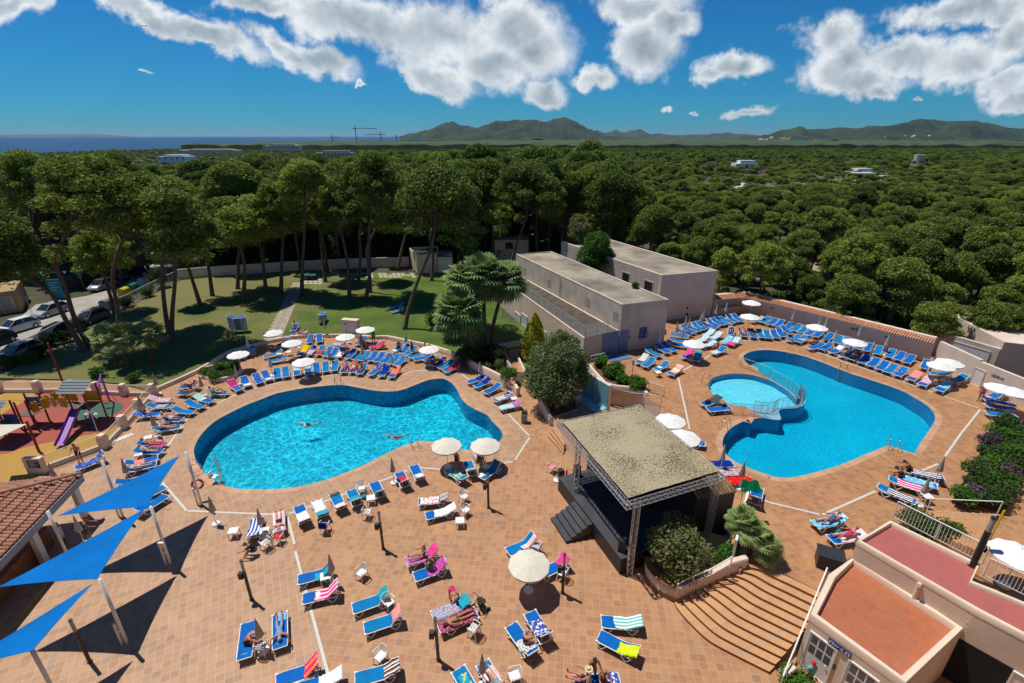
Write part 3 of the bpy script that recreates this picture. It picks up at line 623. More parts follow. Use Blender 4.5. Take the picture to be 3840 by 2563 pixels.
def towmat(k):
 pink=(0.75,0.03,0.22);wh=(0.78,0.78,0.76);teal=(0.02,0.36,0.42)
 T_={'teal':lambda:stripemat('teal_towel',[(0.02,0.42,0.48),(0.015,0.33,0.40)],24,0),'turq':lambda:blotmat('turquoise_towel',(0.03,0.36,0.46),[(0.02,0.28,0.38)],6),'pink':lambda:blotmat('pink_towel',(0.80,0.07,0.30),[(0.70,0.04,0.22)],5),'pinkstripe':lambda:stripemat('pink_white_striped_towel',[pink,(0.82,0.25,0.42),wh,pink],4,1),'pinkwhite':lambda:stripemat('pink_and_white_towel',[(0.85,0.35,0.42),wh],7,1),'coralzig':lambda:stripemat('coral_zigzag_towel',[(0.80,0.18,0.17),(0.80,0.45,0.42)],14,0,wob=0.25),'coral':lambda:blotmat('coral_towel',(0.85,0.28,0.25),[(0.78,0.22,0.2)],4),'orange':lambda:stripemat('orange_towel',[(0.90,0.22,0.12),(0.85,0.17,0.08)],9,1),'white':lambda:blotmat('white_towel',wh,[(0.66,0.67,0.68)],5),'grey':lambda:blotmat('grey_towel',(0.36,0.42,0.46),[(0.30,0.36,0.4)],4),'dark':lambda:blotmat('dark_grey_towel',(0.07,0.085,0.09),[(0.05,0.06,0.065)],5),'blackwhite':lambda:stripemat('black_white_striped_towel',[(0.02,0.02,0.02),wh,(0.02,0.02,0.02),wh,(0.35,0.14,0.08)],3,1),'navywhite':lambda:stripemat('navy_white_striped_towel',[(0.015,0.02,0.09),wh],5,1),'bluewhite':lambda:stripemat('blue_white_striped_towel',[(0.02,0.06,0.38),wh],5,1),'lightblue':lambda:blotmat('pale_blue_towel',(0.18,0.50,0.72),[(0.55,0.75,0.82),(0.10,0.38,0.62)],5,0.56),'paleaqua':lambda:blotmat('pale_aqua_towel',(0.42,0.70,0.78),[(0.70,0.80,0.82),(0.62,0.30,0.35)],6,0.6),'tealwhite':lambda:stripemat('teal_white_striped_towel',[(0.12,0.52,0.48),wh],6,1),'mint':lambda:stripemat('mint_striped_towel',[(0.30,0.62,0.58),(0.55,0.74,0.52)],6,1),'yellow':lambda:blotmat('yellow_towel',(0.75,0.52,0.0),[(0.62,0.4,0.0)],4),'lime':lambda:blotmat('lime_towel',(0.60,0.72,0.01),[(0.75,0.78,0.25)],9,0.62),'yellowwhite':lambda:blotmat('yellow_flowered_white_towel',wh,[(0.85,0.45,0.05)],14,0.6),'redwhite':lambda:blotmat('red_printed_white_towel',wh,[(0.75,0.04,0.05)],7,0.55),'red':lambda:blotmat('red_towel',(0.60,0.015,0.03),[(0.72,0.45,0.3)],9,0.62),'rainbow':lambda:stripemat('bright_striped_towel',[(0.8,0.02,0.12),(0.85,0.15,0.12),(0.9,0.3,0.03),(0.75,0.02,0.2)],3,1,wob=.08),'sunset':lambda:stripemat('pink_yellow_towel',[(0.85,0.35,0.35),(0.85,0.55,0.4),(0.85,0.70,0.45)],1,0,wob=.1),'purple':lambda:blotmat('lilac_printed_towel',(0.50,0.14,0.42),[(0.62,0.28,0.55)],6,0.55),'purpledark':lambda:blotmat('magenta_leopard_towel',(0.62,0.10,0.42),[(0.16,0.02,0.14)],9,0.6),'floral':lambda:blotmat('grey_floral_towel',(0.30,0.40,0.48),[(0.75,0.12,0.2),(0.08,0.12,0.2),(0.55,0.62,0.66)],9,0.57),'redfloral':lambda:blotmat('red_floral_towel',(0.40,0.05,0.12),[(0.65,0.28,0.32),(0.2,0.02,0.08)],12,0.55),'pinkfloral':lambda:blotmat('pink_floral_towel',(0.75,0.35,0.38),[(0.78,0.76,0.72),(0.2,0.25,0.5)],9,0.56),'multi':lambda:blotmat('multicoloured_towel',(0.72,0.70,0.62),[(0.02,0.35,0.3),(0.75,0.04,0.2),(0.03,0.05,0.05)],9,0.55),'yellowblue':lambda:blotmat('yellow_blue_towel',(0.02,0.35,0.50),[(0.62,0.62,0.12)],4,0.52),'bluepattern':lambda:blotmat('blue_white_flowered_towel',(0.06,0.08,0.38),[(0.75,0.76,0.8)],6,0.53),'greypattern':lambda:blotmat('grey_white_patterned_towel',(0.70,0.70,0.68),[(0.12,0.12,0.13)],14,0.55),'bluesolid':lambda:blotmat('deep_blue_towel',(0.0,0.03,0.28),[(0.0,0.02,0.22)],4),'bluewave':lambda:blotmat('blue_printed_towel',(0.01,0.08,0.42),[(0.6,0.65,0.75)],9,0.6),'blackpat':lambda:stripemat('black_zigzag_towel',[(0.015,0.015,0.015),(0.25,0.24,0.22),(0.015,0.015,0.015)],14,0,wob=.3),'whitestripe':lambda:stripemat('white_green_striped_towel',[wh,wh,wh,(0.05,0.25,0.2)],9,0),'shark':lambda:blotmat('pink_grey_printed_towel',(0.62,0.42,0.48),[(0.15,0.12,0.16),(0.72,0.04,0.05),(0.1,0.45,0.4)],5,0.58),'redcrest':lambda:blotmat('red_gold_towel',(0.70,0.01,0.015),[(0.7,0.5,0.05)],5,0.66),'green':lambda:blotmat('green_cloth',(0.0,0.13,0.05),[(0.0,0.10,0.04)],4),'pinkcheck':lambda:stripemat('pink_checked_towel',[(0.80,0.45,0.55),wh],10,0,wob=.05),'redred':lambda:blotmat('crimson_printed_towel',(0.70,0.01,0.09),[(0.78,0.35,0.4)],11,0.62),}
 return T_[k]()
TOWN={'teal':'teal ribbed','turq':'turquoise','pink':'bright pink','pinkstripe':'pink and white striped','pinkwhite':'pink and white','coralzig':'coral zigzag','coral':'coral','orange':'orange','white':'white','grey':'grey','dark':'dark grey','blackwhite':'black and white striped','navywhite':'navy and white striped','bluewhite':'blue and white striped','lightblue':'light blue','paleaqua':'pale aqua printed','tealwhite':'teal and white striped','mint':'mint striped','yellow':'yellow','lime':'lime yellow','yellowwhite':'white towel with yellow flowers','redwhite':'white and red printed','red':'red patterned','rainbow':'pink and orange striped','sunset':'pink to yellow','purple':'lilac printed','purpledark':'magenta spotted','floral':'grey and pink floral','redfloral':'dark red floral','pinkfloral':'pink floral','multi':'multicoloured','yellowblue':'yellow and blue','bluepattern':'blue and white flowered','greypattern':'grey and white patterned','bluesolid':'deep blue','bluewave':'blue and white printed','blackpat':'black patterned','whitestripe':'white thin striped','shark':'pink and grey printed','redcrest':'red and gold','green':'green','pinkcheck':'pale pink checked','redred':'crimson printed'}
def make_towel(M,rz,s0,s1,hw,key,label,side=0.0,seed=0):
 """cloth lying over the lounger bed from s0 to s1, hanging a little over the sides"""
 nx,ny=18,12;vs=[];uv_=[];rnd=random.Random(seed)
 ph=rnd.random()*10;skew=rnd.uniform(-.09,.09)
 for i in range(nx+1):
  for j in range(ny+1):
   u_=i/nx;v_=j/ny
   s=s0+(s1-s0)*u_+skew*(v_-.5)+0.02*math.sin(v_*9+ph)
   y=side+(v_-.5)*2*hw*(1+0.06*math.sin(u_*7+ph));drop=0
   if abs(y)>0.315:drop=(abs(y)-0.315);y=math.copysign(0.335+0.02*math.sin(s*22+ph),y)
   ss=min(max(s,0.0),LEN);p_=prof(ss,rz);z=p_.z
   x=p_.x
   if s>LEN:x+=0.02;z-=(s-LEN)
   if s<0:x-=0.03;z-=-s
   wr=0.014*noise.noise(Vector((s*6+ph,y*8,seed)))+0.008*noise.noise(Vector((s*18,y*20,seed)))
   vs.append(M@Vector((x,y,z+0.034+wr-drop)));uv_.append((u_*abs(s1-s0),v_*2*hw))
 fs=[(i*(ny+1)+j,(i+1)*(ny+1)+j,(i+1)*(ny+1)+j+1,i*(ny+1)+j+1)for i in range(nx)for j in range(ny)]
 n0=len(vs);c0=M.translation
 me=bpy.data.meshes.new('beach_towel');me.from_pydata([tuple(v-c0)for v in vs],[],fs)
 me.materials.append(towmat(key));ul=me.uv_layers.new(name='UVMap')
 ul.data.foreach_set('uv',[c for lp_ in me.loops for c in uv_[lp_.vertex_index]])
 me.polygons.foreach_set('use_smooth',[True]*len(me.polygons))
 o=bpy.data.objects.new('beach_towel',me);COL.objects.link(o);o.location=c0
 sol=o.modifiers.new('thick','SOLIDIFY');sol.thickness=0.008;sol.offset=1
 return tag(o,label,'towel','beach towels on the loungers')
LCOUNT=[0]
def lounger(tl,fx,fy,hx,hy,rz,where,z=0.0,tow=None,label=None,group='sun loungers round the pools',tow_label=None,blue=None):
 a=Q(tl,fx,fy,z+BZ);a=Vector((a.x,a.y,z))
 zh=z+BZ+(LEN-HINGE)*math.sin(RA[rz]);h=Q(tl,hx,hy,zh);d=h-a;d.z=0
 ang=math.atan2(d.y,d.x)
 lenp=HINGE+(LEN-HINGE)*math.cos(RA[rz]);mid=(a+Vector((h.x,h.y,z)))/2
 st=mid-Vector((math.cos(ang),math.sin(ang),0))*lenp/2
 LCOUNT[0]+=1;bl=blue if blue is not None else(LCOUNT[0]*7%5)%2
 lab=label or('blue sun lounger, '+where)
 o=LPROT[(rz,bl)].use((st.x,st.y,z+0.012),ang,lab,group)
 M=Matrix.Translation((st.x,st.y,z+0.012))@Matrix.Rotation(ang,4,'Z')
 if tow:
  for i,tw in enumerate(tow if isinstance(tow,list)else[tow]):
   key,s0,s1=tw[0],tw[1],tw[2];hw=tw[3]if len(tw)>3 else 0.36;sdd=tw[4]if len(tw)>4 else 0
   nm=TOWN[key];nm=nm if 'towel' in nm else nm+' towel'
   pos_='over the head end' if s0>1.0 else('on the foot end' if s1<1.0 else 'spread along the bed')
   make_towel(M,rz,s0,s1,hw,key,' '.join((nm+' on the lounger '+where).split()[:16]),sdd,LCOUNT[0]*3+i)
 return M,rz
FULL=(0.15,1.95)
def row(tl,z,where,items,rz=1,order='from the left',group=None):
 out=[]
 for i,it in enumerate(items):
  fx,fy,hx,hy=it[:4];opt=it[4]if len(it)>4 else{}
  rr=opt.get('rz',rz);st=opt.get('st','empty' if not opt.get('tow')else 'towel covered')
  w_='%s %s in %s'%(ORD[i],order,where)
  lab=' '.join(('%s blue lounger, %s'%(st,w_)).split()[:16])
  out.append(lounger(opt.get('tl',tl),fx,fy,hx,hy,rr,w_,z,opt.get('tow'),lab,group or('loungers in '+where)))
 return out
LG={}
def one(key,*a,**k):LG[key]=lounger(*a,**k)
A_='paved pool deck'
one('f1','d',765,622,1085,468,2,'beside the closed parasol in the centre foreground, left of the white table',tow=('turq',0.85,1.95,.22,-.15),label='royal blue lounger left of the square white table in the foreground',blue=0)
one('f2','d',800,800,1150,645,2,'below the square white table',tow=[('pinkstripe',0.62,1.95),('white',.65,.95,.2)],label='royal blue lounger with pink striped towel below the square white table',blue=0)
one('f3','A',148,392,635,110,2,'left of the white chair in the centre foreground',tow=('teal',1.28,1.98,.3),label='upper of two empty lounger beds flanking a white armchair, teal towel on its head',blue=1)
one('f4','A',300,672,828,385,2,'right below the white armchair',tow=('coralzig',1.35,1.98,.28),label='lower of two loungers flanking a white armchair, coral towel on its head',blue=1)
one('f5','D',912,320,1225,200,1,'at the bottom edge with the black striped towel',tow=('blackwhite',1.2,1.95,.45),label='lounger at the bottom edge under a black and white striped towel',blue=1)
one('f6','D',352,335,655,170,2,'at the bottom edge beside the drain strip',tow=('rainbow',1.15,1.97),label='lounger at the bottom edge under a pink and orange striped towel',blue=0)
one('f7','D',575,372,750,285,1,'right beside the pink and orange towel',tow=('white',0.9,1.97,.3),label='lounger cut by the bottom edge under a pale grey towel')
one('f8','d',322,1020,285,1325,0,'left bed of the foreground pair under the closed parasol',label='flat blue lounger where a bent over man sits',blue=0)
one('f9','d',610,930,612,1235,0,'right bed of the foreground pair',tow=('lightblue',0.1,.5,.2,.1),label='flat blue lounger under a person lying face down in a blue dress',blue=0)
one('f10','e',62,955,372,785,1,'behind the sunbathing tanned woman',tow=[('floral',0.05,1.3,.38),('turq',1.4,1.95,.36)],label='lounger covered by a grey and pink floral towel')
one('f11','e',458,915,115,1065,0,'under the tanned woman',tow=('redfloral',0.1,1.9,.37),label='lounger covered by a dark red floral towel under a tanned woman')
one('f12','e',945,915,1105,1110,2,'right one of the pair with the flowered towel',tow=('bluepattern',0.55,1.75,.33),label='lounger with blue and white flowered towel and backrest raised toward the viewer')
one('f13','e',790,1055,962,1250,1,'left one of the pair under the sitting grey haired woman',tow=('greypattern',0.9,1.75,.36),label='lounger under a grey haired woman sitting on a patterned towel',blue=0)
one('f14','e',1590,998,1985,990,1,'right of the centre with the teal striped towel',tow=('tealwhite',0.6,1.95,.36),label='lounger with teal and white striped towel right of the middle foreground',blue=0)
one('f15','e',1568,1120,1955,1275,1,'right foreground with the lime towel',tow=('lime',1.0,1.95,.3,-.1),label='lounger with crumpled lime yellow towel in the right foreground',blue=0)
one('f16','e',738,365,985,195,2,'upper left of the cream parasol',tow=('pinkwhite',0.85,1.9,.14,-.16),label='lounger above the open cream parasol with a narrow pink striped towel',blue=1)
one('f17','e',1062,555,1262,400,2,'between the cream parasol and the dark post',tow=('pink',1.15,1.96,.3),label='lounger half under the cream parasol with a pink towel')
one('f18','e',540,1425,690,1620,1,'at the bottom edge by the closed parasol',tow=('pinkwhite',0.4,1.6,.3),label='lounger at the bottom edge beside the closed parasol with pink white towel')
one('f19','C',70,305,150,440,0,'cut by the bottom edge in the centre',tow=('yellowblue',.35,.9,.2),label='lounger corner with a patterned cloth cut by the bottom edge')
one('f20','C',885,338,1125,320,0,'at the bottom right with the couple',tow=('bluepattern',1.1,1.8,.3),label='lounger at the bottom edge under a couple with a straw hat')
row('b',0,'the slanting row in front of the left pool\'s near edge',[(785,735,838,850,{'tow':('yellowwhite',0.75,1.97)}),(945,677,1010,805,{'tow':[('white',.1,1.2,.3),('turq',1.2,1.97,.34)]}),(1112,622,1175,725,{'tow':[('redwhite',1.2,1.97,.34),('dark',.05,.3,.3)]}),(1262,580,1322,668,{'tow':('turq',0.75,1.5,.33),'rz':2}),(1470,510,1535,590,{'rz':2}),(1700,415,1768,500,{'rz':2,'tow':('red',.6,1.1,.25)}),(1838,360,1905,462,{'tow':('white',1.1,1.9,.25)})])
one('p1','c',208,645,345,706,1,'below the left cream parasol by the pool',tow=('yellowblue',0.15,1.5,.3),label='lounger with yellow and blue towel below the cream parasols')
one('p2','c',370,555,430,650,2,'between the two cream parasols',tow=('multi',0.9,1.97,.36),label='lounger with a bright multicoloured towel between two cream parasols')
one('p3','c',505,712,640,562,2,'right of the cream parasols',tow=('yellowwhite',0.02,.4,.2,.15),label='lounger right of the cream parasols with a small yellow cloth',blue=1)
one('p4','b',1885,692,2145,632,1,'upper one of the two with white chairs',tow=[('redwhite',0.15,1.3,.36),('blackwhite',1.35,1.95,.33)],label='lounger with white and red towel beside the two white chairs',blue=1)
one('p5','b',1945,825,2222,725,1,'lower one of the two with white chairs',tow=('white',0.55,1.97,.36),label='lounger with plain white towel beside the square white table',blue=0)
one('p6','b',1768,1250,2050,1095,2,'under the woman with a tablet',tow=[('purple',0.02,1.2,.37),('pink',1.25,1.97,.33)],label='lounger under a woman reading on a lilac towel')
one('p7','b',1838,1385,2125,1215,2,'next below the reading woman',tow=('purpledark',0.75,1.97,.36),label='lounger with magenta spotted towel under a sitting woman',blue=0)
one('p8','b',405,850,350,985,1,'left of the face down sunbather',tow=('bluewhite',0.1,1.95,.33),label='lounger with blue and white striped towel left of the drain strip')
one('p9','b',600,787,602,962,3,'under the face down sunbather by the drain strip',tow=('pinkwhite',0.05,1.93,.36),label='lounger with pink and white towel under a face down sunbather')
one('l1','a',692,385,935,228,2,'beside the standing bald man',tow=('bluewave',0.3,1.95,.33),label='lounger with blue printed towel beside the standing bald man',blue=0)
one('l2','j',810,980,425,942,1,'upper one of the sunbathing pair on the left',tow=('pink',0.0,.9,.33),label='lounger with pink towel under a man with pink trunks',blue=0)
one('l3','j',765,1078,385,1042,1,'lower one of the sunbathing pair on the left',label='lounger under a sunbather in a white cap',blue=0)
one('l4','j',690,1165,270,1222,1,'upper one beside the striped parasol on the left',tow=('coral',0.8,1.4,.33),label='lounger with coral cloth beside the left drain strip',blue=0)
one('l5','j',672,1250,240,1335,3,'under a woman in a white bikini',label='lounger under a woman in a white bikini',blue=0)
one('l6','a',1330,470,1105,492,1,'half hidden behind the shade sail',label='lounger half hidden behind the upper blue shade sail')
one('l7','a',1525,632,1250,765,1,'right of the blue shade sail',label='empty lounger sticking out right of the upper blue shade sail',blue=0)
one('l8','a',1485,565,1240,650,1,'behind the blue shade sail',label='lounger mostly hidden behind the upper blue shade sail')
one('l9','j',728,560,385,548,1,'by the playground fence below the closed parasol',tow=('bluewave',0.8,1.9,.3),label='lounger with blue and white towel nearest the playground fence')
one('l10','j',880,455,565,425,1,'by the playground fence',tow=('grey',0.35,1.2,.3),label='lounger with grey towel by the playground fence',blue=1)
one('l11','j',905,378,588,330,1,'by the playground fence corner',tow=('pinkfloral',0.1,1.9,.34),label='lounger with pink floral towel by the playground fence corner')
one('l12','j',1205,540,905,472,1,'in the left group nearest the drain',label='empty lounger nearest the pool in the left group',blue=1)
one('l13','j',1330,470,1092,372,1,'in the left group',label='empty lounger second nearest the pool in the left group',blue=1)
one('l14','j',1460,390,1220,302,1,'in the left group with the mint towel',tow=('mint',0.9,1.95,.33),label='lounger with mint striped towel on its backrest')
one('l15','j',990,188,1250,118,2,'upper one below the lawn kerb',tow=('dark',1.2,1.95,.3),label='upper lounger of the couple below the lawn kerb')
one('l16','j',940,262,1230,222,2,'lower one below the lawn kerb',tow=('multi',1.1,1.95,.3),label='lower lounger of the couple below the lawn kerb')
one('l17','j',1650,272,1395,205,2,'under the man reading by the round planter',tow=('mint',1.0,1.9,.28),label='lounger under a man reading below the round planter')
LR1=row('g',0,'the curved front row on the far side of the left pool',[(1480,1120,1335,965,{'tow':('pink',1.0,2.25,.34),'rz':2}),(1590,1072,1505,912,{'tow':('white',.1,.55,.26)}),(1752,1020,1672,880,{'tow':('bluewave',1.0,1.7,.25)}),(1880,985,1790,842,{'tow':('yellowwhite',.1,.5,.25)}),(1985,960,1970,800),(2105,942,2085,785),(275,912,252,772,{'tl':'h','tow':('tealwhite',1.1,1.95,.4)}),(430,892,412,772,{'tl':'h','tow':('tealwhite',1.3,1.95,.36)}),(545,882,530,735,{'tl':'h'}),(665,868,660,715,{'tl':'h'}),(775,852,800,700,{'tl':'h'}),(905,865,942,738,{'tl':'h','st':'occupied'}),(1030,862,1065,738,{'tl':'h','tow':('redcrest',.5,1.95,.34),'st':'occupied'}),(1125,885,1195,750,{'tl':'h','st':'occupied'}),(1280,898,1408,772,{'tl':'h','tow':('bluewave',.9,1.97,.33)}),(1425,918,1510,778,{'tl':'h','tow':('bluesolid',.5,1.97,.33)}),(1565,932,1655,792,{'tl':'h','tow':('orange',.6,2.0,.34)})])
row('h',0,'the second row on the far side of the left pool',[(305,625,402,508,{'tow':('yellow',.7,2.0,.36)}),(425,632,510,497,{'tow':('pinkfloral',.1,1.2,.35)}),(550,632,632,497,{'tow':('red',.2,1.1,.33)}),(650,645,742,512),(720,660,815,530),(835,658,910,538,{'tow':('white',.1,1.4,.33)}),(965,672,1060,552),(1075,692,1190,582),(1155,702,1252,582),(1265,707,1355,582),(1360,717,1450,597),(1455,737,1550,612),(1560,745,1652,627),(1640,767,1740,647)])
row('h',0,'the back row below the lawn kerb behind the left pool',[(430,465,465,347),(580,455,575,337),(760,478,960,445,{'tow':('bluewhite',.05,1.0,.36),'rz':2}),(1090,482,1195,375),(1270,475,1400,435,{'tow':('multi',.7,1.9,.3)}),(1265,532,1482,435,{'tow':('redred',.05,1.95,.35),'rz':2}),(1605,582,1695,470,{'tow':('white',.1,.5,.25)}),(1710,602,1798,482),(1770,622,1900,512),(1865,650,1975,592),(1945,682,2045,630),(2050,707,2185,608,{'tow':('multi',1.0,1.8,.28)}),(2170,782,2295,662),(560,815,715,705,{'tl':'i'}),(630,855,790,748,{'tl':'i','tow':('redred',.6,1.97,.35)})],rz=1)
row('i',0,'the row along the low wall right of the left pool',[(935,1010,1160,902,{'tow':('bluesolid',1.0,1.9,.3)}),(1032,1070,1240,942,{'tow':('bluesolid',1.0,1.9,.3)}),(1160,1155,1372,1018),(1300,1258,1540,1140,{'tow':[('bluepattern',1.2,1.97,.34),('greypattern',.2,1.15,.3)]}),(1380,1368,1650,1265,{'tow':[('purple',1.3,1.97,.32),('paleaqua',.0,1.25,.36)]})],rz=1)
one('k1','h',200,345,402,308,1,'on the lawn edge',tow=('redwhite',.6,1.9,.3),label='lounger on the lawn under a lying sunbather in a cap')
one('k2','h',210,302,262,192,1,'on the lawn edge behind',label='lounger on the lawn under a man in a white shirt')
one('k3','g',1965,520,2145,390,1,'under the white parasol by the stone path',tow=('dark',.4,1.6,.3),label='lounger under the parasol at the end of the stone path')
one('k4','g',1805,652,2030,562,1,'upper one of the pair with a white table below the stone path',label='upper lounger of the pair below the stone path')
one('k5','g',1842,722,2112,642,1,'lower one of the pair with a white table below the stone path',label='lower lounger of the pair below the stone path')
one('k6','g',1480,660,1660,545,1,'right of the leftmost white parasol',tow=('bluewhite',.8,1.9,.34),label='lounger with blue striped towel beside the leftmost white parasol')
one('k7','g',1490,610,1630,520,1,'behind the leftmost white parasol',tow=('bluewhite',.1,1.5,.34),label='lounger with blue striped towel behind the leftmost white parasol')
one('k8','t',1620,865,1735,822,1,'upper one on the open lawn',label='upper of the two loungers standing alone on the open lawn')
one('k9','t',1635,908,1750,860,1,'lower one on the open lawn',tow=('lightblue',.6,1.8,.3),label='lower of the two loungers standing alone on the open lawn')
row('k',ZU,'the curved row along the building wall on the upper terrace',[(430,868,225,738),(545,822,370,692),(640,797,458,672),(770,727,545,655),(795,672,565,605),(800,602,578,540),(850,572,640,478),(900,547,720,435),(965,522,792,422),(1020,512,868,392),(1090,492,928,382),(1190,472,1010,402),(1230,462,1068,347),(1300,442,1130,332),(1360,427,1190,325),(1430,412,1255,322),(1490,402,1345,287),(1560,392,1422,277)])
row('k',ZU,'the loose group behind the left end of the big pool',[(120,962,232,842,{'tow':('whitestripe',.6,2.0,.3)}),(200,1012,332,882),(360,1052,522,942,{'tow':('white',.5,.9,.2)}),(550,1122,710,992,{'tow':('sunset',.4,1.97,.33)}),(760,892,850,772,{'tow':('pink',.55,1.97,.35)}),(905,932,965,792,{'tow':('turq',.3,1.97,.35)}),(960,660,1030,602,{'tow':('paleaqua',.05,1.95,.35)}),(1045,722,1120,672,{'tow':('paleaqua',.05,1.95,.35)}),(1030,592,1150,500,{'tow':('paleaqua',.05,1.97,.35)}),(1150,622,1242,540,{'tow':('paleaqua',.05,1.97,.35)}),(1278,692,1400,592,{'tow':('lightblue',.05,1.97,.35)}),(1390,712,1500,612,{'tow':[('paleaqua',.9,1.97,.35),('pink',-.05,.8,.36)]}),(1170,822,1298,742,{'tow':('paleaqua',.0,.9,.36)})],rz=1)
UR1=row('k',ZU,'the front row behind the big pool',[(1395,572,1410,462,{'st':'occupied'}),(1590,600,1545,478,{'tow':('blackpat',.6,1.95,.34),'st':'occupied'}),(1720,607,1668,492,{'tow':('blackpat',.9,2.0,.35)}),(1838,612,1782,497),(1930,622,1880,502),(2040,622,1975,497),(2135,602,2052,482),(2235,562,2112,452),(20,642,110,582,{'tl':'l','tow':('bluewave',.2,1.2,.33)}),(110,672,240,582,{'tl':'l','tow':('grey',.7,1.3,.3)}),(300,752,442,690,{'tl':'l'}),(440,772,572,688,{'tl':'l'}),(580,812,720,730,{'tl':'l','tow':('white',1.2,1.9,.25)}),(735,862,842,790,{'tl':'l','st':'occupied'}),(855,905,962,820,{'tl':'l','st':'occupied'}),(990,962,1082,852,{'tl':'l'}),(1108,1002,1212,892,{'tl':'l'}),(1228,1052,1342,932,{'tl':'l'}),(1330,1092,1462,972,{'tl':'l'}),(1480,1132,1592,1022,{'tl':'l','tow':('bluewave',.5,1.4,.28)}),(1658,1192,1788,1082,{'tl':'l','tow':('coral',.7,1.97,.34)}),(1818,1262,1942,1152,{'tl':'l','tow':('pinkfloral',.6,1.97,.33)})])
one('u_teal','l',2058,1332,2180,1232,1,'at the right end of the front row',z=ZU,tow=('lightblue',.8,1.9,.33),label='last lounger of the front row with a teal and white printed towel')
row('k',ZU,'the back row below the tiled wall',[(1702,382,1822,327,{'tow':('navywhite',.8,1.9,.33)}),(1820,402,1925,322),(1920,427,2022,347),(2010,452,2110,367),(2150,482,2222,407),(50,512,140,427,{'tl':'l'}),(140,542,235,452,{'tl':'l'}),(240,567,335,487,{'tl':'l'}),(350,597,440,507,{'tl':'l'}),(500,642,585,547,{'tl':'l'}),(640,682,700,582,{'tl':'l'}),(710,702,805,602,{'tl':'l'}),(820,732,900,660,{'tl':'l'}),(940,762,1020,672,{'tl':'l'}),(1058,802,1130,687,{'tl':'l'}),(1195,842,1250,722,{'tl':'l'}),(1350,882,1437,767,{'tl':'l'}),(1470,922,1572,802,{'tl':'l'}),(1595,962,1707,842,{'tl':'l'}),(1850,1042,1912,912,{'tl':'l'})])
one('u1','m',1110,735,1300,700,1,'under the two white parasols at the wall corner',z=ZU,label='lounger under the pair of overlapping white parasols')
one('u2','m',1370,850,1545,752,1,'right of the overlapping white parasols',z=ZU,label='empty lounger left of the small white wall door')
one('u3','m',1855,1070,1985,1000,1,'beside the woman in a striped dress',z=ZU,tow=('pinkfloral',.3,.7,.2),label='lounger beside the walking woman in a striped dress')
one('u4','m',1935,1118,2095,1150,0,'below the right hand white parasols',z=ZU,label='flat lounger below the right hand white parasols')
one('u5','m',1955,1195,2110,1215,0,'first of two half hidden by the planter shrubs',z=ZU,label='lounger end poking out above the planter shrubs')
one('u6','m',1955,1295,2110,1310,0,'second of two half hidden by the planter shrubs',z=ZU,label='lounger end hidden in the planter shrubs')
one('u7','n',575,192,725,112,1,'upper one beside the children pool',z=ZU,tow=('dark',1.0,2.1,.33),label='lounger with dark grey towel beside the round children pool',blue=0)
one('u8','n',650,235,800,222,0,'lower one beside the children pool',z=ZU,label='flat lounger beside the round children pool',blue=0)
one('u9','n',370,500,560,548,0,'under the parasols behind the stage roof',z=ZU,label='lounger under the white parasols behind the stage roof')
one('u10','n',800,735,640,738,0,'behind the stage roof corner nearest the pool',z=ZU,tow=('bluesolid',.1,1.8,.3),label='lounger with blue towel behind the stage roof corner')
one('u11','n',895,812,735,815,0,'with the pink printed towel behind the stage roof',z=ZU,tow=('shark',.05,1.8,.4),label='lounger with pink and grey printed towel behind the stage')
one('u12','n',985,888,810,892,0,'with the red towel behind the stage roof',z=ZU,tow=('redcrest',.05,1.8,.4),label='lounger with red and gold towel behind the stage')
one('u13','n',1085,930,1062,1062,2,'under the green flag',z=ZU,tow=('white',1.6,1.95,.3),label='lounger with raised back under the green flag',blue=0)
one('u14','o',1290,798,1590,862,0,'farthest of the four striped ones right of the pool',z=ZU,tow=('navywhite',.2,1.8,.34),label='farthest of the four loungers beside the two closed parasols, under a seated man')
one('u15','o',1200,850,1545,945,0,'second of the four striped ones right of the pool',z=ZU,tow=('lightblue',.2,1.8,.34),label='second of the four loungers, under a woman in black')
one('u16','o',1450,985,1125,868,3,'third of the four right of the pool',z=ZU,tow=('pinkstripe',.1,1.5,.34),label='third of the four loungers with the pink striped towel')
one('u17','o',1350,1085,1020,935,3,'nearest of the four right of the pool',z=ZU,tow=('navywhite',.15,1.4,.33),label='nearest of the four loungers with a navy and white striped towel')
one('u18','o',420,1295,700,1205,1,'under the woman reading in a sun hat',z=ZU,tow=('lightblue',0,1.97,.36),label='lounger with light blue towel under a reader in a white hat')
one('u19','o',575,1430,865,1352,1,'half hidden by the toilet block',z=ZU,tow=('pinkcheck',.5,1.97,.34),label='lounger with pale pink checked towel next to the toilet block roof',blue=0)
for(tl,hx,hy,fx,fy,n_,nm,z0)in(('g',1330,330,1580,310,12,'left','tall'),('h',600,228,650,150,6,'right','short')):
 base=Q(tl,fx,fy,0.1);hd=Q(tl,hx,hy,0.1);d=hd-base;ang=math.atan2(d.y,d.x)
 for i in range(n_):
  LPROT[(1,0 if nm=='left' else 1)].use((base.x,base.y,0.12+i*0.135),ang,'blue lounger in the %s stack on the lawn, %s from the bottom'%({'left':'tall dark left','right':'short pale right'}[nm],ORD[i]),'stacked loungers on the lawn')
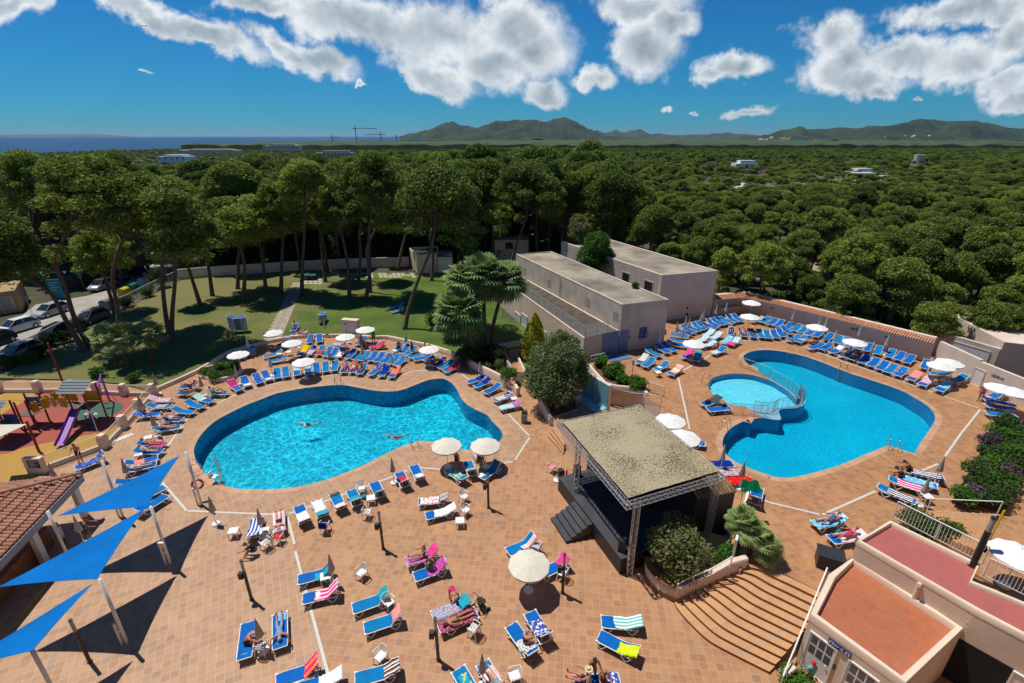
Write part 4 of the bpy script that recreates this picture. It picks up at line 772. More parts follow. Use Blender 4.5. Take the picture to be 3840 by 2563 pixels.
def canopy(n,rad,z0,rise,m,name,t,scal=True,val=0.10):
 b=MB();vs=[(0,0,z0+rise)];rings=[0.35,0.7,1.0];seg=n*4
 for q in rings:
  for k_ in range(seg):
   a=2*math.pi*k_/seg;fr=(k_%4)/4;sc=1-0.045*q*math.sin(math.pi*fr)
   vs.append((math.cos(a)*rad*q*sc,math.sin(a)*rad*q*sc,z0+rise*(1-q)**1.0*(1.0)+0.02-0.05*q*math.sin(math.pi*fr)*0.8))
 for k_ in range(seg):
  a=2*math.pi*k_/seg;fr=(k_%4)/4;sc=1-0.045*math.sin(math.pi*fr)+0.01
  vs.append((math.cos(a)*rad*sc,math.sin(a)*rad*sc,z0-val*(0.45+0.75*math.sin(math.pi*fr))))
 fs=[(0,1+k_,1+(k_+1)%seg)for k_ in range(seg)]
 for r_ in range(3):
  for k_ in range(seg):
   a=1+r_*seg+k_;b_=1+r_*seg+(k_+1)%seg;fs.append((a,a+seg,b_+seg,b_))
 b.add(vs,fs);o=b.build(name,m,t,'auto');return o
def ubase(t,m=None):
 b=MB();b.cyl(0,0,0.0,0.07,0.25,0.25,20);b.cyl(0,0,0.07,0.12,0.25,0.2,20);b.cyl(0,0,0.12,0.34,0.05,0.035,10);b.build('base',m or WHITE,t,'auto')
def mk_open(m,rad,h,n):
 def mk():
  t=thing('open_parasol','x','parasol');ubase(t)
  b=MB();b.cyl(0,0,0.3,h+0.03,0.019,0.019,8);b.build('pole',WPAINT,t,True)
  canopy(n,rad,h-0.36,0.36,m,'canopy',t)
  b=MB()
  for k_ in range(n):
   a=2*math.pi*k_/n;b.tube([(0.02*math.cos(a),0.02*math.sin(a),h-0.04),(rad*.97*math.cos(a),rad*.97*math.sin(a),h-0.37)],0.007,4)
   b.tube([(0.02*math.cos(a),0.02*math.sin(a),h-0.55),(rad*.5*math.cos(a),rad*.5*math.sin(a),h-0.2)],0.006,4)
  b.build('ribs',STEEL,t)
  b=MB();b.cyl(0,0,h,h+0.07,0.02,0.008,8);b.build('finial',DARK,t);return t
 return mk
def mk_closed(m,h):
 def mk():
  t=thing('closed_parasol','x','parasol');ubase(t)
  b=MB();b.cyl(0,0,0.3,h-0.3,0.019,0.019,8);b.build('pole',WPAINT,t,True)
  b=MB();seg=32;zs=[(0.0,0.012),(0.04,0.03),(0.35,0.06),(0.7,0.105),(0.98,0.145),(1.1,0.15),(1.13,0.12)];vs=[]
  for(d_,r_)in zs:
   for k_ in range(seg):
    a=2*math.pi*k_/seg;pl=1+0.28*math.cos(k_*math.pi/2)*(1 if d_>0.1 else 0)
    vs.append((math.cos(a)*r_*pl,math.sin(a)*r_*pl*0.9,h-d_+(0.03*math.cos(k_*math.pi/2)if d_>1 else 0)))
  fs=[(i*seg+k_,(i+1)*seg+k_,(i+1)*seg+(k_+1)%seg,i*seg+(k_+1)%seg)for i in range(len(zs)-1)for k_ in range(seg)];fs.append(tuple(range(seg)))
  b.add(vs,[f_[::-1]for f_ in fs]);b.build('canopy',m,t,True)
  b=MB();b.cyl(0,0,h,h+0.06,0.014,0.006,8);b.build('finial',WHITE,t);return t
 return mk
PO_W=Proto(mk_open(CANVAS,1.02,2.1,10));PO_C=Proto(mk_open(CREAM,1.05,2.1,10));PC_T=Proto(mk_closed(TAUPE,2.08));PC_W=Proto(mk_closed(TAUPEW,2.08))
PO_W2=Proto(mk_open(CANVAS,1.05,2.1,8))
def umb(pr,tl,x_,y_,z,lab,grp,rz=0.0,h=2.1,scale=None):
 p_=Q(tl,x_,y_,z+h*(scale or 1));return pr.use((p_.x,p_.y,z+0.012),rz,lab,grp,scale)
for i,(tl,x_,y_,lab)in enumerate([('c',180,385,'open cream parasol at the near pool edge, the left of two'),('c',537,385,'open cream parasol at the near pool edge, the right of two')]):
 umb(PO_C,tl,x_,y_,0,lab,'cream parasols',i*.2)
umb(PO_C,'e',940,433,0,'open cream parasol alone in the foreground with a round scalloped shadow','cream parasols',.15,scale=1.0)
for i,(tl,x_,y_,lab)in enumerate([('g',1432,585,'leftmost open white parasol above the round planter'),('g',1910,290,'open white parasol at the end of the stepping stone path'),('h',190,430,'open white parasol above the yellow towel'),('h',350,685,'open white parasol in front of the teal striped towel'),('h',930,345,'open white parasol below the beige meter cabinet'),('h',1205,245,'open white parasol over the man and the woman in green'),('h',2085,515,'open white parasol at the bend of the low wall left of the palms')]):
 umb((PO_W,PO_W2)[i%2],tl,x_,y_,0,lab,'white parasols behind the left pool',i*.3)
for i,(tl,x_,y_,lab)in enumerate([('k',1690,98,'open white parasol in front of the tiled wall corner'),('k',1668,288,'open white parasol below the one at the tiled wall corner'),('k',898,655,'open white parasol over the pink and teal towels'),('l',393,432,'open white parasol over the back row, left of the middle of the tiled wall'),('l',915,635,'open white parasol over the sitting couple by the big pool'),('m',1225,588,'front one of the overlapping white parasols at the wall corner'),('m',1345,545,'rear one of the overlapping white parasols at the wall corner'),('m',2050,892,'left one of the two white parasols behind the planter shrubs'),('m',2235,938,'right one of the two white parasols behind the planter shrubs'),('n',287,300,'upper white parasol right of the stage roof'),('n',408,455,'lower white parasol right of the stage roof')]):
 umb((PO_W2,PO_W)[i%2],tl,x_,y_,ZU,lab,'white parasols on the upper terrace',i*.3)
umb(PO_W,'p',2330,340,3.1,'open white parasol on the restaurant terrace at the right edge',None,.3)
cl=[('a',1110,290,'closed parasol left of the white bikini woman'),('a',1912,640,'closed parasol alone beside the drain corner'),('b',400,750,'closed parasol above the blue striped towel'),('b',1632,282,'closed parasol at the left pool near edge'),('d',1057,378,'closed parasol above the square white table in the foreground'),('d',381,970,'closed parasol between the bent man and the lying person'),('e',506,1290,'closed parasol at the bottom edge near the middle'),('e',1500,1470,'closed parasol at the bottom edge beside the straw hat'),('g',265,885,'closed striped parasol outside the playground fence corner'),('g',900,910,'closed parasol beside the couple below the lawn kerb'),('j',420,292,'closed parasol above the playground fence'),('j',598,548,'closed parasol beside the green towel sunbather'),('a',440,332,'closed parasol in front of the playground sign wall'),('a',668,815,'closed white parasol under the blue shade sail by the bar')]
for i,(tl,x_,y_,lab)in enumerate(cl):umb(PC_W if 'white' in lab[:14]else PC_T,tl,x_,y_,0,lab,'closed parasols on the lower deck',i*.7)
cl=[('g',1385,762,'closed parasol right of the round planter'),('g',1550,380,'closed parasol on the lawn kerb'),('g',1866,650,'closed parasol in the front row above the round planter'),('h',465,330,'closed parasol in the back row below the reclining lawn pair'),('h',632,145,'closed parasol beside the short lounger stack'),('h',935,228,'closed parasol beside the meter cabinet'),('h',700,525,'closed parasol in the middle of the second row'),('h',1156,480,'closed parasol beside the man in brown'),('h',1570,600,'closed parasol above the orange towel'),('h',1760,310,'closed parasol at the low wall below the leaning pine'),('i',1100,722,'closed parasol at the low wall right of the palms'),('i',1436,925,'closed parasol at the low wall left of the big bush')]
for i,(tl,x_,y_,lab)in enumerate(cl):umb(PC_W,tl,x_,y_,0,lab,'closed parasols behind the left pool',i*.7)
cl=[('k',668,400),('k',790,315),('k',835,345),('k',750,463),('k',430,520),('k',1000,270),('k',1035,227),('k',1213,160),('k',1350,127),('l',75,240),('l',435,325),('l',527,337),('l',660,507),('l',998,450),('l',1172,665),('l',1374,582),('n',780,562),('n',965,700),('o',1625,660),('o',1487,850)]
wh=['second from the left along the building wall','third from the left along the building wall','fourth from the left along the building wall','beside the open parasol at the building wall','leftmost beside the blue notice board','fifth from the left along the building wall','sixth from the left along the building wall','left one below the grey shutter','right one below the grey shutter','leftmost in front of the tiled wall','left one of a pair before the tiled wall','right one of a pair before the tiled wall','in the front row behind the pool','before the wall signs','in the back row right of the sitting couple','rightmost in front of the tiled wall','behind the stage roof corner, wrapped loosely','beside the green flag','farther one beside the striped towels','nearer one beside the striped towels']
for i,(tl,x_,y_)in enumerate(cl):umb(PC_T if i>16 else PC_W,tl,x_,y_,ZU,'closed parasol on the upper terrace, '+wh[i],'closed parasols on the upper terrace',i*.7)
def mk_chair():
 t=thing('plastic_armchair','x','chair')
 b=MB();b.box(-.22,.22,-.21,.22,.415,.44);b.box(-.20,.20,-.20,.20,.40,.416);b.build('seat',WHITE,t)
 for sx_ in(-1,1):
  for sy_ in(-1,1):
   b=MB();b.tube([(sx_*.19,sy_*.18,.42),(sx_*.25,sy_*(.24 if sy_>0 else.27),0.0)],[.032,.022],4);b.build('leg',WHITE,t)
 b=MB();n=8;pts=[]
 for k_ in range(n+1):
  a=math.pi*k_/n;pts.append((.25*math.cos(a),-.20-.09*math.sin(a),.44+.40*math.sin(a)**.6+.0))
 b.tube(pts,.018,5)
 for k_ in range(-4,5):
  x=k_*.045;zt=.44+.39*(max(0,1-(x/.25)**2))**.3;b.tube([(x*.85,-.21,.42),(x,-.275,zt)],.011,4)
 b.build('backrest',WHITE,t)
 for sx_ in(-1,1):
  b=MB();b.tube([(sx_*.24,-.23,.62),(sx_*.27,-.05,.65),(sx_*.26,.18,.64),(sx_*.22,.20,.43)],.022,5);b.build('armrest',WHITE,t)
 return t
def mk_table():
 t=thing('square_plastic_table','x','table')
 b=MB();b.box(-.26,.26,-.26,.26,.43,.455);b.box(-.24,.24,-.24,.24,.39,.43);b.build('table_top',WHITE,t)
 for sx_ in(-1,1):
  for sy_ in(-1,1):
   b=MB();b.tube([(sx_*.22,sy_*.22,.43),(sx_*.24,sy_*.24,0)],[.034,.024],4);b.build('leg',WHITE,t)
 return t
CH=Proto(mk_chair);TB=Proto(mk_table)
def chair(tl,x_,y_,deg,lab,z=0.0,cloth=None):
 p_=Q(tl,x_,y_,z);CH.use((p_.x,p_.y,z+.012),R(deg),lab,'white plastic armchairs')
 if cloth:
  M=Matrix.Translation((p_.x,p_.y,z+.012))@Matrix.Rotation(R(deg),4,'Z');vs=[];n=8
  path=[(.16,.47),(0,.48),(-.17,.48),(-.225,.62),(-.27,.86),(-.32,.86),(-.33,.66),(-.335,.45)]if cloth[1]else[(.2,.40),(.2,.47),(.1,.475),(0,.48),(-.1,.475),(-.18,.48),(-.2,.50),(-.21,.53)]
  for(yy,zz)in path:
   for k_ in range(n):vs.append(M@Vector((-.22+.44*k_/(n-1),yy+.01*math.sin(k_*2.1+yy*9),zz+.012*math.sin(k_*1.7+zz*14)))-M.translation)
  me=bpy.data.meshes.new('towel_on_chair');me.from_pydata([tuple(v)for v in vs],[],[(i*n+k_,(i+1)*n+k_,(i+1)*n+k_+1,i*n+k_+1)for i in range(len(path)-1)for k_ in range(n-1)])
  ul=me.uv_layers.new(name='UVMap');ul.data.foreach_set('uv',[c for lp_ in me.loops for c in((lp_.vertex_index//n)*.12,(lp_.vertex_index%n)*.1)])
  me.materials.append(towmat(cloth[0]));o=bpy.data.objects.new('towel_on_chair',me);COL.objects.link(o);o.location=M.translation
  s_=o.modifiers.new('t','SOLIDIFY');s_.thickness=.012
  tag(o,'%s cloth on the %s'%(TOWN[cloth[0]],lab),'towel','cloths on chairs')
def table(tl,x_,y_,deg,lab,z=0.0):p_=Q(tl,x_,y_,z);TB.use((p_.x,p_.y,z+.012),R(deg),lab,'square white tables')
chair('b',1365,610,200,'white armchair between two loungers at the pool row')
chair('b',1415,835,-5,'white armchair standing alone behind the white table row, back to the viewer')
chair('b',1030,960,0,'white armchair with a deep blue towel on its back',cloth=('bluesolid',True))
chair('b',1365,1395,150,'white armchair standing alone in the centre foreground')
chair('b',2300,690,230,'white armchair, upper one beside the two towel covered loungers')
chair('b',2315,815,230,'white armchair, lower one beside the two towel covered loungers')
chair('b',490,1120,60,'white armchair under the man in a cap')
chair('b',605,1070,170,'white armchair with red and purple bundle left of the drain strip',cloth=('red',False))
chair('d',1615,880,230,'white armchair between the teal and the coral towelled loungers')
chair('d',1540,1375,150,'white armchair behind the black and white striped towel')
chair('d',455,1290,0,'white armchair holding bags between the foreground pair',cloth=('greypattern',False))
chair('e',1010,370,60,'white armchair with striped towel above the cream parasol',cloth=('navywhite',False))
chair('e',1245,610,60,'white armchair beside the dark post right of the cream parasol')
chair('e',435,1125,60,'white armchair with bags beside the tanned woman',cloth=('greypattern',False))
chair('e',805,1560,110,'white armchair with a white towel at the bottom edge',cloth=('white',False))
chair('c',1145,665,140,'white armchair with a coral cloth left of the stage',cloth=('coral',False))
chair('c',465,560,20,'white armchair under the right cream parasol')
chair('h',295,580,-20,'white armchair beside the yellow towel')
chair('y',215,600,160,'white armchair under the big round bush by the showers',z=.6)
table('a',2155,1010,10,'square white table left of the blue striped lounger');table('b',1452,705,15,'square white table in the slanting row')
table('b',2265,915,5,'square white table below the white armchairs');table('d',1040,640,20,'square white table in the centre foreground')
table('a',1372,145,25,'square white table above the sunbathing pair on the left');table('a',1290,300,25,'square white table below the sunbathing pair on the left')
table('i',1570,1290,15,'square white table at the low wall between printed towels');table('g',2020,665,15,'square white table between the pair below the stone path')
table('t',1720,905,0,'square white table on the open lawn');table('b',480,1010,15,'square white table covered in things beside the man in a cap');table('h',165,640,0,'square white table right of the pair below the stone path')
table('k',390,1150,20,'square white table by the loose group on the upper terrace',z=ZU);table('o',1440,1085,0,'square white table beside the nearest striped lounger',z=ZU);table('m',2040,1090,10,'square white table under the right hand parasols',z=ZU)
for x_,y_,r_ in((2270,470,40),(2349,520,160)):chair('p',x_,y_,r_,'white armchair under the restaurant terrace parasol, %s one'%('left' if x_<2300 else 'right'),z=3.1)
BAGM=[mat('black_bag',(0.02,0.02,0.025),.8),mat('teal_bag',(0.02,0.28,0.3),.8),mat('pink_bag',(0.5,0.05,0.12),.8),mat('straw_hat',(0.62,0.50,0.32),.9)]
def bag(tl,x_,y_,z,lab,mi,sc=1.0):
 b=MB();n=10;vs=[]
 for i,(zz,r_)in enumerate([(0,.14),(.06,.2),(.16,.2),(.26,.13),(.30,.05)]):
  for k_ in range(n):a=2*math.pi*k_/n;q_=1+.15*math.sin(k_*2.3+i);vs.append((math.cos(a)*r_*q_*1.2,math.sin(a)*r_*q_*.8,zz))
 b.add(vs,[(i*n+k_,i*n+(k_+1)%n,(i+1)*n+(k_+1)%n,(i+1)*n+k_)for i in range(4)for k_ in range(n)]+[tuple(range(n))[::-1],tuple(4*n+k_ for k_ in range(n))])
 b.tube([(-.1,0,.26),(-.06,0,.38),(.06,0,.38),(.1,0,.26)],.01,4)
 p_=Q(tl,x_,y_,z);o=b.build('bag',BAGM[mi],None,True);o.location=(p_.x,p_.y,z);o.scale=(sc,)*3;tag(o,lab,'bag','bags beside the loungers')
bag('h',350,925,0,'black bag on the deck below the teal striped towel',0);bag('j',1480,330,0,'teal bag under the reading man',1);bag('n',620,175,ZU+.42,'black rucksack on the lounger beside the children pool',0);bag('n',770,205,ZU+.4,'dark bag on the flat lounger beside the children pool',0,.8)
bag('k',1140,770,ZU,'dark pink bag beside the sitting woman',2);bag('b',1390,660,0,'turquoise towel bag on the deck beside the white chair',1);bag('o',640,1370,ZU,'teal bag below the light blue towel',1,.8);bag('o',1000,470,ZU+.4,'black and white bag',0)if False else None
b=MB();b.cyl(0,0,0,.012,.16,.16,20);b.cyl(0,0,.012,.09,.085,.075,16)
o=b.build('sun_hat',BAGM[3],None,'auto');p_=Q('h',885,610,.52);o.location=p_;tag(o,'straw sun hat lying on the white towel in the second row','hat')
# ================================================================ walls, buildings, stage, stairs
def V2(x,y,z=0):return Vector((x,y,z))
def lerp_line(pts,step):
 out=[pts[0].copy()]
 for a,b_ in zip(pts[:-1],pts[1:]):
  n=max(1,int(round((b_-a).length/step)))
  for i in range(1,n+1):out.append(a.lerp(b_,i/n))
 return out
def wallrun(name,pts,z0,h,th,m,label,cat='wall',cap=None,group=None,parent=None,round_=True,hs=None):
 """a wall along a polyline with its own thickness and a rounded top"""
 b=MB();n=len(pts);L_=[]
 for i in range(n):
  d=(pts[min(i+1,n-1)]-pts[max(i-1,0)]);d.z=0;d.normalize();L_.append(Vector((-d.y,d.x,0)))
 sec=[(-.5,0),(-.5,.94),(-.36,1.0),(.36,1.0),(.5,.94),(.5,0)]if round_ else[(-.5,0),(-.5,1),(.5,1),(.5,0)]
 vs=[]
 for i in range(n):
  hh=hs[i]if hs else h;bev=min(.06,hh*.3)
  for(a,q)in sec:
   zz=z0 if q==0 else(z0+hh-(bev if q<1 else 0));zb=pts[i].z if pts[i].z and not z0 else 0
   vs.append((pts[i].x+L_[i].x*a*th,pts[i].y+L_[i].y*a*th,zz))
 k=len(sec)
 fs=[(i*k+j,(i+1)*k+j,(i+1)*k+j+1,i*k+j+1)for i in range(n-1)for j in range(k-1)]
 fs+=[tuple(range(k)),tuple((n-1)*k+j for j in range(k-1,-1,-1))]
 b.add(vs,fs);o=b.build(name,m,parent,'auto')
 if not parent:tag(o,label,cat,group)
 return o
def railing(name,pts,z0,h,label,m=None,bar=0.12,posts=1.6,mid=False,zs=None,group=None,br=0.008,top=0.024,cat='railing',horiz=0,low=0.08):
 m=m or WPAINT;t=thing(name,label,cat,(pts[0].x,pts[0].y,z0),0,group);o0=Vector((pts[0].x,pts[0].y,z0))
 P3=[Vector((p.x,p.y,(zs[i]if zs else z0)))-o0 for i,p in enumerate(pts)]
 up=Vector((0,0,h))
 b=MB();b.tube([p+up for p in P3],top,6);b.build('handrail',m,t)
 if horiz:
  for i in range(horiz):
   b=MB();q=Vector((0,0,low+(h-low)*i/horiz));b.tube([p+q for p in P3],br*1.6,4);b.build('horizontal_bar',m,t)
 else:
  b=MB();b.tube([p+Vector((0,0,low))for p in P3],top*.7,4)
  if bar:
   for p in lerp_line(P3,bar):b.tube([p+Vector((0,0,low)),p+up],br,4,cap=False)
  b.build('bars',m,t)
 for p in lerp_line(P3,posts):
  b=MB();b.tube([p,p+up],top*.95,5);b.build('post',m,t)
 return t
n_=len(LE);LEs=arc_smooth([Vector((p.x,p.y,0))for p in LE],3)
hs=[0.36+0.45*max(0,min(1,(i-len(LEs)*.55)/(len(LEs)*.3)))for i in range(len(LEs))]
wallrun('low_wall',LEs,0,.4,.28,CREAMW,'low rounded cream wall between the pool deck and the lawn',hs=hs)
bw=[Q('s',1640,615),Q('t',0,585),Q('t',400,558),Q('t',800,530),Q('t',1300,505),Q('t',1800,490)]
wallrun('boundary_wall',bw,0,1.75,.25,STUCCO,'long pink stucco wall at the back of the lawn')
def winpart(t,name,A,B_,s0,s1,z0,z1,out,m,frame=None,fm=None,off=0.0,th=.06):
 """a panel standing th proud of the wall A->B between s0..s1 (metres) and z0..z1; out = outward normal"""
 d=(B_-A);d.z=0;d.normalize();b=MB()
 def pt(s,z,o_):q=A+d*s+out*o_;return(q.x,q.y,z)
 def slab(b,s0,s1,z0,z1,o0,o1):
  b.add([pt(s0,z0,o0),pt(s1,z0,o0),pt(s1,z1,o0),pt(s0,z1,o0),pt(s0,z0,o1),pt(s1,z0,o1),pt(s1,z1,o1),pt(s0,z1,o1)],[(0,1,2,3),(4,7,6,5),(0,4,5,1),(1,5,6,2),(2,6,7,3),(3,7,4,0)])
 slab(b,s0,s1,z0,z1,off,off+th)
 o=b.build(name,m,t)
 if t:o.location-=Vector(t.location)
 if frame:
  b=MB();f=frame
  for(a0,a1,c0,c1)in((s0-f,s1+f,z1,z1+f),(s0-f,s1+f,z0-f,z0),(s0-f,s0,z0,z1),(s1,s1+f,z0,z1)):slab(b,a0,a1,c0,c1,off,off+th+.03)
  q=b.build('frame',fm or WPAINT,o)
 return o
def on_wall(px,A,B_):
 r=ray(px);d=B_-A;
 det=r.x*(-d.y)-(-d.x)*r.y;k=(A.x*(-d.y)+d.x*A.y)/det;s=(r.x*A.y-r.y*A.x)/det
 return s*Vector((d.x,d.y,0)).length,H+k*r.z
def block(t,name,poly,z0,z1,m,mt=None,rim=0.22,rh=0.16,mr=None):
 b=MB();b.prism(poly,z0,z1,0,None,1);o=b.build(name,[m,mt or m],t)
 if t:o.location-=Vector(t.location)
 if rim:
  b=MB();ins=offset_poly([Vector((*p[:2],0))for p in poly],-rim);P0=[Vector((*p[:2],0))for p in poly];P0=offset_poly(P0,.012);k=len(poly)
  for i in range(k):
   j_=(i+1)%k;a,c,d_,e_=P0[i],P0[j_],ins[j_],ins[i]
   b.add([(a.x,a.y,z1-.02),(c.x,c.y,z1-.02),(d_.x,d_.y,z1-.02),(e_.x,e_.y,z1-.02),(a.x,a.y,z1+rh),(c.x,c.y,z1+rh),(d_.x,d_.y,z1+rh),(e_.x,e_.y,z1+rh)],[(4,5,6,7),(0,1,5,4),(2,3,7,6)])
  r_=b.build('parapet',mr or m,t)
  if t:r_.location-=Vector(t.location)
 return o
ROOFC=mat('stained_concrete_roof',(0.40,0.34,0.25),0.95,0.5,0.22,col2=(0.15,0.125,0.095),bump=.5)
ROOFD=mat('debris_covered_roof',(0.12,0.10,0.075),1.0,0.5,1.2,col2=(0.06,0.05,0.035),bump=1.0)
B1=[(10.55,45.4),(15.5,47.0),(5.5,69.2),(0.55,67.5)]
t=thing('pool_building','long pink flat roofed building with grid vents and a dirty grey roof','building',(8,56,0));tb1=t
block(t,'wall',B1,0,6.5,STUCCO2,ROOFC,.2,.12)
L0,L1=V2(10.55,45.4),V2(0.55,67.5);outL=Vector((-22.1,-10,0)).normalized()
for(zx,zy)in((143,226),(293,298),(530,413),(703,500)):
 s_,z_=on_wall(TL['z'](zx,zy),L0,L1)
 fr=winpart(t,'vent_grid',L0,L1,s_-.42,s_+.42,z_-.42,z_+.42,outL,BLACK,th=.01)
 b=MB();d=(L1-L0).normalized()
 for k_ in range(5):
  for(a0,a1,c0,c1)in((s_-.44+k_*.2,s_-.36+k_*.2,z_-.44,z_+.44),(s_-.44,s_+.44,z_-.44+k_*.2,z_-.36+k_*.2)):
   q=[L0+d*a0+outL*.03,L0+d*a1+outL*.03];b.add([(q[0].x,q[0].y,c0),(q[1].x,q[1].y,c0),(q[1].x,q[1].y,c1),(q[0].x,q[0].y,c1)],[(0,1,2,3)])
 b.build('grille',STUCCO,fr)
F0,F1=V2(10.55,45.4),V2(15.5,47.0);outF=Vector((1.6,-4.95,0)).normalized()
def sign_on(name,A,B_,out,tl,x0,y0,x1,y1,m,label,cat='sign',lines=0,lm=None,group=None,rows=None):
 s0,z1=on_wall(TL[tl](x0,y0),A,B_);s1,z0=on_wall(TL[tl](x1,y1),A,B_)
 if s1<s0:s0,s1=s1,s0
 if z1<z0:z0,z1=z1,z0
 tt_=thing(name,label,cat,tuple(A.lerp(B_,0)),0,group);tt_.location=(A.x,A.y,0)
 winpart(tt_,'board',A,B_,s0,s1,z0,z1,out,m,th=.03)
 if lines:
  b=MB();d=(B_-A);d.z=0;d.normalize()
  for k_ in range(lines):
   zz=z1-(k_+.7)*(z1-z0)/(lines+.6);a0=s0+(s1-s0)*.15;a1=s0+(s1-s0)*(.55+.3*((k_*7)%3)/3)
   q=[A+d*a0+out*.034,A+d*a1+out*.034];hh=(z1-z0)/(lines*3.2);b.add([(q[0].x,q[0].y,zz),(q[1].x,q[1].y,zz),(q[1].x,q[1].y,zz+hh),(q[0].x,q[0].y,zz+hh)],[(0,1,2,3)])
  o=b.build('printed_lines',lm or WPAINT,tt_);o.location-=Vector(tt_.location)
 return tt_
NAVY=mat('navy_sign',(0.01,0.02,0.16),.4);SBLUE=mat('bright_blue_sign',(0.02,0.22,0.55),.4);SRED=mat('red_sign',(0.6,0.02,0.02),.4);SDARK=mat('dark_sign',(0.05,0.06,0.08),.4);SWHITE=mat('white_sign',(0.7,0.7,0.7),.4)
sign_on('notice_board',F0,F1,outF,'z',850,572,888,636,NAVY,'navy notice board on the pool building end wall',lines=7,lm=SBLUE)
sign_on('warning_sign',F0,F1,outF,'z',891,590,903,607,SRED,'small red notice beside the navy board',lines=3)
sign_on('small_sign',F0,F1,outF,'z',885,615,901,627,SBLUE,'small blue notice below the red one',lines=1)
sign_on('info_plate',F0,F1,outF,'z',783,622,793,640,SDARK,'small dark plate right of the blue mosaic wall',lines=2)
for q,hh in((V2(10.62,45.3),6.5),(V2(5.6,56.1),6.5)):b=MB();b.tube([(q.x,q.y,3.9),(q.x,q.y,hh-.1)],.05,6);o=b.build('drain_pipe',STUCCO2,tb1);o.location-=Vector(tb1.location)
LB=[(6.75,43.3),(10.45,45.28),(0.47,67.3),(-2.2,66.2)]
t=thing('annex_building','single storey pink annex with a railed roof full of dirt','building',(4,55,0))
block(t,'wall',LB,0,3.9,STUCCO,ROOFD,.18,.10)
A0,A1=V2(6.75,43.3),V2(-2.2,66.2);outA=Vector((-22.9,-8.95,0)).normalized()
SHUT=mat('pale_shutter',(0.52,0.60,0.62),.5)
for nm_,(x0,y0,x1,y1)in(('shutter',(128,485,160,560)),('shutter',(88,475,118,540)),('shutter',(253,585,278,640))):
 s0,z1=on_wall(TL['z'](x0,(y0)),A0,A1);s1,zz_=on_wall(TL['z'](x1,y0),A0,A1);zz_,z0=on_wall(TL['z']((x0+x1)/2,y1),A0,A1)
 winpart(t,nm_,A0,A1,min(s0,s1),max(s0,s1),z0,z1,outA,SHUT,.08,STUCCO)
for(x0,y0,x1,y1)in((373,630,398,655),(458,690,484,715)):
 s0,z1=on_wall(TL['z'](x0,y0),A0,A1);s1,z0=on_wall(TL['z'](x1,y1),A0,A1);z0,z1=min(z0,z1),max(z0,z1)
 winpart(t,'window',A0,A1,min(s0,s1),max(s0,s1),z0+.1,z0+.55,outA,GLASSD,.06,STUCCO2,th=.02)
sign_on('notice_board',A0,A1,outA,'z',405,655,430,715,NAVY,'navy notice board on the annex side wall half behind the big bush',lines=4,lm=SBLUE)
E0,E1=V2(6.75,43.3),V2(10.45,45.28);outE=Vector((1.98,-3.7,0)).normalized()
MOSW=tilemat('grey_blue_mosaic',(0.13,0.22,0.42),(0.09,0.16,0.34),(0.2,0.28,0.42),bw=.08,rh=.08,ms=.008,use_uv=False)
s0,z1=on_wall(TL['z'](622,622),E0,E1);s1,z0_=on_wall(TL['z'](782,597),F0,F1)
tS=thing('shower_wall','blue mosaic shower wall on the building corner','shower wall',(6.75,43.3,ZU))
MBM=mat('blue_mosaic',(0.13,0.215,0.42),.4,.3,14,bump=.2,bscale=60)
winpart(tS,'mosaic_panel',E0,E1,s0,4.19,ZU,3.92,outE,MBM,th=.05)
winpart(tS,'mosaic_panel',F0,F1,.0,1.0,ZU,3.92,outF,MBM,th=.055)
trayp=[Q('y',475,235,ZU),Q('y',655,200,ZU),Q('y',695,235,ZU),Q('y',510,268,ZU)]
b=MB();b.prism([(p.x,p.y)for p in trayp],ZU+.004,ZU+.06);o=b.build('shower_tray',MBM,tS);o.location-=Vector(tS.location)
for(x_,y_)in((475,128),(548,113),(628,98)):
 s_,z_=on_wall(TL['y'](x_,y_),E0,E1);d=(E1-E0).normalized();p_=E0+d*min(s_,4.1)+outE*.06
 b=MB();b.tube([(p_.x,p_.y,3.4),(p_.x+outE.x*.25,p_.y+outE.y*.25,3.42),(p_.x+outE.x*.28,p_.y+outE.y*.28,3.34)],.02,5);b.cyl(p_.x+outE.x*.02,p_.y+outE.y*.02,z_-.06,z_+.06,.035,.035,8);o=b.build('shower_head',STEEL,tS);o.location-=Vector(tS.location)
d=(L1-L0).normalized()
rp1=[V2(-2.0,66.0),V2(6.85,43.42),V2(10.4,45.32)]
railing('roof_railing',rp1,4.0,1.1,'grey horizontal bar railing round the annex roof edge',ALU,posts=1.5,horiz=11,br=.012)
B2=[(16.82,54.3),(23.8,56.3),(14.2,76.5),(7.3,73.6)]
t=thing('hall_building','taller pink flat roofed building behind the pool building','building',(16,65,0))
block(t,'wall',B2,0,7.0,STUCCO,ROOFC,.25,.14)
M0,M1=V2(16.82,54.3),V2(7.3,73.6);outM=Vector((-19.3,-9.5,0)).normalized()
o_=winpart(t,'side_wall_render',M0,M1,.6,20,0.05,6.95,outM,STUCCO2,th=.015)
for(x0,y0,x1,y1)in((745,225,788,290),(880,275,930,350)):
 s0,z1=on_wall(TL['z'](x0,y0),M0,M1);s1,z0=on_wall(TL['z'](x1,y1),M0,M1)
 winpart(t,'window',M0,M1,min(s0,s1)+.1,max(s0,s1)-.1,min(z0,z1)-.5,max(z0,z1)-.1,outM,GLASSD,.12,STUCCO2,off=.016,th=.02)
N0,N1=V2(16.82,54.3),V2(23.8,56.3);outN=Vector((2.0,-6.98,0)).normalized()
sign_on('speaker_box',N0,N1,outN,'z',1136,483,1146,498,BLACK,'small black loudspeaker on the hall wall',cat='loudspeaker')
sign_on('info_plate',N0,N1,outN,'z',1138,443,1147,456,SDARK,'small dark plate on the hall wall above the loudspeaker')
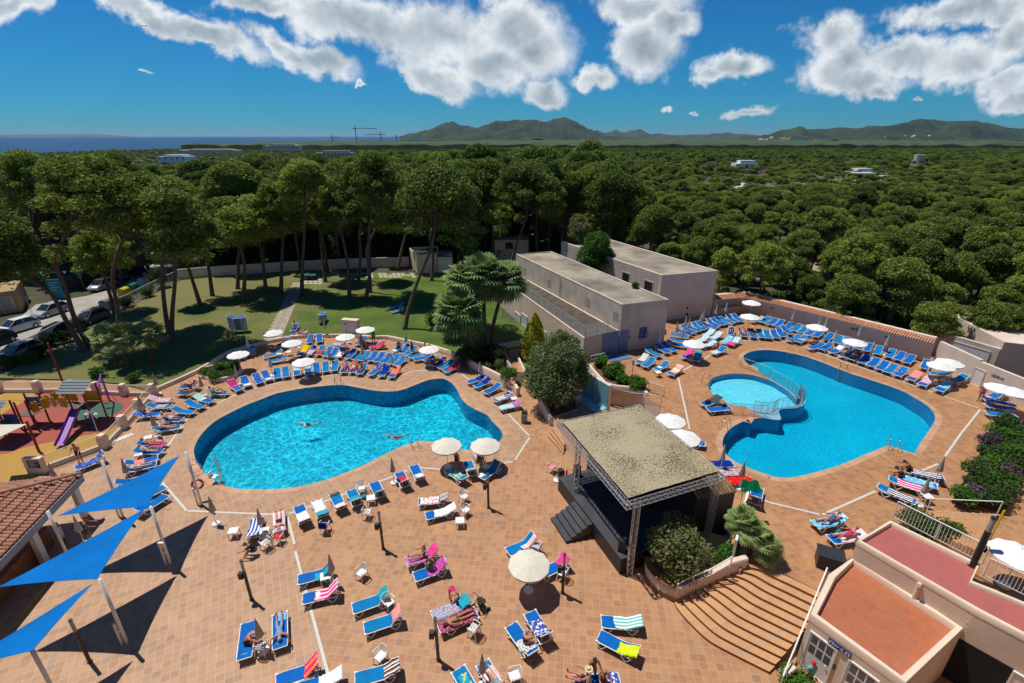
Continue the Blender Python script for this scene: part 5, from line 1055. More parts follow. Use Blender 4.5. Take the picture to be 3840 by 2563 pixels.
W0,W1,W2=V2(24.0,56.4),V2(28.2,57.6),V2(39.45,42.9)
ORT=mat('orange_roof_tile',(0.60,0.20,0.07),.8,.25,3,island=.35)
DKT=mat('weathered_roof_tile',(0.42,0.21,0.13),.9,.35,2.5,island=.4)
def tile_row(b,A,B_,inward,z_hi,z_lo,depth,pitch=.22,r=.085,rows=2):
 d=(B_-A);L_=Vector((d.x,d.y,0)).length;d=Vector((d.x,d.y,0)).normalized();n=int(L_/pitch)
 for i in range(n):
  for q in range(rows):
   p0=A+d*(i+.5)*pitch+inward*(depth*q/rows);p1=A+d*(i+.5)*pitch+inward*(depth*(q+1)/rows+.05)
   za=z_hi+(z_lo-z_hi)*q/rows;zb=z_hi+(z_lo-z_hi)*(q+1)/rows-.01
   vs=[];m_=5
   for(p_,z_,rr)in((p0,za-.02,r*.9),(p1,zb+.015,r*1.08)):
    for k_ in range(m_+1):
     a=math.pi*k_/m_;vs.append((p_.x+d.x*math.cos(a)*rr,p_.y+d.y*math.cos(a)*rr,z_+math.sin(a)*rr))
   b.add(vs,[(k_,k_+1,m_+2+k_,m_+1+k_)for k_ in range(m_)])
t=thing('tiled_wall','pink terrace wall topped with orange roof tiles behind the upper pool','wall',(30,50,ZU))
TH=4.05
def wprism(name,A,B_,th,z0,z1,m,t,side=1):
 d=(B_-A);d.z=0;d.normalize();n__=Vector((-d.y,d.x,0))*side;b=MB()
 b.prism([(A.x,A.y),(B_.x,B_.y),(B_.x+n__.x*th,B_.y+n__.y*th),(A.x+n__.x*th,A.y+n__.y*th)],z0,z1);o=b.build(name,m,t)
 if t:o.location-=Vector(t.location)
 return o
for(A,B_,nm_)in((W0,W1,'wall'),(W1,W2,'wall')):
 wprism(nm_,A,B_,.5,0,TH+.1,STUCCO,t);
 d=(B_-A).normalized();inw=Vector((d.y,-d.x,0))
 b=MB();tile_row(b,A+Vector((0,0,0)),B_,inw,TH+.02,TH-.28,.55);o=b.build('roof_tiles',ORT,t,True);o.location-=Vector(t.location)
 b=MB();b.add([(q.x,q.y,z_)for q,z_ in((A,TH-.01),(B_,TH-.01),(B_+inw*.56,TH-.31),(A+inw*.56,TH-.31),(A,TH-.08),(B_,TH-.08),(B_+inw*.56,TH-.38),(A+inw*.56,TH-.38))],[(0,1,2,3),(7,6,5,4),(3,2,6,7)]);o=b.build('eaves_board',STUCCO,t);o.location-=Vector(t.location)
 b=MB();p_=[A,B_,B_+inw*.12,A+inw*.12];b.prism([(q.x,q.y)for q in p_],TH-1.0,TH-.35);o=b.build('plaster_band',STUCCO,t);o.location-=Vector(t.location)
GSH=mat('grey_shutter',(0.30,0.30,0.31),.6)
inw=Vector(((W1-W0).y,-(W1-W0).x,0)).normalized()
s0,z1=on_wall(TL['k'](1215,120),W0,W1);s1,z0=on_wall(TL['k'](1550,80),W0,W1)
ts=thing('serving_hatch','grey shuttered hatch with a wooden shelf in the tiled wall corner','hatch',(24,56,ZU))
winpart(ts,'shutter',W0,W1,.25,3.6,2.75,3.62,inw,GSH,.05,STUCCO2,off=.125)
winpart(ts,'shelf',W0,W1,.1,3.6,2.62,2.68,inw,mat('wooden_shelf',(0.35,0.2,0.1),.7),off=.12,th=.3)
d12=(W2-W1).normalized();in12=Vector((d12.y,-d12.x,0))
W1o,W2o=W1+in12*.125,W2+in12*.125
for nm_,(x0,y0,x1,y1),m_,lab in(('info_plate',(850,470,885,507),SDARK,'left dark plate on the tiled wall band'),('info_plate',(893,475,930,518),SDARK,'second dark plate on the tiled wall band'),('info_plate',(1310,583,1350,620),SDARK,'dark plate near the right end of the tiled wall')):
 sign_on(nm_,W1o,W2o,in12,'l',x0,y0,x1,y1,m_,lab,lines=2)
sign_on('info_plate',W1o,W2o,in12,'k',1948,188,1978,222,SDARK,'dark plate at the left end of the tiled wall band',lines=2)
X0=W2+Vector((.2,-.3,0));X1=Q('m',1620,885,ZU);X2=Q('m',2349,1210,ZU);X1.z=X2.z=0;X3=X2+(X2-X1).normalized()*8
t=thing('side_wall','pale stucco wall right of the tiles with a small white louvred door','wall',(39.6,38,ZU))
for A,B_,h_ in((X0,X1,3.95),(X1,X3,3.8)):wprism('wall',A,B_,.3,0,h_,STUCCO,t)
dX=(X2-X1).normalized();inX=Vector((dX.y,-dX.x,0))
s0,_q=on_wall(TL['m'](1640,800),X1,X3);s1,_q=on_wall(TL['m'](1740,850),X1,X3)
winpart(t,'door',X1,X3,s0,max(s1,s0+.75),ZU+.05,ZU+1.5,inX,WPAINT,.05,STUCCO,th=.03)
for k_,(x0,y0,x1,y1,m_,lab)in enumerate(((1912,740,1955,788,SDARK,'first dark plate right of the white wall door'),(1960,758,2002,805,SDARK,'second dark plate right of the white wall door'),(2008,778,2068,830,SBLUE,'blue sign right of the white wall door'))):
 sign_on('info_plate',X1,X3,inX,'m',x0,y0,x1,y1,m_,lab,lines=2)
t=thing('yard_building','pale rendered yard wall and gate posts behind the right corner','building',(45,47,0))
Y0=Vector((41.2,45.3,0));Y1=P(TL['m'](2020,420),3.9);Y1.z=0
wprism('wall',Y0,Y1,.35,0,4.0,STUCCO2,t)
Y2=P(TL['m'](2110,190),6.0);Y2.z=0
b=MB();b.prism([(Y1.x+.1,Y1.y),(Y1.x+14,Y1.y-6),(Y1.x+18,Y1.y+6),(Y1.x+1.5,Y1.y+8)],0,4.7);o=b.build('block',STUCCO,t);o.location-=Vector(t.location)
dY=(Y1-Y0).normalized();inY=Vector((dY.y,-dY.x,0))
winpart(t,'gate',Y0,Y1,1.6,4.6,1.7,3.5,inY,SHUT,.06,STUCCO2)
CR=CREAMW
ZR=2.9
rim=[Q('p',790,400,ZR),Q('p',1800,1060,ZR),Q('p',1270,1566,ZR),Q('p',390,930,ZR),Q('p',560,560,ZR)]
t=thing('toilet_block','cream toilet block with an orange tiled flat roof and blue sign','building',(15,15,0));tw=t
bd=mat('orange_brick_roof',(0.5,0.14,0.06),.8)
ROOFT=tilemat('orange_paver_roof',(0.44,0.135,0.06),(0.40,0.12,0.05),(0.42,0.22,0.12),bw=.26,rh=.13,ms=.005,off=.5,use_uv=True)
b=MB();b.prism([(p.x,p.y)for p in rim],-.0,ZR-.30);o=b.build('wall',CR,t);o.location-=Vector(t.location)
ins=offset_poly(rim,-.30);rr=sheet('roof_paving',ins,ZR-.28,ROOFT,kind=None,rot=math.atan2((rim[1]-rim[0]).y,(rim[1]-rim[0]).x));rr.parent=t;rr.location=-Vector(t.location)
def roundrim(t,rim,z,w_,h_,m,name='parapet'):
 b=MB();k=len(rim);prof_=[(0,-h_),(0,-.06),(.05,0),(w_-.05,0),(w_,-.06),(w_,-h_)];loops=[offset_poly(rim,-q[0])for q in prof_];vs=[]
 for lp_,q in zip(loops,prof_):vs+=[(p.x,p.y,z+q[1])for p in lp_]
 fs=[(j*k+i,j*k+(i+1)%k,(j+1)*k+(i+1)%k,(j+1)*k+i)for j in range(len(prof_)-1)for i in range(k)]
 b.add(vs,fs);o=b.build(name,m,t,'auto');o.location-=Vector(t.location);return o
roundrim(t,offset_poly(rim,.012),ZR,.32,.38,CR)
fa,fb=rim[3].copy(),rim[2].copy();fa.z=fb.z=0;outW=Vector(((fb-fa).y,-(fb-fa).x,0)).normalized()
if outW.dot(Vector((-1,-1,0)))<0:outW=-outW
DGL=mat('dark_door_glass',(0.10,0.115,0.12),.15)
for(x0,y0,x1,y1,nm_)in((395,1110,300,1390,'door'),(740,1390,660,1640,'door')):
 s0,z1=on_wall(TL['p'](x0,y0),fa,fb);z1=2.1
 dr=winpart(t,nm_,fa,fb,s0,s0+1.0,0.02,z1,outW,WPAINT,.05,WPAINT,th=.03)
 for a_ in range(3):
  for c_ in range(2):
   q=winpart(None,'glass_pane',fa,fb,s0+.08+a_*.3,s0+.08+a_*.3+.24,1.05+c_*.55-.0,1.05+c_*.55+(.42 if c_ else.45),outW,DGL,off=.032,th=.004);q.parent=dr;q.location=(0,0,0);
 q=MB();d=(fb-fa).normalized();pp=fa+d*(s0+.88)+outW*.08;q.tube([(pp.x-d.x*.1,pp.y-d.y*.1,1.0),(pp.x,pp.y,1.0)],.018,5);q.build('handle',STEEL,dr)
s0,z1=on_wall(TL['p'](550,1185),fa,fb);s1,z0=on_wall(TL['p'](745,1365),fa,fb)
tsn=thing('toilet_sign','dark blue sign reading W.C. above the toilet doors','sign',(fa.x,fa.y,0))
zc=(z0+z1)/2
winpart(tsn,'board',fa,fb,s0,s1,2.20,2.44,outW,NAVY,th=.05)
def text_on(txt,A,B_,s_c,zc,size,out,m,t,name='lettering',off=.06):
 cu_=bpy.data.curves.new(name,'FONT');cu_.body=txt;cu_.size=size;cu_.align_x='CENTER';cu_.align_y='CENTER';cu_.extrude=.004
 o=bpy.data.objects.new('tmp',cu_);COL.objects.link(o);dg=bpy.context.evaluated_depsgraph_get();me=bpy.data.meshes.new_from_object(o.evaluated_get(dg));bpy.data.objects.remove(o)
 me.name=name;me.materials.clear();me.materials.append(m);o=bpy.data.objects.new(name,me);COL.objects.link(o);o.parent=t
 d=(B_-A);d.z=0;d.normalize();p_=A+d*s_c+out*off;xa=Vector((0,0,1)).cross(out)
 M=Matrix(((xa.x,0,out.x,p_.x),(xa.y,0,out.y,p_.y),(0,1,0,zc),(0,0,0,1)))
 M.col[0][:3]=xa;M.col[1][:3]=(0,0,1);M.col[2][:3]=out;M.col[3][:3]=(p_.x-t.location.x,p_.y-t.location.y,zc-t.location.z)
 o.matrix_local=M;return o
text_on('W.C.',fa,fb,(s0+s1)/2,2.32,.2,outW,SWHITE,tsn)
for sgn in(-1,1):
 c_=(s0+s1)/2+sgn*(s1-s0)*.36;q=winpart(tsn,'pictogram',fa,fb,c_-.08,c_+.08,2.24,2.40,outW,SWHITE,off=.052,th=.004)
 q=winpart(tsn,'pictogram_figure',fa,fb,c_-.025,c_+.025,2.26,2.37,outW,NAVY,off=.058,th=.004)
s_,z_=on_wall(TL['p'](592,1405),fa,fb)
tsn2=thing('pictogram_sign','small dark pictogram plate between the toilet doors','sign',(fa.x,fa.y,0));winpart(tsn2,'board',fa,fb,s_-.11,s_+.11,z_-.13,z_+.13,outW,SDARK,th=.02);text_on('rl',fa,fb,s_,z_,.18,outW,SWHITE,tsn2,off=.026)
base_h=P(TL['p'](785,398),ZR);ZT=4.0
rim2=[Q('p',820,255,ZT),Q('p',1120,68,ZT),Q('p',1950,470,ZT),Q('p',1875,620,ZT),Q('p',2349,860,ZT)+Vector((1.6,-.95,0)),Q('p',2349,1160,ZT)+Vector((1.6,-1.6,0)),Q('p',1912,892,ZT)]
t=thing('red_roof_block','cream building block with a dull red painted flat roof','building',(18,16,0));tr_=t
REDR=mat('dull_red_roof_paint',(0.42,0.115,0.10),.85,.18,1.5,col2=(0.36,0.10,0.085))
b=MB();b.prism([(p.x,p.y)for p in rim2],0,ZT-.22);o=b.build('wall',CR,t);o.location-=Vector(t.location)
rr=sheet('roof_paint',offset_poly(rim2,-.2),ZT-.20,REDR,kind=None);rr.parent=t;rr.location=-Vector(t.location)
roundrim(t,offset_poly(rim2,.012),ZT,.24,.28,CR)
for(x_,y_,hh)in((968,418,.3),(1340,620,.8),(1828,965,.3)):
 p_=P(TL['p'](x_,y_+(160 if hh>.5 else 40)),ZR+(.0 if hh>.5 else.2));b=MB();r_=.09 if hh>.5 else.03
 b.tube([(p_.x,p_.y,ZR),(p_.x,p_.y,ZR+hh),(p_.x-.14,p_.y-.1,ZR+hh+.03)],r_,10);o=b.build('vent_pipe',CR,t,'auto');o.location-=Vector(t.location)
gx=P(TL['p'](2060,1330),1.0);
ga,gb=rim2[6].copy(),rim2[5].copy();ga.z=gb.z=0;outG=Vector(((gb-ga).y,-(gb-ga).x,0)).normalized();outG=outG if outG.y<0 else-outG
dg_=(gb-ga).normalized();ga0=ga-dg_*.3
winpart(t,'garage_shade_panel',ga0,gb,.1,1.9,0.02,2.3,outG,mat('garage_interior_shade',(0.01,0.01,0.01),.9),th=.02)  # flat black panel painted in for the shade inside the garage
winpart(t,'louvred_door',ga0,gb,1.95,3.4,.02,2.2,outG,WPAINT,.06,WPAINT,th=.05)
railing('roof_railing',[Q('p',1145,40,ZT),Q('p',1965,465,ZT)],ZT-.05,1.0,'white bar railing along the red roof towards the terrace stairs',WPAINT,bar=.13,posts=1.9,br=.011,top=.03)
railing('balcony_railing',[Q('p',1960,600,ZT)+Vector((.12,.1,0)),Q('p',2349,830,ZT)+Vector((1.2,-.8,0))],ZT,1.0,'white bar railing in front of the restaurant terrace parasol',WPAINT,bar=.12,posts=1.9,br=.011,top=.03)
ZH=3.1
ht=[Q('E',1240,500,ZH),Q('E',1060,490,ZH),Q('E',870,895,ZH),rim2[3]+Vector((.1,.1,0)),rim2[4]+Vector((.1,.2,0)),V2(32,9),V2(40,14),V2(33,24)]
ht=[Vector((p.x,p.y,0))for p in ht]
b=MB();b.prism([(p.x,p.y)for p in ht],0,ZH-.004);o=b.build('terrace_base',CREAMW);o['kind']='structure'
sheet('restaurant_terrace',ht,ZH,TILEU,rot=ROT1+R(40))
sa,sb=Q('E',315,450,ZU),Q('E',200,600,ZU);ta,tb_=Q('E',1050,490,ZH),Q('E',900,900,ZH)
b=MB();ns=9;us=[]
for i in range(ns):
 a0=sa.lerp(ta,i/ns);b0=sb.lerp(tb_,i/ns);z_=ZU+(ZH-ZU)*(i+1)/ns
 a1=ta+Vector((.3,.1,0));b1=tb_+Vector((.3,.1,0))
 b.prism([(a0.x,a0.y),(a1.x,a1.y),(b1.x,b1.y),(b0.x,b0.y)],ZU-.1,z_-.002*0)
o=b.build('terrace_stairs',STUCCO2 if False else mat('stair_tile_plain',(0.50,0.265,0.12),.6,.15,1.5));o['kind']='structure'
railing('stair_rail',[Q('E',318,450,ZU),Q('E',1050,495,ZH)],ZU,.95,'white two bar rail along the stairs beside the flower beds',WPAINT,bar=0,posts=2.0,zs=[ZU,ZH],top=.03)
YEL=mat('yellow_edge_paint',(0.75,0.5,0.0),.6)
bot=[Q('x',240,535),Q('x',246,590),Q('x',300,665),Q('x',395,765),Q('x',480,840),Q('x',570,893),Q('x',700,960),Q('x',900,1060)]
topl=[Q('x',735,285,ZU),Q('x',765,292,ZU),Q('x',830,300,ZU),Q('x',900,315,ZU),Q('x',1000,365,ZU),Q('x',1110,415,ZU),Q('x',1240,478,ZU),Q('x',1340,525,ZU)]
NS=11;b=MB();
def resamp(pts,n):
 pts=[Vector((p.x,p.y,0))for p in pts];pts=arc_smooth(pts,5);ls=[0]
 for i in range(len(pts)-1):ls.append(ls[-1]+(pts[i+1]-pts[i]).length)
 out=[]
 for k_ in range(n+1):
  x=ls[-1]*k_/n
  for i in range(len(pts)-1):
   if ls[i+1]>=x-1e-9:q=(x-ls[i])/max(1e-9,ls[i+1]-ls[i]);out.append(pts[i].lerp(pts[i+1],q));break
 return out
BT,TP=resamp(bot,30),resamp(topl,30);vs=[];uvd=[]
me=bpy.data.meshes.new('wide_stairs');fs=[];mi_=[]
for i in range(NS):
 z0_,z1_=ZU*i/NS,ZU*(i+1)/NS
 ln=[BT[k_].lerp(TP[k_],i/NS)for k_ in range(31)];ln2=[BT[k_].lerp(TP[k_],(i+1)/NS)for k_ in range(31)]
 o_=len(vs);vs+=[(p.x,p.y,z0_)for p in ln]+[(p.x,p.y,z1_)for p in ln]+[(p.x,p.y,z1_)for p in ln2];L_=[0]
 for k_ in range(30):L_.append(L_[-1]+(ln[k_+1]-ln[k_]).length)
 uvd+=[(l_,10.02)for l_ in L_]+[(l_,.175)for l_ in L_]+[(l_,.175+.35)for l_ in L_]
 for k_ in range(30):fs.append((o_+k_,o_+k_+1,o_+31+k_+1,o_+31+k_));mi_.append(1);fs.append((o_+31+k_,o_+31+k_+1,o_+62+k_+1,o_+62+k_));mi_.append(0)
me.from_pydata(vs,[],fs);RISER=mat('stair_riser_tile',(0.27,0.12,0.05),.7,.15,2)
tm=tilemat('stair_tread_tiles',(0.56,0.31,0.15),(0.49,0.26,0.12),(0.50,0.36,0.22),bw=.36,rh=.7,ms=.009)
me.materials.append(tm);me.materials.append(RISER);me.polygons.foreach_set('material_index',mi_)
ul=me.uv_layers.new(name='UVMap');ul.data.foreach_set('uv',[c for lp_ in me.loops for c in uvd[lp_.vertex_index]])
o=bpy.data.objects.new('wide_stairs',me);COL.objects.link(o);o['kind']='structure'
zz=[0.9,2.55];pa=P(TL['p'](140,1500),.95);pb=P(TL['p'](545,505),2.6)
t=thing('stair_handrail','long white handrail running down the stairs along the toilet block','railing',(pa.x,pa.y,0));b=MB();b.tube([(0,0,.95),(pb.x-pa.x,pb.y-pa.y,2.6)],.035,8);b.build('handrail',WPAINT,t)
for q in(0.0,.33,.66,1.0):
 b=MB();x_,y_=(pb.x-pa.x)*q,(pb.y-pa.y)*q;b.tube([(x_,y_,1.65*q+.0),(x_,y_,.95+1.65*q)],.022,6);b.build('post',WPAINT,t)
wallrun('stair_side_wall',[Q('p',240,1400,.9),Q('p',160,1500,.6)],0,.9,.3,CREAMW,'cream wall stub at the foot of the stair handrail')
SAND=mat('gravel_bed',(0.42,0.33,0.20),1.0,.5,8,col2=(0.24,0.18,0.11),bump=1.0,bscale=40)
pl_=[Q('x',50,290,.75),Q('x',60,370,.75),Q('x',120,430,.75),Q('x',200,470,.75),Q('x',290,505,.75),Q('x',350,470,.75)]
plb=[Vector((p.x,p.y,0))for p in(Q('x',48,330),Q('x',60,390),Q('x',110,460),Q('x',170,505),Q('x',240,535),Q('x',300,520))]
stp=[BT[0].lerp(TP[0],q)for q in(0.0,.25,.5,.75,1.0)]
outer=arc_smooth(plb[:5],4)+stp[1:]+[Vector((12.6,21.6,0)),Vector((9.6,22.6,0)),Vector((7.9,20.4,0))]
t=thing('curved_planter','curved raised planter with pale wall and terracotta rim beside the black stage','planter',(9.5,19.5,0))
hs_=[]
b=MB();b.prism([(p.x,p.y)for p in outer],0,.62,0,None,1);o=b.build('bed',[STUCCO,SAND],t);o.location-=Vector(t.location)
ow=arc_smooth(plb[:5],4)+stp[1:]
hs2=[.85]*len(arc_smooth(plb[:5],4))+[.85+.3,1.55,2.0,ZU+.45]
TRIM=mat('brown_glazed_trim',(0.34,0.155,0.06),.5,.25,4)
o=wallrun('rim_wall',[p for p in ow],0,.85,.34,STUCCO,'',parent=t,hs=hs2);o.location-=Vector(t.location)
cap=arc_smooth(plb[:5],4);o=wallrun('rim_cap',cap,.855,.06,.44,TRIM,'',parent=t,round_=False);o.location-=Vector(t.location)
sk=[p for p in cap];o=wallrun('skirting',sk,0,.28,.39,TRIM,'',parent=t,round_=False);o.location-=Vector(t.location)
pA,pB,pC,pD=Q('x',265,430,1.25),Q('x',375,375,1.6),Q('x',500,325,1.9),Q('x',645,240,2.5)
t=thing('stair_rail','white two bar rail on the planter wall beside the wide stairs','railing',tuple(pA));
for dz in(0,-.4):
 b=MB();b.tube([Vector((0,0,dz)),pB-pA+Vector((0,0,dz)),pC-pA+Vector((0,0,dz)),pD-pA+Vector((0,0,dz))],.035 if dz==0 else.025,6);b.build('rail_bar',WPAINT,t)
for q in(pA,pB,pC,pD):b=MB();b.tube([q-pA,q-pA+Vector((0,0,-.75))],.03,6);b.build('post',WPAINT,t)
SZ=1.05
s_fl,s_fr=Vector((3.02,26.49,0)),Vector((5.7,19.7,0))
dS=(s_fr-s_fl).normalized();nS=Vector((-dS.y,dS.x,0));nS=nS if nS.x>0 else-nS
SW=(s_fr-s_fl).length;SD=6.0
def SP(s,d,z=0):q=s_fl+dS*s+nS*d;return Vector((q.x,q.y,z))
t=thing('black_stage','black open air stage with steps under a truss roof','stage',tuple(s_fl));STO=Vector(t.location)
CARPET=mat('dark_blue_stage_carpet',(0.018,0.021,0.032),.95,.6,7,col2=(0.045,0.05,0.065),bump=.4)
BST=mat('black_stage_floor',(0.035,0.037,0.042),.6,.4,1.2,col2=(0.06,0.063,0.07))
b=MB();b.prism([tuple(SP(0,0)[:2]),tuple(SP(SW,0)[:2]),tuple(SP(SW,1.9)[:2]),tuple(SP(SW-1.3,4.3)[:2]),tuple(SP(SW-1.3,SD)[:2]),tuple(SP(0,SD)[:2])],0,SZ,0,None,1);o=b.build('platform',[BLACK,BST],t);o.location-=STO
c_=[SP(.25,.95,SZ+.012),SP(SW-.15,.95,SZ+.012),SP(SW-.15,1.9,SZ+.012),SP(SW-1.4,4.2,SZ+.012),SP(.25,SD-.2,SZ+.012)]
b=MB();b.prism([(q.x,q.y)for q in c_],SZ+.002,SZ+.014);o=b.build('carpet',CARPET,t);o.location-=STO
cs=on=None
tS2=thing('stage_steps','black five step stair against the front of the stage','steps',tuple(SP(3.4,0)))
g0=Q('c',1300,1330);u0=(Vector((g0.x,g0.y,0))-s_fl).dot(dS)
for i in range(5):
 b=MB();z1_=SZ*(5-i)/6.0;q=[SP(u0-2.15,-.33*(i+0)),SP(u0-.1,-.33*(i+0)),SP(u0-.1,-.33*(i+1)),SP(u0-2.15,-.33*(i+1))]
 b.prism([(p.x,p.y)for p in q],0,z1_);b.prism([(p.x-nS.x*.0,p.y)for p in q],z1_,z1_+.02);o=b.build('step',BST if i%1==0 else BLACK,tS2);o.location-=Vector(tS2.location)
ZB=3.25
t=thing('backstage_shed','black boarded shed at the back of the stage with an old brown tile roof','shed',tuple(SP(SW,4)))
q=[Q('q',1225,200,ZB),Q('q',1640,105,ZB),Q('q',1640,105,ZB)+nS*.1+dS*-2.2,Q('q',1225,200,ZB)-dS*3.2]
q=[Q('n',520,1040,ZB),Q('n',880,970,ZB),Q('n',880,970,ZB)-dS*3.4,Q('n',520,1040,ZB)-dS*3.6]
b=MB();b.prism([(p.x,p.y)for p in q],0.0,ZB-.1);o=b.build('wall',BLACK,t);o.location-=Vector(t.location)
rb=MB();e0,e1=q[0]+dS*.15,q[1]+dS*.15;back=-dS
tile_row(rb,Vector((e0.x,e0.y,0)),Vector((e1.x,e1.y,0)),back,ZB+.0,ZB+.55,1.9,rows=5);
rb.add([(e0.x,e0.y,ZB-.06),(e1.x,e1.y,ZB-.06),(e1.x+back.x*1.9,e1.y+back.y*1.9,ZB+.5),(e0.x+back.x*1.9,e0.y+back.y*1.9,ZB+.5)],[(0,1,2,3)])
OLDT=mat('old_brown_tiles',(0.33,0.20,0.10),.95,.5,1.5,island=.5);o=rb.build('roof_tiles',OLDT,t,True);o.location-=Vector(t.location)
e0b,e1b=e0+back*1.9,e1+back*1.9;rb=MB();tile_row(rb,Vector((e1b.x+back.x*1.9,e1b.y+back.y*1.9,0)),Vector((e0b.x+back.x*1.9,e0b.y+back.y*1.9,0)),-back,ZB,ZB+.55,1.9,rows=5);o=rb.build('roof_tiles',OLDT,t,True);o.location-=Vector(t.location)
q2=[SP(-.2,2.2),SP(-.2,5.6),SP(2.2,5.6),SP(2.2,3.6)]
t=thing('bar_kiosk','wooden fronted kiosk at the left end of the stage under the truss roof','kiosk',tuple(SP(0,3)))
WOOD=mat('orange_brown_wood',(0.30,0.12,0.04),.6,.3,3);b=MB();b.prism([(p.x,p.y)for p in q2],0,2.6);o=b.build('wall',WOOD,t);o.location-=Vector(t.location)
b=MB();b.prism([(p.x,p.y)for p in offset_poly(q2,.35)],2.6,2.72);o=b.build('roof',ROOFC,t);o.location-=Vector(t.location)
winpart(t,'poster',SP(-.2,2.2),SP(-.2,5.6),.1,.8,1.2,2.3,-dS,mat('blue_yellow_poster',(0.06,0.07,0.3),.6,.3,3),th=.02)
ZTR=5.0
rc=[Q('c',1190,205,ZTR),Q('c',1950,45,ZTR),Q('n',790,850,ZTR),Q('c',1840,975,ZTR)]
rc=[Vector((p.x,p.y,0))for p in rc]
t=thing('truss_canopy','aluminium truss roof over the stage with a speckled worn sheet','canopy',tuple(rc[3]));TO=Vector(t.location)
def truss(b,A,B_,wd=.26,side=None,r=.026,seg=.36):
 A=Vector(A);B_=Vector(B_);d=(B_-A).normalized();
 up_=Vector((0,0,1))if abs(d.z)<.5 else Vector((1,0,0));u_=d.cross(up_).normalized();v_=u_.cross(d).normalized()
 if side is not None and abs(d.z)<.5:u_=side
 cs_=[(0,0),(wd,0),(wd,wd),(0,wd)];C4=[(A+u_*a+v_*-c,B_+u_*a+v_*-c)for a,c in cs_]
 for(a,c)in C4:b.tube([a,c],r,5)
 n=int((B_-A).length/seg)
 for f in range(4):
  p,q=C4[f],C4[(f+1)%4]
  for i in range(n):
   x0=p[0].lerp(p[1],i/n);x1=q[0].lerp(q[1],(i+.5)/n);x2=p[0].lerp(p[1],(i+1)/n)
   b.tube([x0,x1,x2],r*.5,4,cap=False)
cen4=sum(rc,Vector())/4
for i in range(4):
 b=MB();A=rc[i];B_=rc[(i+1)%4];d=(B_-A).normalized();sd_=Vector((-d.y,d.x,0));sd_=sd_ if sd_.dot(cen4-A)>0 else-sd_
 truss(b,Vector((A.x,A.y,ZTR)),Vector((B_.x,B_.y,ZTR)),side=sd_);o=b.build('truss_beam',ALU,t);o.location-=TO
for(px,x_,y_,zb_)in(('q',520,1035,0.0),('q',1375,618,.62)):
 p_=Q(px,x_,y_,zb_);b=MB();
 truss(b,(p_.x-.13,p_.y-.13,zb_),(p_.x-.13,p_.y-.13,ZTR-.1),wd=.26);o=b.build('truss_tower',ALU,t);o.location-=TO
for p_ in(rc[0]+(cen4-rc[0]).normalized()*1.6+Vector((0,-.9,0)),rc[1]+(cen4-rc[1]).normalized()*1.2):
 b=MB();truss(b,(p_.x,p_.y,0.1),(p_.x,p_.y,ZTR-.1));o=b.build('truss_tower',ALU,t);o.location-=TO
b=MB();ins4=[p+(cen4-p).normalized()*.42 for p in rc];g=14;vs=[]
for i in range(g+1):
 for j_ in range(g+1):
  a=ins4[0].lerp(ins4[1],i/g);c=ins4[3].lerp(ins4[2],i/g);q=a.lerp(c,j_/g);ed=math.sin(math.pi*i/g)*math.sin(math.pi*j_/g)
  vs.append((q.x,q.y,ZTR+.16+.10*ed+.05*noise.noise(Vector((i*.6,j_*.6,0)))))
b.add(vs,[(i*(g+1)+j_,(i+1)*(g+1)+j_,(i+1)*(g+1)+j_+1,i*(g+1)+j_+1)for i in range(g)for j_ in range(g)])
b.add([(v[0],v[1],v[2]-.12)for v in vs],[(i*(g+1)+j_,i*(g+1)+j_+1,(i+1)*(g+1)+j_+1,(i+1)*(g+1)+j_)for i in range(g)for j_ in range(g)],1)
def speck():
 m=bpy.data.materials.new('speckled_worn_sheet');m.use_nodes=True;t_=m.node_tree;bs=t_.nodes['Principled BSDF'];bs.inputs['Roughness'].default_value=.95
 co=N(t_,'ShaderNodeTexCoord');n1_=N(t_,'ShaderNodeTexNoise',_Scale=11.0,_Detail=3.0,_Roughness=.7);L(t_,co.outputs['Object'],n1_.inputs['Vector'])
 n2_=N(t_,'ShaderNodeTexNoise',_Scale=.5,_Detail=3.0);L(t_,co.outputs['Object'],n2_.inputs['Vector'])
 th_=math_(t_,'ADD',n1_.outputs[0],math_(t_,'MULTIPLY',math_(t_,'SUBTRACT',n2_.outputs[0],.5),.35))
 f_=math_(t_,'GREATER_THAN',th_,.55);mx_=N(t_,'ShaderNodeMix',data_type='RGBA');L(t_,f_,mx_.inputs[0]);mx_.inputs[6].default_value=(0.38,0.325,0.20,1);mx_.inputs[7].default_value=(0.13,0.11,0.06,1)
 L(t_,mx_.outputs[2],bs.inputs['Base Color']);return m
o=b.build('roof_sheet',[speck(),BLACK],t,True);o.location-=TO
def speaker(p_,h_,lab,rz=0):
 b=MB();b.prism([(-.2,-.2),(.2,-.2),(.15,.18),(-.15,.18)],0,h_);o=b.build('loudspeaker',BLACK);o.location=p_;o.rotation_euler=(0,0,rz)
 tag(o,lab,'loudspeaker','black loudspeakers at the stage')
 b=MB();b.box(-.16,.16,-.215,-.2,.08,h_-.08);b.build('grille',DARK,o)
speaker(Q('c',1375,690,SZ),.75,'black loudspeaker standing on the stage left end',.5);speaker(SP(SW-.5,.35,SZ),.8,'black loudspeaker at the stage right front beside the tower',1.2)
speaker(Q('c',1228,730,0),.8,'black covered speaker on the deck beside the stage end',.3)
b=MB();b.cyl(0,0,0,.1,.24,.24,20);b.cyl(0,0,.1,.4,.03,.03,8);o=b.build('parasol_stand',WHITE,None,'auto');o.location=Q('c',1195,745);tag(o,'round white empty parasol stand at the stage corner','parasol stand')
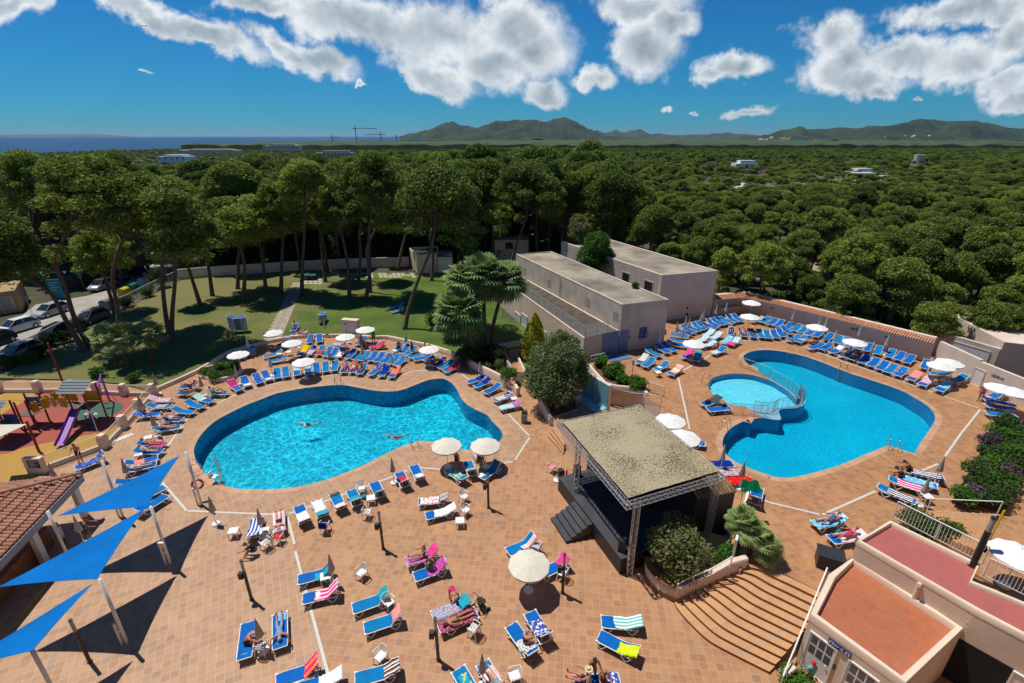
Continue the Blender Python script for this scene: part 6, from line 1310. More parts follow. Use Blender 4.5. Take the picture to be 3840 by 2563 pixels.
b=MB();b.cyl(0,0,0,.35,.07,.07,12);b.cyl(0,0,.35,.45,.03,.03,8);o=b.build('fire_extinguisher',SRED,None,'auto');o.location=Q('c',1283,690);tag(o,'red fire extinguisher beside the kiosk','fire extinguisher')
MZ=.62
mid=[Q('c',1185,215,MZ),Q('c',1260,370,MZ),SP(-.3,2.6),SP(-.3,6.5),Vector((8.3,29.0,0)),Q('y',500,690,MZ),Q('y',300,480,MZ),Q('y',170,560,MZ),Q('y',0,700,MZ)]
mid=[Vector((p.x,p.y,0))for p in mid]
b=MB();b.prism([(p.x,p.y)for p in mid],0,MZ-.004);o=b.build('middle_terrace_base',STUCCO);o['kind']='structure'
sheet('middle_terrace',mid,MZ,TILEU,rot=ROT1)
b=MB()
for i in range(3):
 a0,a1=Q('c',1110,345).lerp(Vector((mid[0].x,mid[0].y,0)),i/4),Q('c',1255,505).lerp(Vector((mid[1].x,mid[1].y,0)),i/4)
 b.prism([(a0.x,a0.y),(a1.x,a1.y),(mid[1].x+.15,mid[1].y+.1),(mid[0].x+.15,mid[0].y+.1)],0,MZ*(i+1)/4)
o=b.build('stage_side_stairs',mat('stair_tile_plain',(0.50,0.265,0.12),.6));o['kind']='structure'
gw=[Q('i',1620,1200),Q('i',1900,1310),Q('c',1040,60),Q('c',1110,240)]
gw=[Vector((p.x,p.y,0))for p in gw]
wallrun('garden_wall',[Q('c',1045,75),Q('c',1140,235)],0,1.1,.3,STUCCO,'pale sloping wall beside the steps below the big bush',hs=[1.3,.75])
SOIL=mat('brown_soil',(0.13,0.075,0.045),1.0,.4,1.2,bump=1.0)
bed=[Q('i',840,760),Q('i',1130,880),Q('i',1370,1000),Q('i',1580,1130),Q('i',1700,900),Q('i',1580,760),Q('i',1470,600),Q('i',1350,520),Q('i',1000,560),Q('i',850,640)]
sheet('planting_bed',bed,.16,SOIL)
bed2=[Q('i',1900,1310),Q('i',2000,1500),Q('c',1140,230),Q('y',230,720),Q('y',180,560),Q('y',300,420),Q('y',200,300),Q('i',1800,850),Q('i',1750,1000)]
sheet('planting_bed',bed2,.68,SOIL)
b=MB();k=len(bed2);b.add([(p.x,p.y,.678)for p in bed2]+[(p.x,p.y,0)for p in bed2],[(i,(i+1)%k,(i+1)%k+k,i+k)for i in range(k)]);o=b.build('bed_edge',STUCCO);o['kind']='structure'
rampp=[Q('i',1440,560,.3),Q('i',1660,520,.3),Q('i',1600,640,.25),Q('i',1720,880,.2),Q('i',1560,860,.2),Q('i',1440,640,.3)]
sheet('ramp_paving',rampp,.22,TILEU,rot=.5)
wallrun('ramp_wall',[Q('i',1560,900,.2),Q('i',1430,700,.2),Q('i',1370,540,.2),Q('i',1680,490,.2)],0,.75,.22,STUCCO,'pink low wall edging the brick ramp beside the palms')
wallrun('ramp_wall',[Q('i',1600,640,.2),Q('i',1720,900,.2)],0,.6,.22,STUCCO,'second pink low wall on the right of the brick ramp')
railing('ramp_rail',[Q('i',1390,520,.75),Q('i',1460,720,.75),Q('i',1570,900,.75)],.75,.7,'dark metal rail on the left of the brick ramp',DARK,bar=0,posts=1.2,top=.02)
railing('ramp_fence',[Q('i',1660,600,.2),Q('i',1800,680,.2)],.2,1.0,'dark bar fence behind the lantern on the ramp',DARK,bar=.12,posts=1.5)
RSTL=mat('dull_rail_steel',(0.30,0.28,0.26),.45,.2,metal=.3)
sA,sB=Q('y',275,520,MZ),Q('y',488,655,MZ);sA.z=sB.z=0
t=thing('outdoor_showers','light blue tiled shower wall with three steel shower pipes below the ramp','shower',(sA.x,sA.y,MZ))
LBT=mat('light_blue_mosaic',(0.16,0.46,0.62),.4,.2,9,bump=.1,bscale=50);LBW=mat('white_blue_wet_floor',(0.30,0.58,0.72),.2,.4,2)
d=(sB-sA).normalized();nn2=Vector((-d.y,d.x,0));nn2=nn2 if nn2.y>0 else-nn2
b=MB();b.prism([(sA.x,sA.y),(sB.x,sB.y),(sB.x+nn2.x*.3,sB.y+nn2.y*.3),(sA.x+nn2.x*.3,sA.y+nn2.y*.3)],0,MZ+2.1);o=b.build('wall',STUCCO,t);o.location-=Vector(t.location)
winpart(t,'tiles',sA,sB,.02,(sB-sA).length-.02,MZ,MZ+2.08,-nn2,LBT,th=.02)
fl=[sA,sB,Q('y',385,690,MZ),Q('y',200,565,MZ)];b=MB();b.prism([(p.x,p.y)for p in fl],MZ+.003,MZ+.05);o=b.build('shower_floor',LBW,t);o.location-=Vector(t.location)
for q in(.15,.48,.82):
 p_=sA.lerp(sB,q)-nn2*.25;b=MB();b.tube([(p_.x,p_.y,MZ+.05),(p_.x,p_.y,MZ+2.2),(p_.x-nn2.x*.15,p_.y-nn2.y*.15,MZ+2.4),(p_.x-nn2.x*.35,p_.y-nn2.y*.35,MZ+2.38)],.025,6);o=b.build('shower_pipe',STEEL,t,True);o.location-=Vector(t.location)
pw=[Q('y',325,310,ZU),Q('y',400,400,ZU),Q('y',470,475,ZU),Q('y',560,500,ZU),Q('y',690,512,ZU)]
wallrun('terrace_planter_wall',[Vector((p.x,p.y,0))for p in pw],ZU-.3,.75,.25,STUCCO,'pink wall of the oleander planter at the terrace edge')
wallrun('planter_kerb',[Vector((p.x,p.y,0))for p in(Q('y',690,512,ZU),Q('y',810,530,ZU),Q('y',820,545,ZU))],ZU-.1,.35,.3,WPAINT,'white kerb at the right end of the oleander planter')
soilp=[Q('y',360,300,ZU),Q('y',470,290,ZU),Q('y',600,370,ZU),Q('y',680,440,ZU),Q('y',800,520,ZU),Q('y',690,505,ZU),Q('y',560,490,ZU),Q('y',470,460,ZU)]
sheet('planting_bed',soilp,ZU+.05,SOIL)
railing('terrace_corner_rail',[Q('y',345,290,ZU+.4),Q('y',455,262,ZU+.4)],ZU+.1,1.2,'white rail at the corner beside the blue mosaic wall',WPAINT,bar=0,posts=1.2,horiz=3,top=.03)
railing('ramp_railing',[Q('y',525,560,1.15),Q('y',620,595,1.3),Q('y',720,615,1.45),Q('y',935,640,ZU)],1.2,.95,'long steel bar railing curving along the ramp above the showers',RSTL,bar=.13,posts=2.0,zs=[1.15,1.3,1.45,ZU],br=.009)
railing('ramp_railing',[Q('y',830,515,ZU),Q('y',960,560,ZU)],ZU,.95,'short steel bar railing beside the oleander planter',RSTL,bar=.13,posts=1.5,br=.009)
railing('pool_fence',[Q('k',1515,1015,ZU),Q('k',1715,1080,ZU)]+[Q('k',1930,1165,ZU)],ZU,.95,'steel bar fence, straight part left of the big pool',RSTL,bar=.11,posts=1.8,br=.007,top=.02)
fp=[p.lerp(q,.5)for p,q in zip(*[resamp(AO,24),resamp(ai,24)])]
railing('pool_fence',fp,ZU-.05,1.0,'curved steel bar fence between the round pool and the big pool',RSTL,bar=.11,posts=2.2,br=.007,top=.02)
railing('pool_fence',[Q('n',1150,300,ZU),Q('n',945,285,ZU),Q('n',815,280,ZU)],ZU,.95,'steel bar fence, straight part below the round pool',RSTL,bar=.11,posts=1.8,br=.007,top=.02)
t=thing('flagpole','thin flagpole with a green flag behind the stage','flag',tuple(Q('n',850,1440,.8)))
pz=Vector(t.location);b=MB();topz=4.0;b.tube([(0,0,0),(.03,.1,topz-pz.z+.3)],.022,6);b.build('pole',ALU,t)
b=MB();vs=[];fl0=Q('n',935,880,4.0)-pz;fl1=Q('n',1090,890,4.0)-pz;fl2=Q('n',925,985,3.55)-pz;fl3=Q('n',1118,1000,3.55)-pz
for i in range(9):
 for j_ in range(5):q=fl0.lerp(fl1,i/8).lerp(fl2.lerp(fl3,i/8),j_/4);vs.append((q.x,q.y,q.z+.06*math.sin(i*1.3+j_*.7)))
b.add(vs,[(i*5+j_,(i+1)*5+j_,(i+1)*5+j_+1,i*5+j_+1)for i in range(8)for j_ in range(4)]);b.build('flag_cloth',towmat('green'),t,True)
t=thing('white_screen_wall','white boarded screen wall at the terrace edge behind the stage','wall',tuple(Q('q',1640,110,ZU)))
wprism('panel',Q('q',1648,120,ZU)+Vector((.3,-.6,-ZU)),Q('q',1590,860,ZU)+Vector((0,0,-ZU)),.12,.3,ZU+1.2,WPAINT,t)
WDK=mat('dark_wooden_planter',(0.055,0.032,0.022),.8,.3,3)
bedA=[Q('o',1790,690,ZU),Q('o',1985,380,ZU),Q('o',2130,200,ZU),Q('o',2349,60,ZU),Q('o',2349,800,ZU),Q('o',2240,1150,ZU),Q('o',1700,1080,ZU)]
t=thing('flower_beds','dark wooden box beds full of shrubs right of the upper pool','planter',(30,27,ZU))
def woodbox(c,ax,ay,h_,nm='bed_box'):
 b=MB();p=[c,c+ax,c+ax+ay,c+ay];th_=.1
 ins_=offset_poly([Vector((q.x,q.y,0))for q in p],-th_)
 b.prism([(q.x,q.y)for q in ins_],ZU,ZU+h_-.12,1);k=4;P0=[Vector((q.x,q.y,0))for q in p]
 for i in range(4):
  j_=(i+1)%4;b.add([(P0[i].x,P0[i].y,ZU),(P0[j_].x,P0[j_].y,ZU),(ins_[j_].x,ins_[j_].y,ZU),(ins_[i].x,ins_[i].y,ZU),(P0[i].x,P0[i].y,ZU+h_),(P0[j_].x,P0[j_].y,ZU+h_),(ins_[j_].x,ins_[j_].y,ZU+h_),(ins_[i].x,ins_[i].y,ZU+h_)],[(4,5,6,7),(0,1,5,4),(2,3,7,6)])
 o=b.build(nm,[WDK,SAND],t);o.location-=Vector(t.location)
b0=Q('o',1720,1010,ZU+.6);b1=Q('o',1940,1080,ZU+.6);b2=Q('o',1960,1040,ZU+.6);b3=Q('o',2190,1120,ZU+.6);upd=(Q('o',2130,330,ZU+.6)-b0);upd.z=0;
for i in range(4):
 woodbox(Vector((b0.x,b0.y,0))+upd*i*.26,(b1-b0)*Vector((1,1,0))if False else Vector(((b1-b0).x,(b1-b0).y,0)),upd*.245,.62)
 woodbox(Vector((b2.x,b2.y,0))+upd*i*.26,Vector(((b3-b2).x,(b3-b2).y,0)),upd*.245,.75)
b=MB();b.prism([(-.55,-.4),(.55,-.4),(.55,.4),(-.55,.4)],0,.78);b.box(-.6,.6,-.45,.45,.78,.82);
for i in range(9):b.box(-.5+.11*i,-.44+.11*i,-.42,-.4,.05,.74);b.box(-.52+.12*i,-.47+.12*i,-.44,.44,.82,.835)
o=b.build('storage_box',mat('black_plastic',(0.028,0.03,0.032),.5),None);o.location=Q('p',540,570,ZU-.35)+Vector((.1,.25,.35));o.rotation_euler=(0,0,R(-25));tag(o,'black plastic storage box at the top of the stairs','storage box')
def lamp_post(base,h_,lab,m=DARK,box=True,grp='short deck light posts',r=.075):
 t=thing('deck_lamp_post',lab,'lamp post',tuple(base),0,grp)
 b=MB();b.cyl(0,0,0,.05,r*1.5,r*1.5,14);b.cyl(0,0,.05,h_*.74,r,r,14);b.build('post',m,t,'auto')
 b=MB();b.cyl(0,0,h_*.74,h_-.03,r*.92,r*.92,14);b.build('lamp_cylinder',mat('frosted_lamp_glass',(0.42,0.40,0.36),.3,.3,2),t,'auto')
 b=MB();b.cyl(0,0,h_-.03,h_+.03,r*1.05,r*1.05,14);b.build('cap',m,t,'auto')
 if box:b=MB();b.box(-.30,-.1,-.1,.1,h_*.56,h_*.70);b.box(-.12,-.06,-.03,.03,h_*.60,h_*.66);b.build('speaker_box',BLACK,t)
for(tl,x_,y_,lab)in(('d',352,800,'dark post with black box left of the drain strip'),('b',1560,1125,'dark post with black box behind the reading woman'),('c',567,992,'dark post with black box right of the cream parasols'),('e',1247,740,'dark post with black box right of the big cream parasol'),('e',108,1355,'dark post with black box beside the tanned woman'),('f',825,1370,'dark post standing in the shade sail shadow')):
 lamp_post(Q(tl,x_,y_),2.6,lab,box=(tl!='f'))
p_=Q('p',1873,490,ZT-.2);lamp_post(p_,2.7,'tall black lamp post standing on the red roof',BLACK,False,None,.12)
t=thing('ochre_pole','bright yellow leaning pole behind the black post','pole',tuple(P(TL['p'](1980,340),3.1)));b=MB();b.tube([(0,0,0),(.35,.2,2.2)],.045,8);b.build('pole',YEL,t)
def lantern(base,h_,lab,m=DARK,arms=1):
 t=thing('lantern_post',lab,'street lamp',tuple(base));b=MB();b.cyl(0,0,0,.3,.06,.04,8);b.cyl(0,0,.3,h_-.5 if arms==1 else h_,.028,.022,8)
 b.build('pole',m,t)
 offs=[(0,0)]if arms==1 else[(-.35,0),(.35,0)]
 for(dx,dy)in offs:
  if arms>1:b=MB();b.tube([(0,0,h_-.1),(dx*.6,dy,h_+.1),(dx,dy,h_-.1),(dx,dy,h_-.45)],.02,5);b.build('arm',m,t)
  g=h_-.5
  b=MB();b.cyl(dx,dy,g,g+.3,.08,.13,6);o=b.build('lantern_glass',mat('pale_lantern_glass',(0.62,0.62,0.58),.3),t)
  b=MB();b.cyl(dx,dy,g+.3,g+.42,.16,.03,6);b.cyl(dx,dy,g-.04,g,.09,.09,6);b.build('lantern_cap',m,t)
lantern(Q('y',692,395,ZU),1.75,'black lantern post among the oleanders of the terrace planter');lantern(Q('i',1720,690,.2),2.4,'double headed lantern beside the brick ramp',DARK,2);lantern(Q('r',1210,1085),2.1,'white double lantern inside the playground fence',WPAINT,2)
lantern(Q('s',990,1500,.1),1.9,'thin spotlight post on the lawn behind the playground',DARK,2)
lantern(Q('s',1150,800),5.2,'tall street lamp beside the road fence',DARK)
def ladder(c,ang,z,lab):
 t=thing('pool_ladder',lab,'pool ladder',(c.x,c.y,z),ang,'steel pool ladders')
 for s_ in(-1,1):
  b=MB();b.tube([(-.55,s_*.26,0),(-.55,s_*.26,.45),(-.42,s_*.26,.78),(-.15,s_*.26,.85),(.05,s_*.26,.6),(.12,s_*.26,0),(.12,s_*.26,-1.0)],.022,8);b.build('side_rail',STEEL,t,True)
 for k_ in range(4):b=MB();b.box(.06,.18,-.26,.26,-.28-.24*k_,-.25-.24*k_);b.build('rung',STEEL,t)
def lad(tl,x_,y_,tx,ty,z,lab):a=Q(tl,x_,y_,z);c=Q(tl,tx,ty,z)-a;ladder(a,math.atan2(c.y,c.x),z,lab)
lad('h',835,1040,830,1120,0,'steel ladder at the far edge of the left pool');lad('b',1840,170,1800,60,0,'steel ladder at the near edge of the left pool beside the sandals');lad('a',1835,400,1950,350,0,'steel ladder behind the shade sail post at the left pool')
lad('k',1085,1250,1250,1290,ZU,'steel ladder of the round children pool');lad('n',800,430,900,470,ZU,'steel ladder at the left end of the big pool');lad('l',735,1060,690,1140,ZU,'steel ladder at the far edge of the big pool');lad('o',1130,580,1100,500,ZU,'steel grab rail at the near corner of the big pool')
t=thing('pool_lift','chrome pool lift with a white plastic seat at the left pool','pool lift',tuple(Q('a',2040,525)))
b=MB();b.box(-.2,.2,-.15,.15,0,.1);b.tube([(0,0,.1),(0,0,1.0)],.06,8);b.build('base',STEEL,t)
b=MB();b.tube([(0,0,1.0),(-.35,.25,1.9)],.03,6);b.tube([(.1,.08,.9),(-.25,.33,1.9)],.03,6);b.tube([(-.35,.25,1.9),(-.25,.33,1.9)],.03,6);b.build('arm',STEEL,t)
b=MB();b.box(-.75,-.35,-.05,.35,.45,.5);b.box(-.78,-.72,-.05,.35,.5,.85);b.tube([(0,0,.7),(-.4,.15,.5)],.025,5);b.build('seat',WHITE,t)
def buoy(c,lab,ang=0,tilt=R(80)):
 b=MB();b2=MB();n=24;r0,r1=.30,.075
 for k_ in range(n):
  a0,a1=2*math.pi*k_/n,2*math.pi*(k_+1)/n;tgt=b2 if k_%6==0 else b
  tgt.tube([(math.cos(a0)*r0,math.sin(a0)*r0,0),(math.cos((a0+a1)/2)*r0,math.sin((a0+a1)/2)*r0,0),(math.cos(a1)*r0,math.sin(a1)*r0,0)],r1*(1.04 if tgt is b2 else 1),8,cap=False)
 o=b.build('lifebuoy',mat('red_lifebuoy',(0.62,0.03,0.01),.5),None,True);o.location=c;o.rotation_euler=(tilt,0,ang);tag(o,lab,'lifebuoy','red lifebuoys')
 b2.build('white_band',WHITE,o,True)
buoy(Q('a',1812,530,1.2),'red lifebuoy hanging on the shade sail post',R(20));buoy(Q('i',1550,1000,1.0),'red lifebuoy at the low wall left of the big bush',R(30),R(70));buoy(Q('k',497,530,2.6),'red lifebuoy on the corner of the pool building',R(70))
t=thing('litter_bin','grey litter bin with yellow rim and dark lid at the low wall','bin',tuple(Q('c',895,205)));b=MB();b.prism([(-.24,-.2),(.24,-.2),(.24,.2),(-.24,.2)],0,.72);b.build('body',mat('grey_bin',(0.22,0.22,0.21),.5),t)
b=MB();b.box(-.27,.27,-.23,.23,.72,.84);b.build('rim',mat('yellow_bin_rim',(0.6,0.5,0.02),.5),t);b=MB();b.box(-.24,.24,-.2,.2,.84,1.0);b.build('lid',BLACK,t)
t=thing('meter_cabinet','beige service cabinet with white doors on the lawn edge','cabinet',tuple(Q('h',1030,345,.12)),R(-12))
b=MB();b.box(-.95,.95,-.3,.3,0,1.75);b.box(-1.0,1.0,-.36,.36,1.75,1.86);b.build('housing',CREAMW,t)
for s_ in(-1,1):b=MB();b.box(-.78 if s_<0 else.03,-.03 if s_<0 else.78,-.33,-.3,.15,1.55);b.build('door',SWHITE,t)
b=MB();b.box(-.7,-.35,-.345,-.332,1.25,1.45);b.build('blue_label',SBLUE,t)
t=thing('table_tennis_table','green table tennis table on the paved patch','table',tuple(Q('t',872,605,.14)),R(3))
b=MB();b.box(-1.37,1.37,-.76,.76,.74,.77);b.build('top',mat('green_table',(0.01,0.16,0.10),.4),t)
b=MB();b.box(-1.37,1.37,-.01,.01,.771,.775);b.box(-.015,.015,-.8,.8,.775,.93);b.build('net',SWHITE,t)
for s_ in(-1,1):b=MB();b.box(s_*.8-.12,s_*.8+.12,-.4,.4,0,.74);b.build('leg',mat('blue_leg',(0.02,0.08,0.3),.5),t)
t=thing('pump_house','cream walled enclosure at the back right of the lawn','shed',tuple(Q('t',1900,560)))
pz0=[Q('t',1880,562),Q('t',2060,545),Q('t',2040,480)+Vector((.5,1,0)),Q('t',1810,490)]
h_=top_at(pz0[0],TL['t'](1880,380));b=MB();b.prism([(p.x,p.y)for p in pz0],0,h_-.4,0,None,1);o=b.build('wall',[CREAMW,mat('dark_ivy',(0.02,0.035,0.012),1.0)],t);o.location-=Vector(t.location);roundrim(t,offset_poly(pz0,.01),h_,.2,.42,CREAMW)
t=thing('garage_shed','cream shed with a white roller door at the back of the lawn','shed',tuple(Q('t',2130,550)))
pz1=[Q('t',2062,550),Q('t',2200,548),Q('t',2195,480),Q('t',2060,480)];b=MB();b.prism([(p.x,p.y)for p in pz1],0,2.7,0,None,1);o=b.build('wall',[CREAMW,ROOFC],t);o.location-=Vector(t.location)
winpart(t,'roller_door',pz1[0],pz1[1],.25,(pz1[1]-pz1[0]).length-.2,0.02,2.2,Vector((0,-1,0)),WPAINT,th=.04)
wallrun('back_yard_wall',[Q('t',2205,545),Q('u',510,600),Q('u',560,680)],0,1.6,.25,STUCCO,'pink wall beside the white roller door shed')
wallrun('back_yard_wall',[Q('u',500,430)+Vector((0,3,0)),Q('u',830,430)+Vector((0,3,0))],0,1.9,.25,STUCCO,'pink wall behind the palms at the pool building')
t=thing('rear_building','pink building glimpsed through the pines behind the pool building','building',(0.5,95,0));b=MB();b.prism([(-3.2,90),(3.0,90),(3.0,96),(-3.2,96)],0,4.2);b.build('wall',STUCCO,t).location=(-.5,-95,0)
winpart(t,'window',V2(-3.2,90),V2(3,90),2,3.4,2.6,3.8,Vector((0,-1,0)),GLASSD,.1,STUCCO2)
pi_=[('g',945,900),('g',960,850),('g',1100,810),('g',1300,780),('g',1440,800),('g',1500,850),('g',1460,910),('g',1330,975),('g',1180,1005),('g',1050,990),('g',965,950)]
PI_=smooth_poly([Q(*q)for q in pi_],3)
t=thing('round_planter','rounded cream kerb planter with five small shrubs on the left deck','planter',tuple(Q('g',1230,900)))
b=MB();b.prism([(p.x,p.y)for p in offset_poly(PI_,-.2)],0,.24);o=b.build('soil',SOIL,t);o.location-=Vector(t.location)
roundrim(t,PI_,.38,.26,.38,CREAMW,'kerb')
# ================================================================ vegetation
rng=np.random.default_rng(11)
def leafmat(name,col,var=.5,objr=.25,warm=None,tr=.25):
 if name in MATS:return MATS[name]
 m=bpy.data.materials.new(name);m.use_nodes=True;t=m.node_tree;b=t.nodes['Principled BSDF'];b.inputs['Roughness'].default_value=.75;b.inputs['Specular IOR Level'].default_value=.25
 g=N(t,'ShaderNodeNewGeometry');oi=N(t,'ShaderNodeObjectInfo');co=N(t,'ShaderNodeTexCoord')
 nz=N(t,'ShaderNodeTexNoise',_Scale=.55,_Detail=3.0);L(t,co.outputs['Object'],nz.inputs['Vector'])
 mx_=N(t,'ShaderNodeMix',data_type='RGBA');mx_.inputs[6].default_value=(*col,1);mx_.inputs[7].default_value=(*(warm or(col[0]*1.7,col[1]*1.25,col[2]*.9)),1)
 L(t,math_(t,'MULTIPLY',math_(t,'ADD',nz.outputs[0],math_(t,'MULTIPLY',math_(t,'SUBTRACT',oi.outputs['Random'],.5),.5)),.9,True),mx_.inputs[0])
 h=N(t,'ShaderNodeHueSaturation');L(t,mx_.outputs[2],h.inputs['Color'])
 v=math_(t,'ADD',1.0-var/2,math_(t,'MULTIPLY',g.outputs['Random Per Island'],var));v=math_(t,'ADD',v,math_(t,'MULTIPLY',math_(t,'SUBTRACT',oi.outputs['Random'],.5),objr));L(t,v,h.inputs['Value'])
 L(t,h.outputs[0],b.inputs['Base Color'])
 if tr:
  tl_=N(t,'ShaderNodeBsdfTranslucent');L(t,h.outputs[0],tl_.inputs[0]);ms=N(t,'ShaderNodeMixShader',_Fac=tr);L(t,b.outputs[0],ms.inputs[1]);L(t,tl_.outputs[0],ms.inputs[2]);L(t,ms.outputs[0],t.nodes['Material Output'].inputs[0])
 MATS[name]=m;return m
PINEM=leafmat('pine_needles',(0.115,0.195,0.036),.9,.6,(0.27,0.31,0.045))
PINEO=leafmat('far_pine_needles',(0.058,0.092,0.020),.6,.3,(0.10,0.125,0.028))
SHRUBM=leafmat('shrub_leaves',(0.045,0.10,0.022),.7,.3)
OLEM=leafmat('oleander_leaves',(0.05,0.15,0.02),.8,.2)
DKM=leafmat('dark_shrub_leaves',(0.018,0.042,0.012),.8,.2)
OLIVE=leafmat('grey_green_leaves',(0.12,0.165,0.07),.8,.2)
BIGB=leafmat('pittosporum_leaves',(0.085,0.14,0.045),1.1,.2,(0.20,0.25,0.09))
PALMM=leafmat('palm_fronds',(0.16,0.26,0.07),.6,.2,(0.34,0.42,0.16))
DRYM=leafmat('dry_palm_fronds',(0.26,0.17,0.07),.5,.2)
YELM=leafmat('golden_conifer_needles',(0.34,0.42,0.02),.6,.1)
PURM=leafmat('purple_grey_leaves',(0.10,0.09,0.11),1.0,.2)
def leafmesh(name,C_,S_,m,up=.35,asp=.5,parent=None):
 """one mesh of many separate leaf sized faces"""
 n=len(C_);a=rng.normal(size=(n,3));a[:,2]*=.7;a/=np.linalg.norm(a,axis=1)[:,None]
 nn=rng.normal(size=(n,3));nn[:,2]+=up*3;b_=np.cross(a,nn);b_/=np.linalg.norm(b_,axis=1)[:,None]+1e-9
 S_=np.asarray(S_).reshape(-1,1);V=np.empty((n*4,3),np.float32)
 V[0::4]=C_-a*S_;V[1::4]=C_+b_*S_*asp;V[2::4]=C_+a*S_;V[3::4]=C_-b_*S_*asp
 me=bpy.data.meshes.new(name);me.vertices.add(n*4);me.vertices.foreach_set('co',V.ravel());me.loops.add(n*4);me.loops.foreach_set('vertex_index',np.arange(n*4,dtype=np.int32))
 me.polygons.add(n);me.polygons.foreach_set('loop_start',np.arange(0,n*4,4,dtype=np.int32));me.polygons.foreach_set('loop_total',np.full(n,4,np.int32));me.update(calc_edges=True)
 me.materials.append(m);o=bpy.data.objects.new(name,me);COL.objects.link(o)
 if parent:o.parent=parent
 return o
def clump_pts(cs,rs,per,fl=.75,under=.25):
 out=[]
 for c,r in zip(cs,rs):
  k=int(per*r*r);d=rng.normal(size=(k,3));d/=np.linalg.norm(d,axis=1)[:,None];low=d[:,2]<-.1;d[low,2]*=np.where(rng.random(low.sum())<under,1,-1)
  rad=r*(0.66+.50*rng.random(k)**.8)*(1+.13*np.sin(d[:,0]*7+c[0]*3)*np.cos(d[:,1]*6+c[1]))
  out.append(np.array(c)+d*rad[:,None]*np.array([1,1,fl]))
 return np.concatenate(out)
def pine_crown(seed,R_=4.0,h=3.6,ncl=20,per=300,leaf=.17,m=PINEM):
 rr=np.random.default_rng(seed);cs=[];rs=[]
 for i in range(ncl):
  a=rr.random()*6.28;q=math.sqrt(rr.random());x_,y_=math.cos(a)*q*R_*.82,math.sin(a)*q*R_*.82
  z_=h*(.55*(1-q*q)-rr.random()**1.5*(.35+.65*q));cs.append((x_,y_,z_));rs.append(rr.uniform(.5,1.0)**1.3*1.75*(1.15-.3*q))
 return cs,rs
CRN=[]
for i in range(7):
 cs,rs=pine_crown(100+i,R_=(3.6,4.6,3.9,5.0,3.3,4.3,4.0)[i],h=(4.2,5.2,3.6,5.6,6.4,4.6,5.0)[i],ncl=(46,52,44,60,46,48,56)[i]);CRN.append((cs,rs))
def tuft_cloud(i,leaf=.17,per=300):pts=clump_pts(*CRN[i],per);return pts
def mk_pine(i,hgt):
 """a forest pine: crown in the prototype's own frame, trunk with limbs"""
 def mk():
  t=thing('pine_tree','x','tree');cs,rs=CRN[i]
  pts=clump_pts(cs,rs,330)+np.array([0,0,hgt-2.2]);o=leafmesh('crown',pts,rng.uniform(.12,.24,len(pts)),PINEM,parent=t)
  b=MB();rr=random.Random(i);a=rr.random()*6;top=Vector((0,0,hgt-3.4))
  b.tube([(0,0,0),(.3*math.cos(a),.3*math.sin(a),hgt*.3),(.2*math.sin(a),.25,hgt*.6),top],[.28,.22,.17,.12],7)
  for c in cs[::3]:b.tube([top+Vector((0,0,-1.2)),(top+Vector((c[0],c[1],c[2]+hgt-2.2)))/2+Vector((0,0,-.2))if False else Vector((c[0]*.5,c[1]*.5,hgt-3.2+c[2]*.3)),(c[0],c[1],c[2]+hgt-2.4)],[.10,.07,.03],5)
  [b.tube([(c[0]*.3,c[1]*.3,hgt-5.2+.4*j_),(c[0]*.8,c[1]*.8,hgt-5.6+c[2]*.2)],[.05,.015],4)for j_,c in enumerate(cs[1::7])];b.build('trunk',BARK,t,True);return t
 return mk
PPR=[Proto(mk_pine(i,(13,14,12,15,13.5,12.5,14.5)[i]))for i in range(7)]
def lawn_pine(base,mids,crown,zc,size,var,lab,tr=.26,fork=None):
 B0=Q(*base,.05)
 def PY(px):
  r=ray(px);k=(B0.y+.6)/r.y;return Vector((r.x*k,B0.y+.6,H+r.z*k))
 crown=(crown[0],crown[1],crown[2]+(42 if crown[0]=='O' else 0))
 C0=PY(TL[crown[0]](crown[1],crown[2]));zc=C0.z;t=thing('pine_tree',lab,'tree',tuple(B0),0,'pines on the lawn')
 pts=[Vector((0,0,-.1))];rad=[tr*1.25]
 for(tl,x_,y_,z_)in mids:q=PY(TL[tl](x_,y_));pts.append(q-B0);rad.append(tr*(1-.55*q.z/zc))
 top=C0-B0+Vector((0,0,-.8));pts.append(top);rad.append(tr*.38);sp=arc_smooth(pts,4);rr_=list(np.interp(np.linspace(0,1,len(sp)),np.linspace(0,1,len(rad)),rad))
 b=MB();b.tube(sp,rr_,8);cs,rs=CRN[var];k_=size/4.1
 br=pts[-2].lerp(top,.45)
 for c in cs[::3]:e=C0-B0+Vector((c[0]*k_,c[1]*k_,c[2]*k_-.1));b.tube([br,br.lerp(e,.5)+Vector((0,0,-.3)),e],[tr*.34,tr*.22,.03],5)
 b.build('trunk',BARK,t,True)
 pt=clump_pts([tuple(np.array(c)*k_)for c in cs],[r*k_ for r in rs],300)+np.array(C0-B0);leafmesh('crown',pt,rng.uniform(.11,.22,len(pt)),PINEM,parent=t);return t
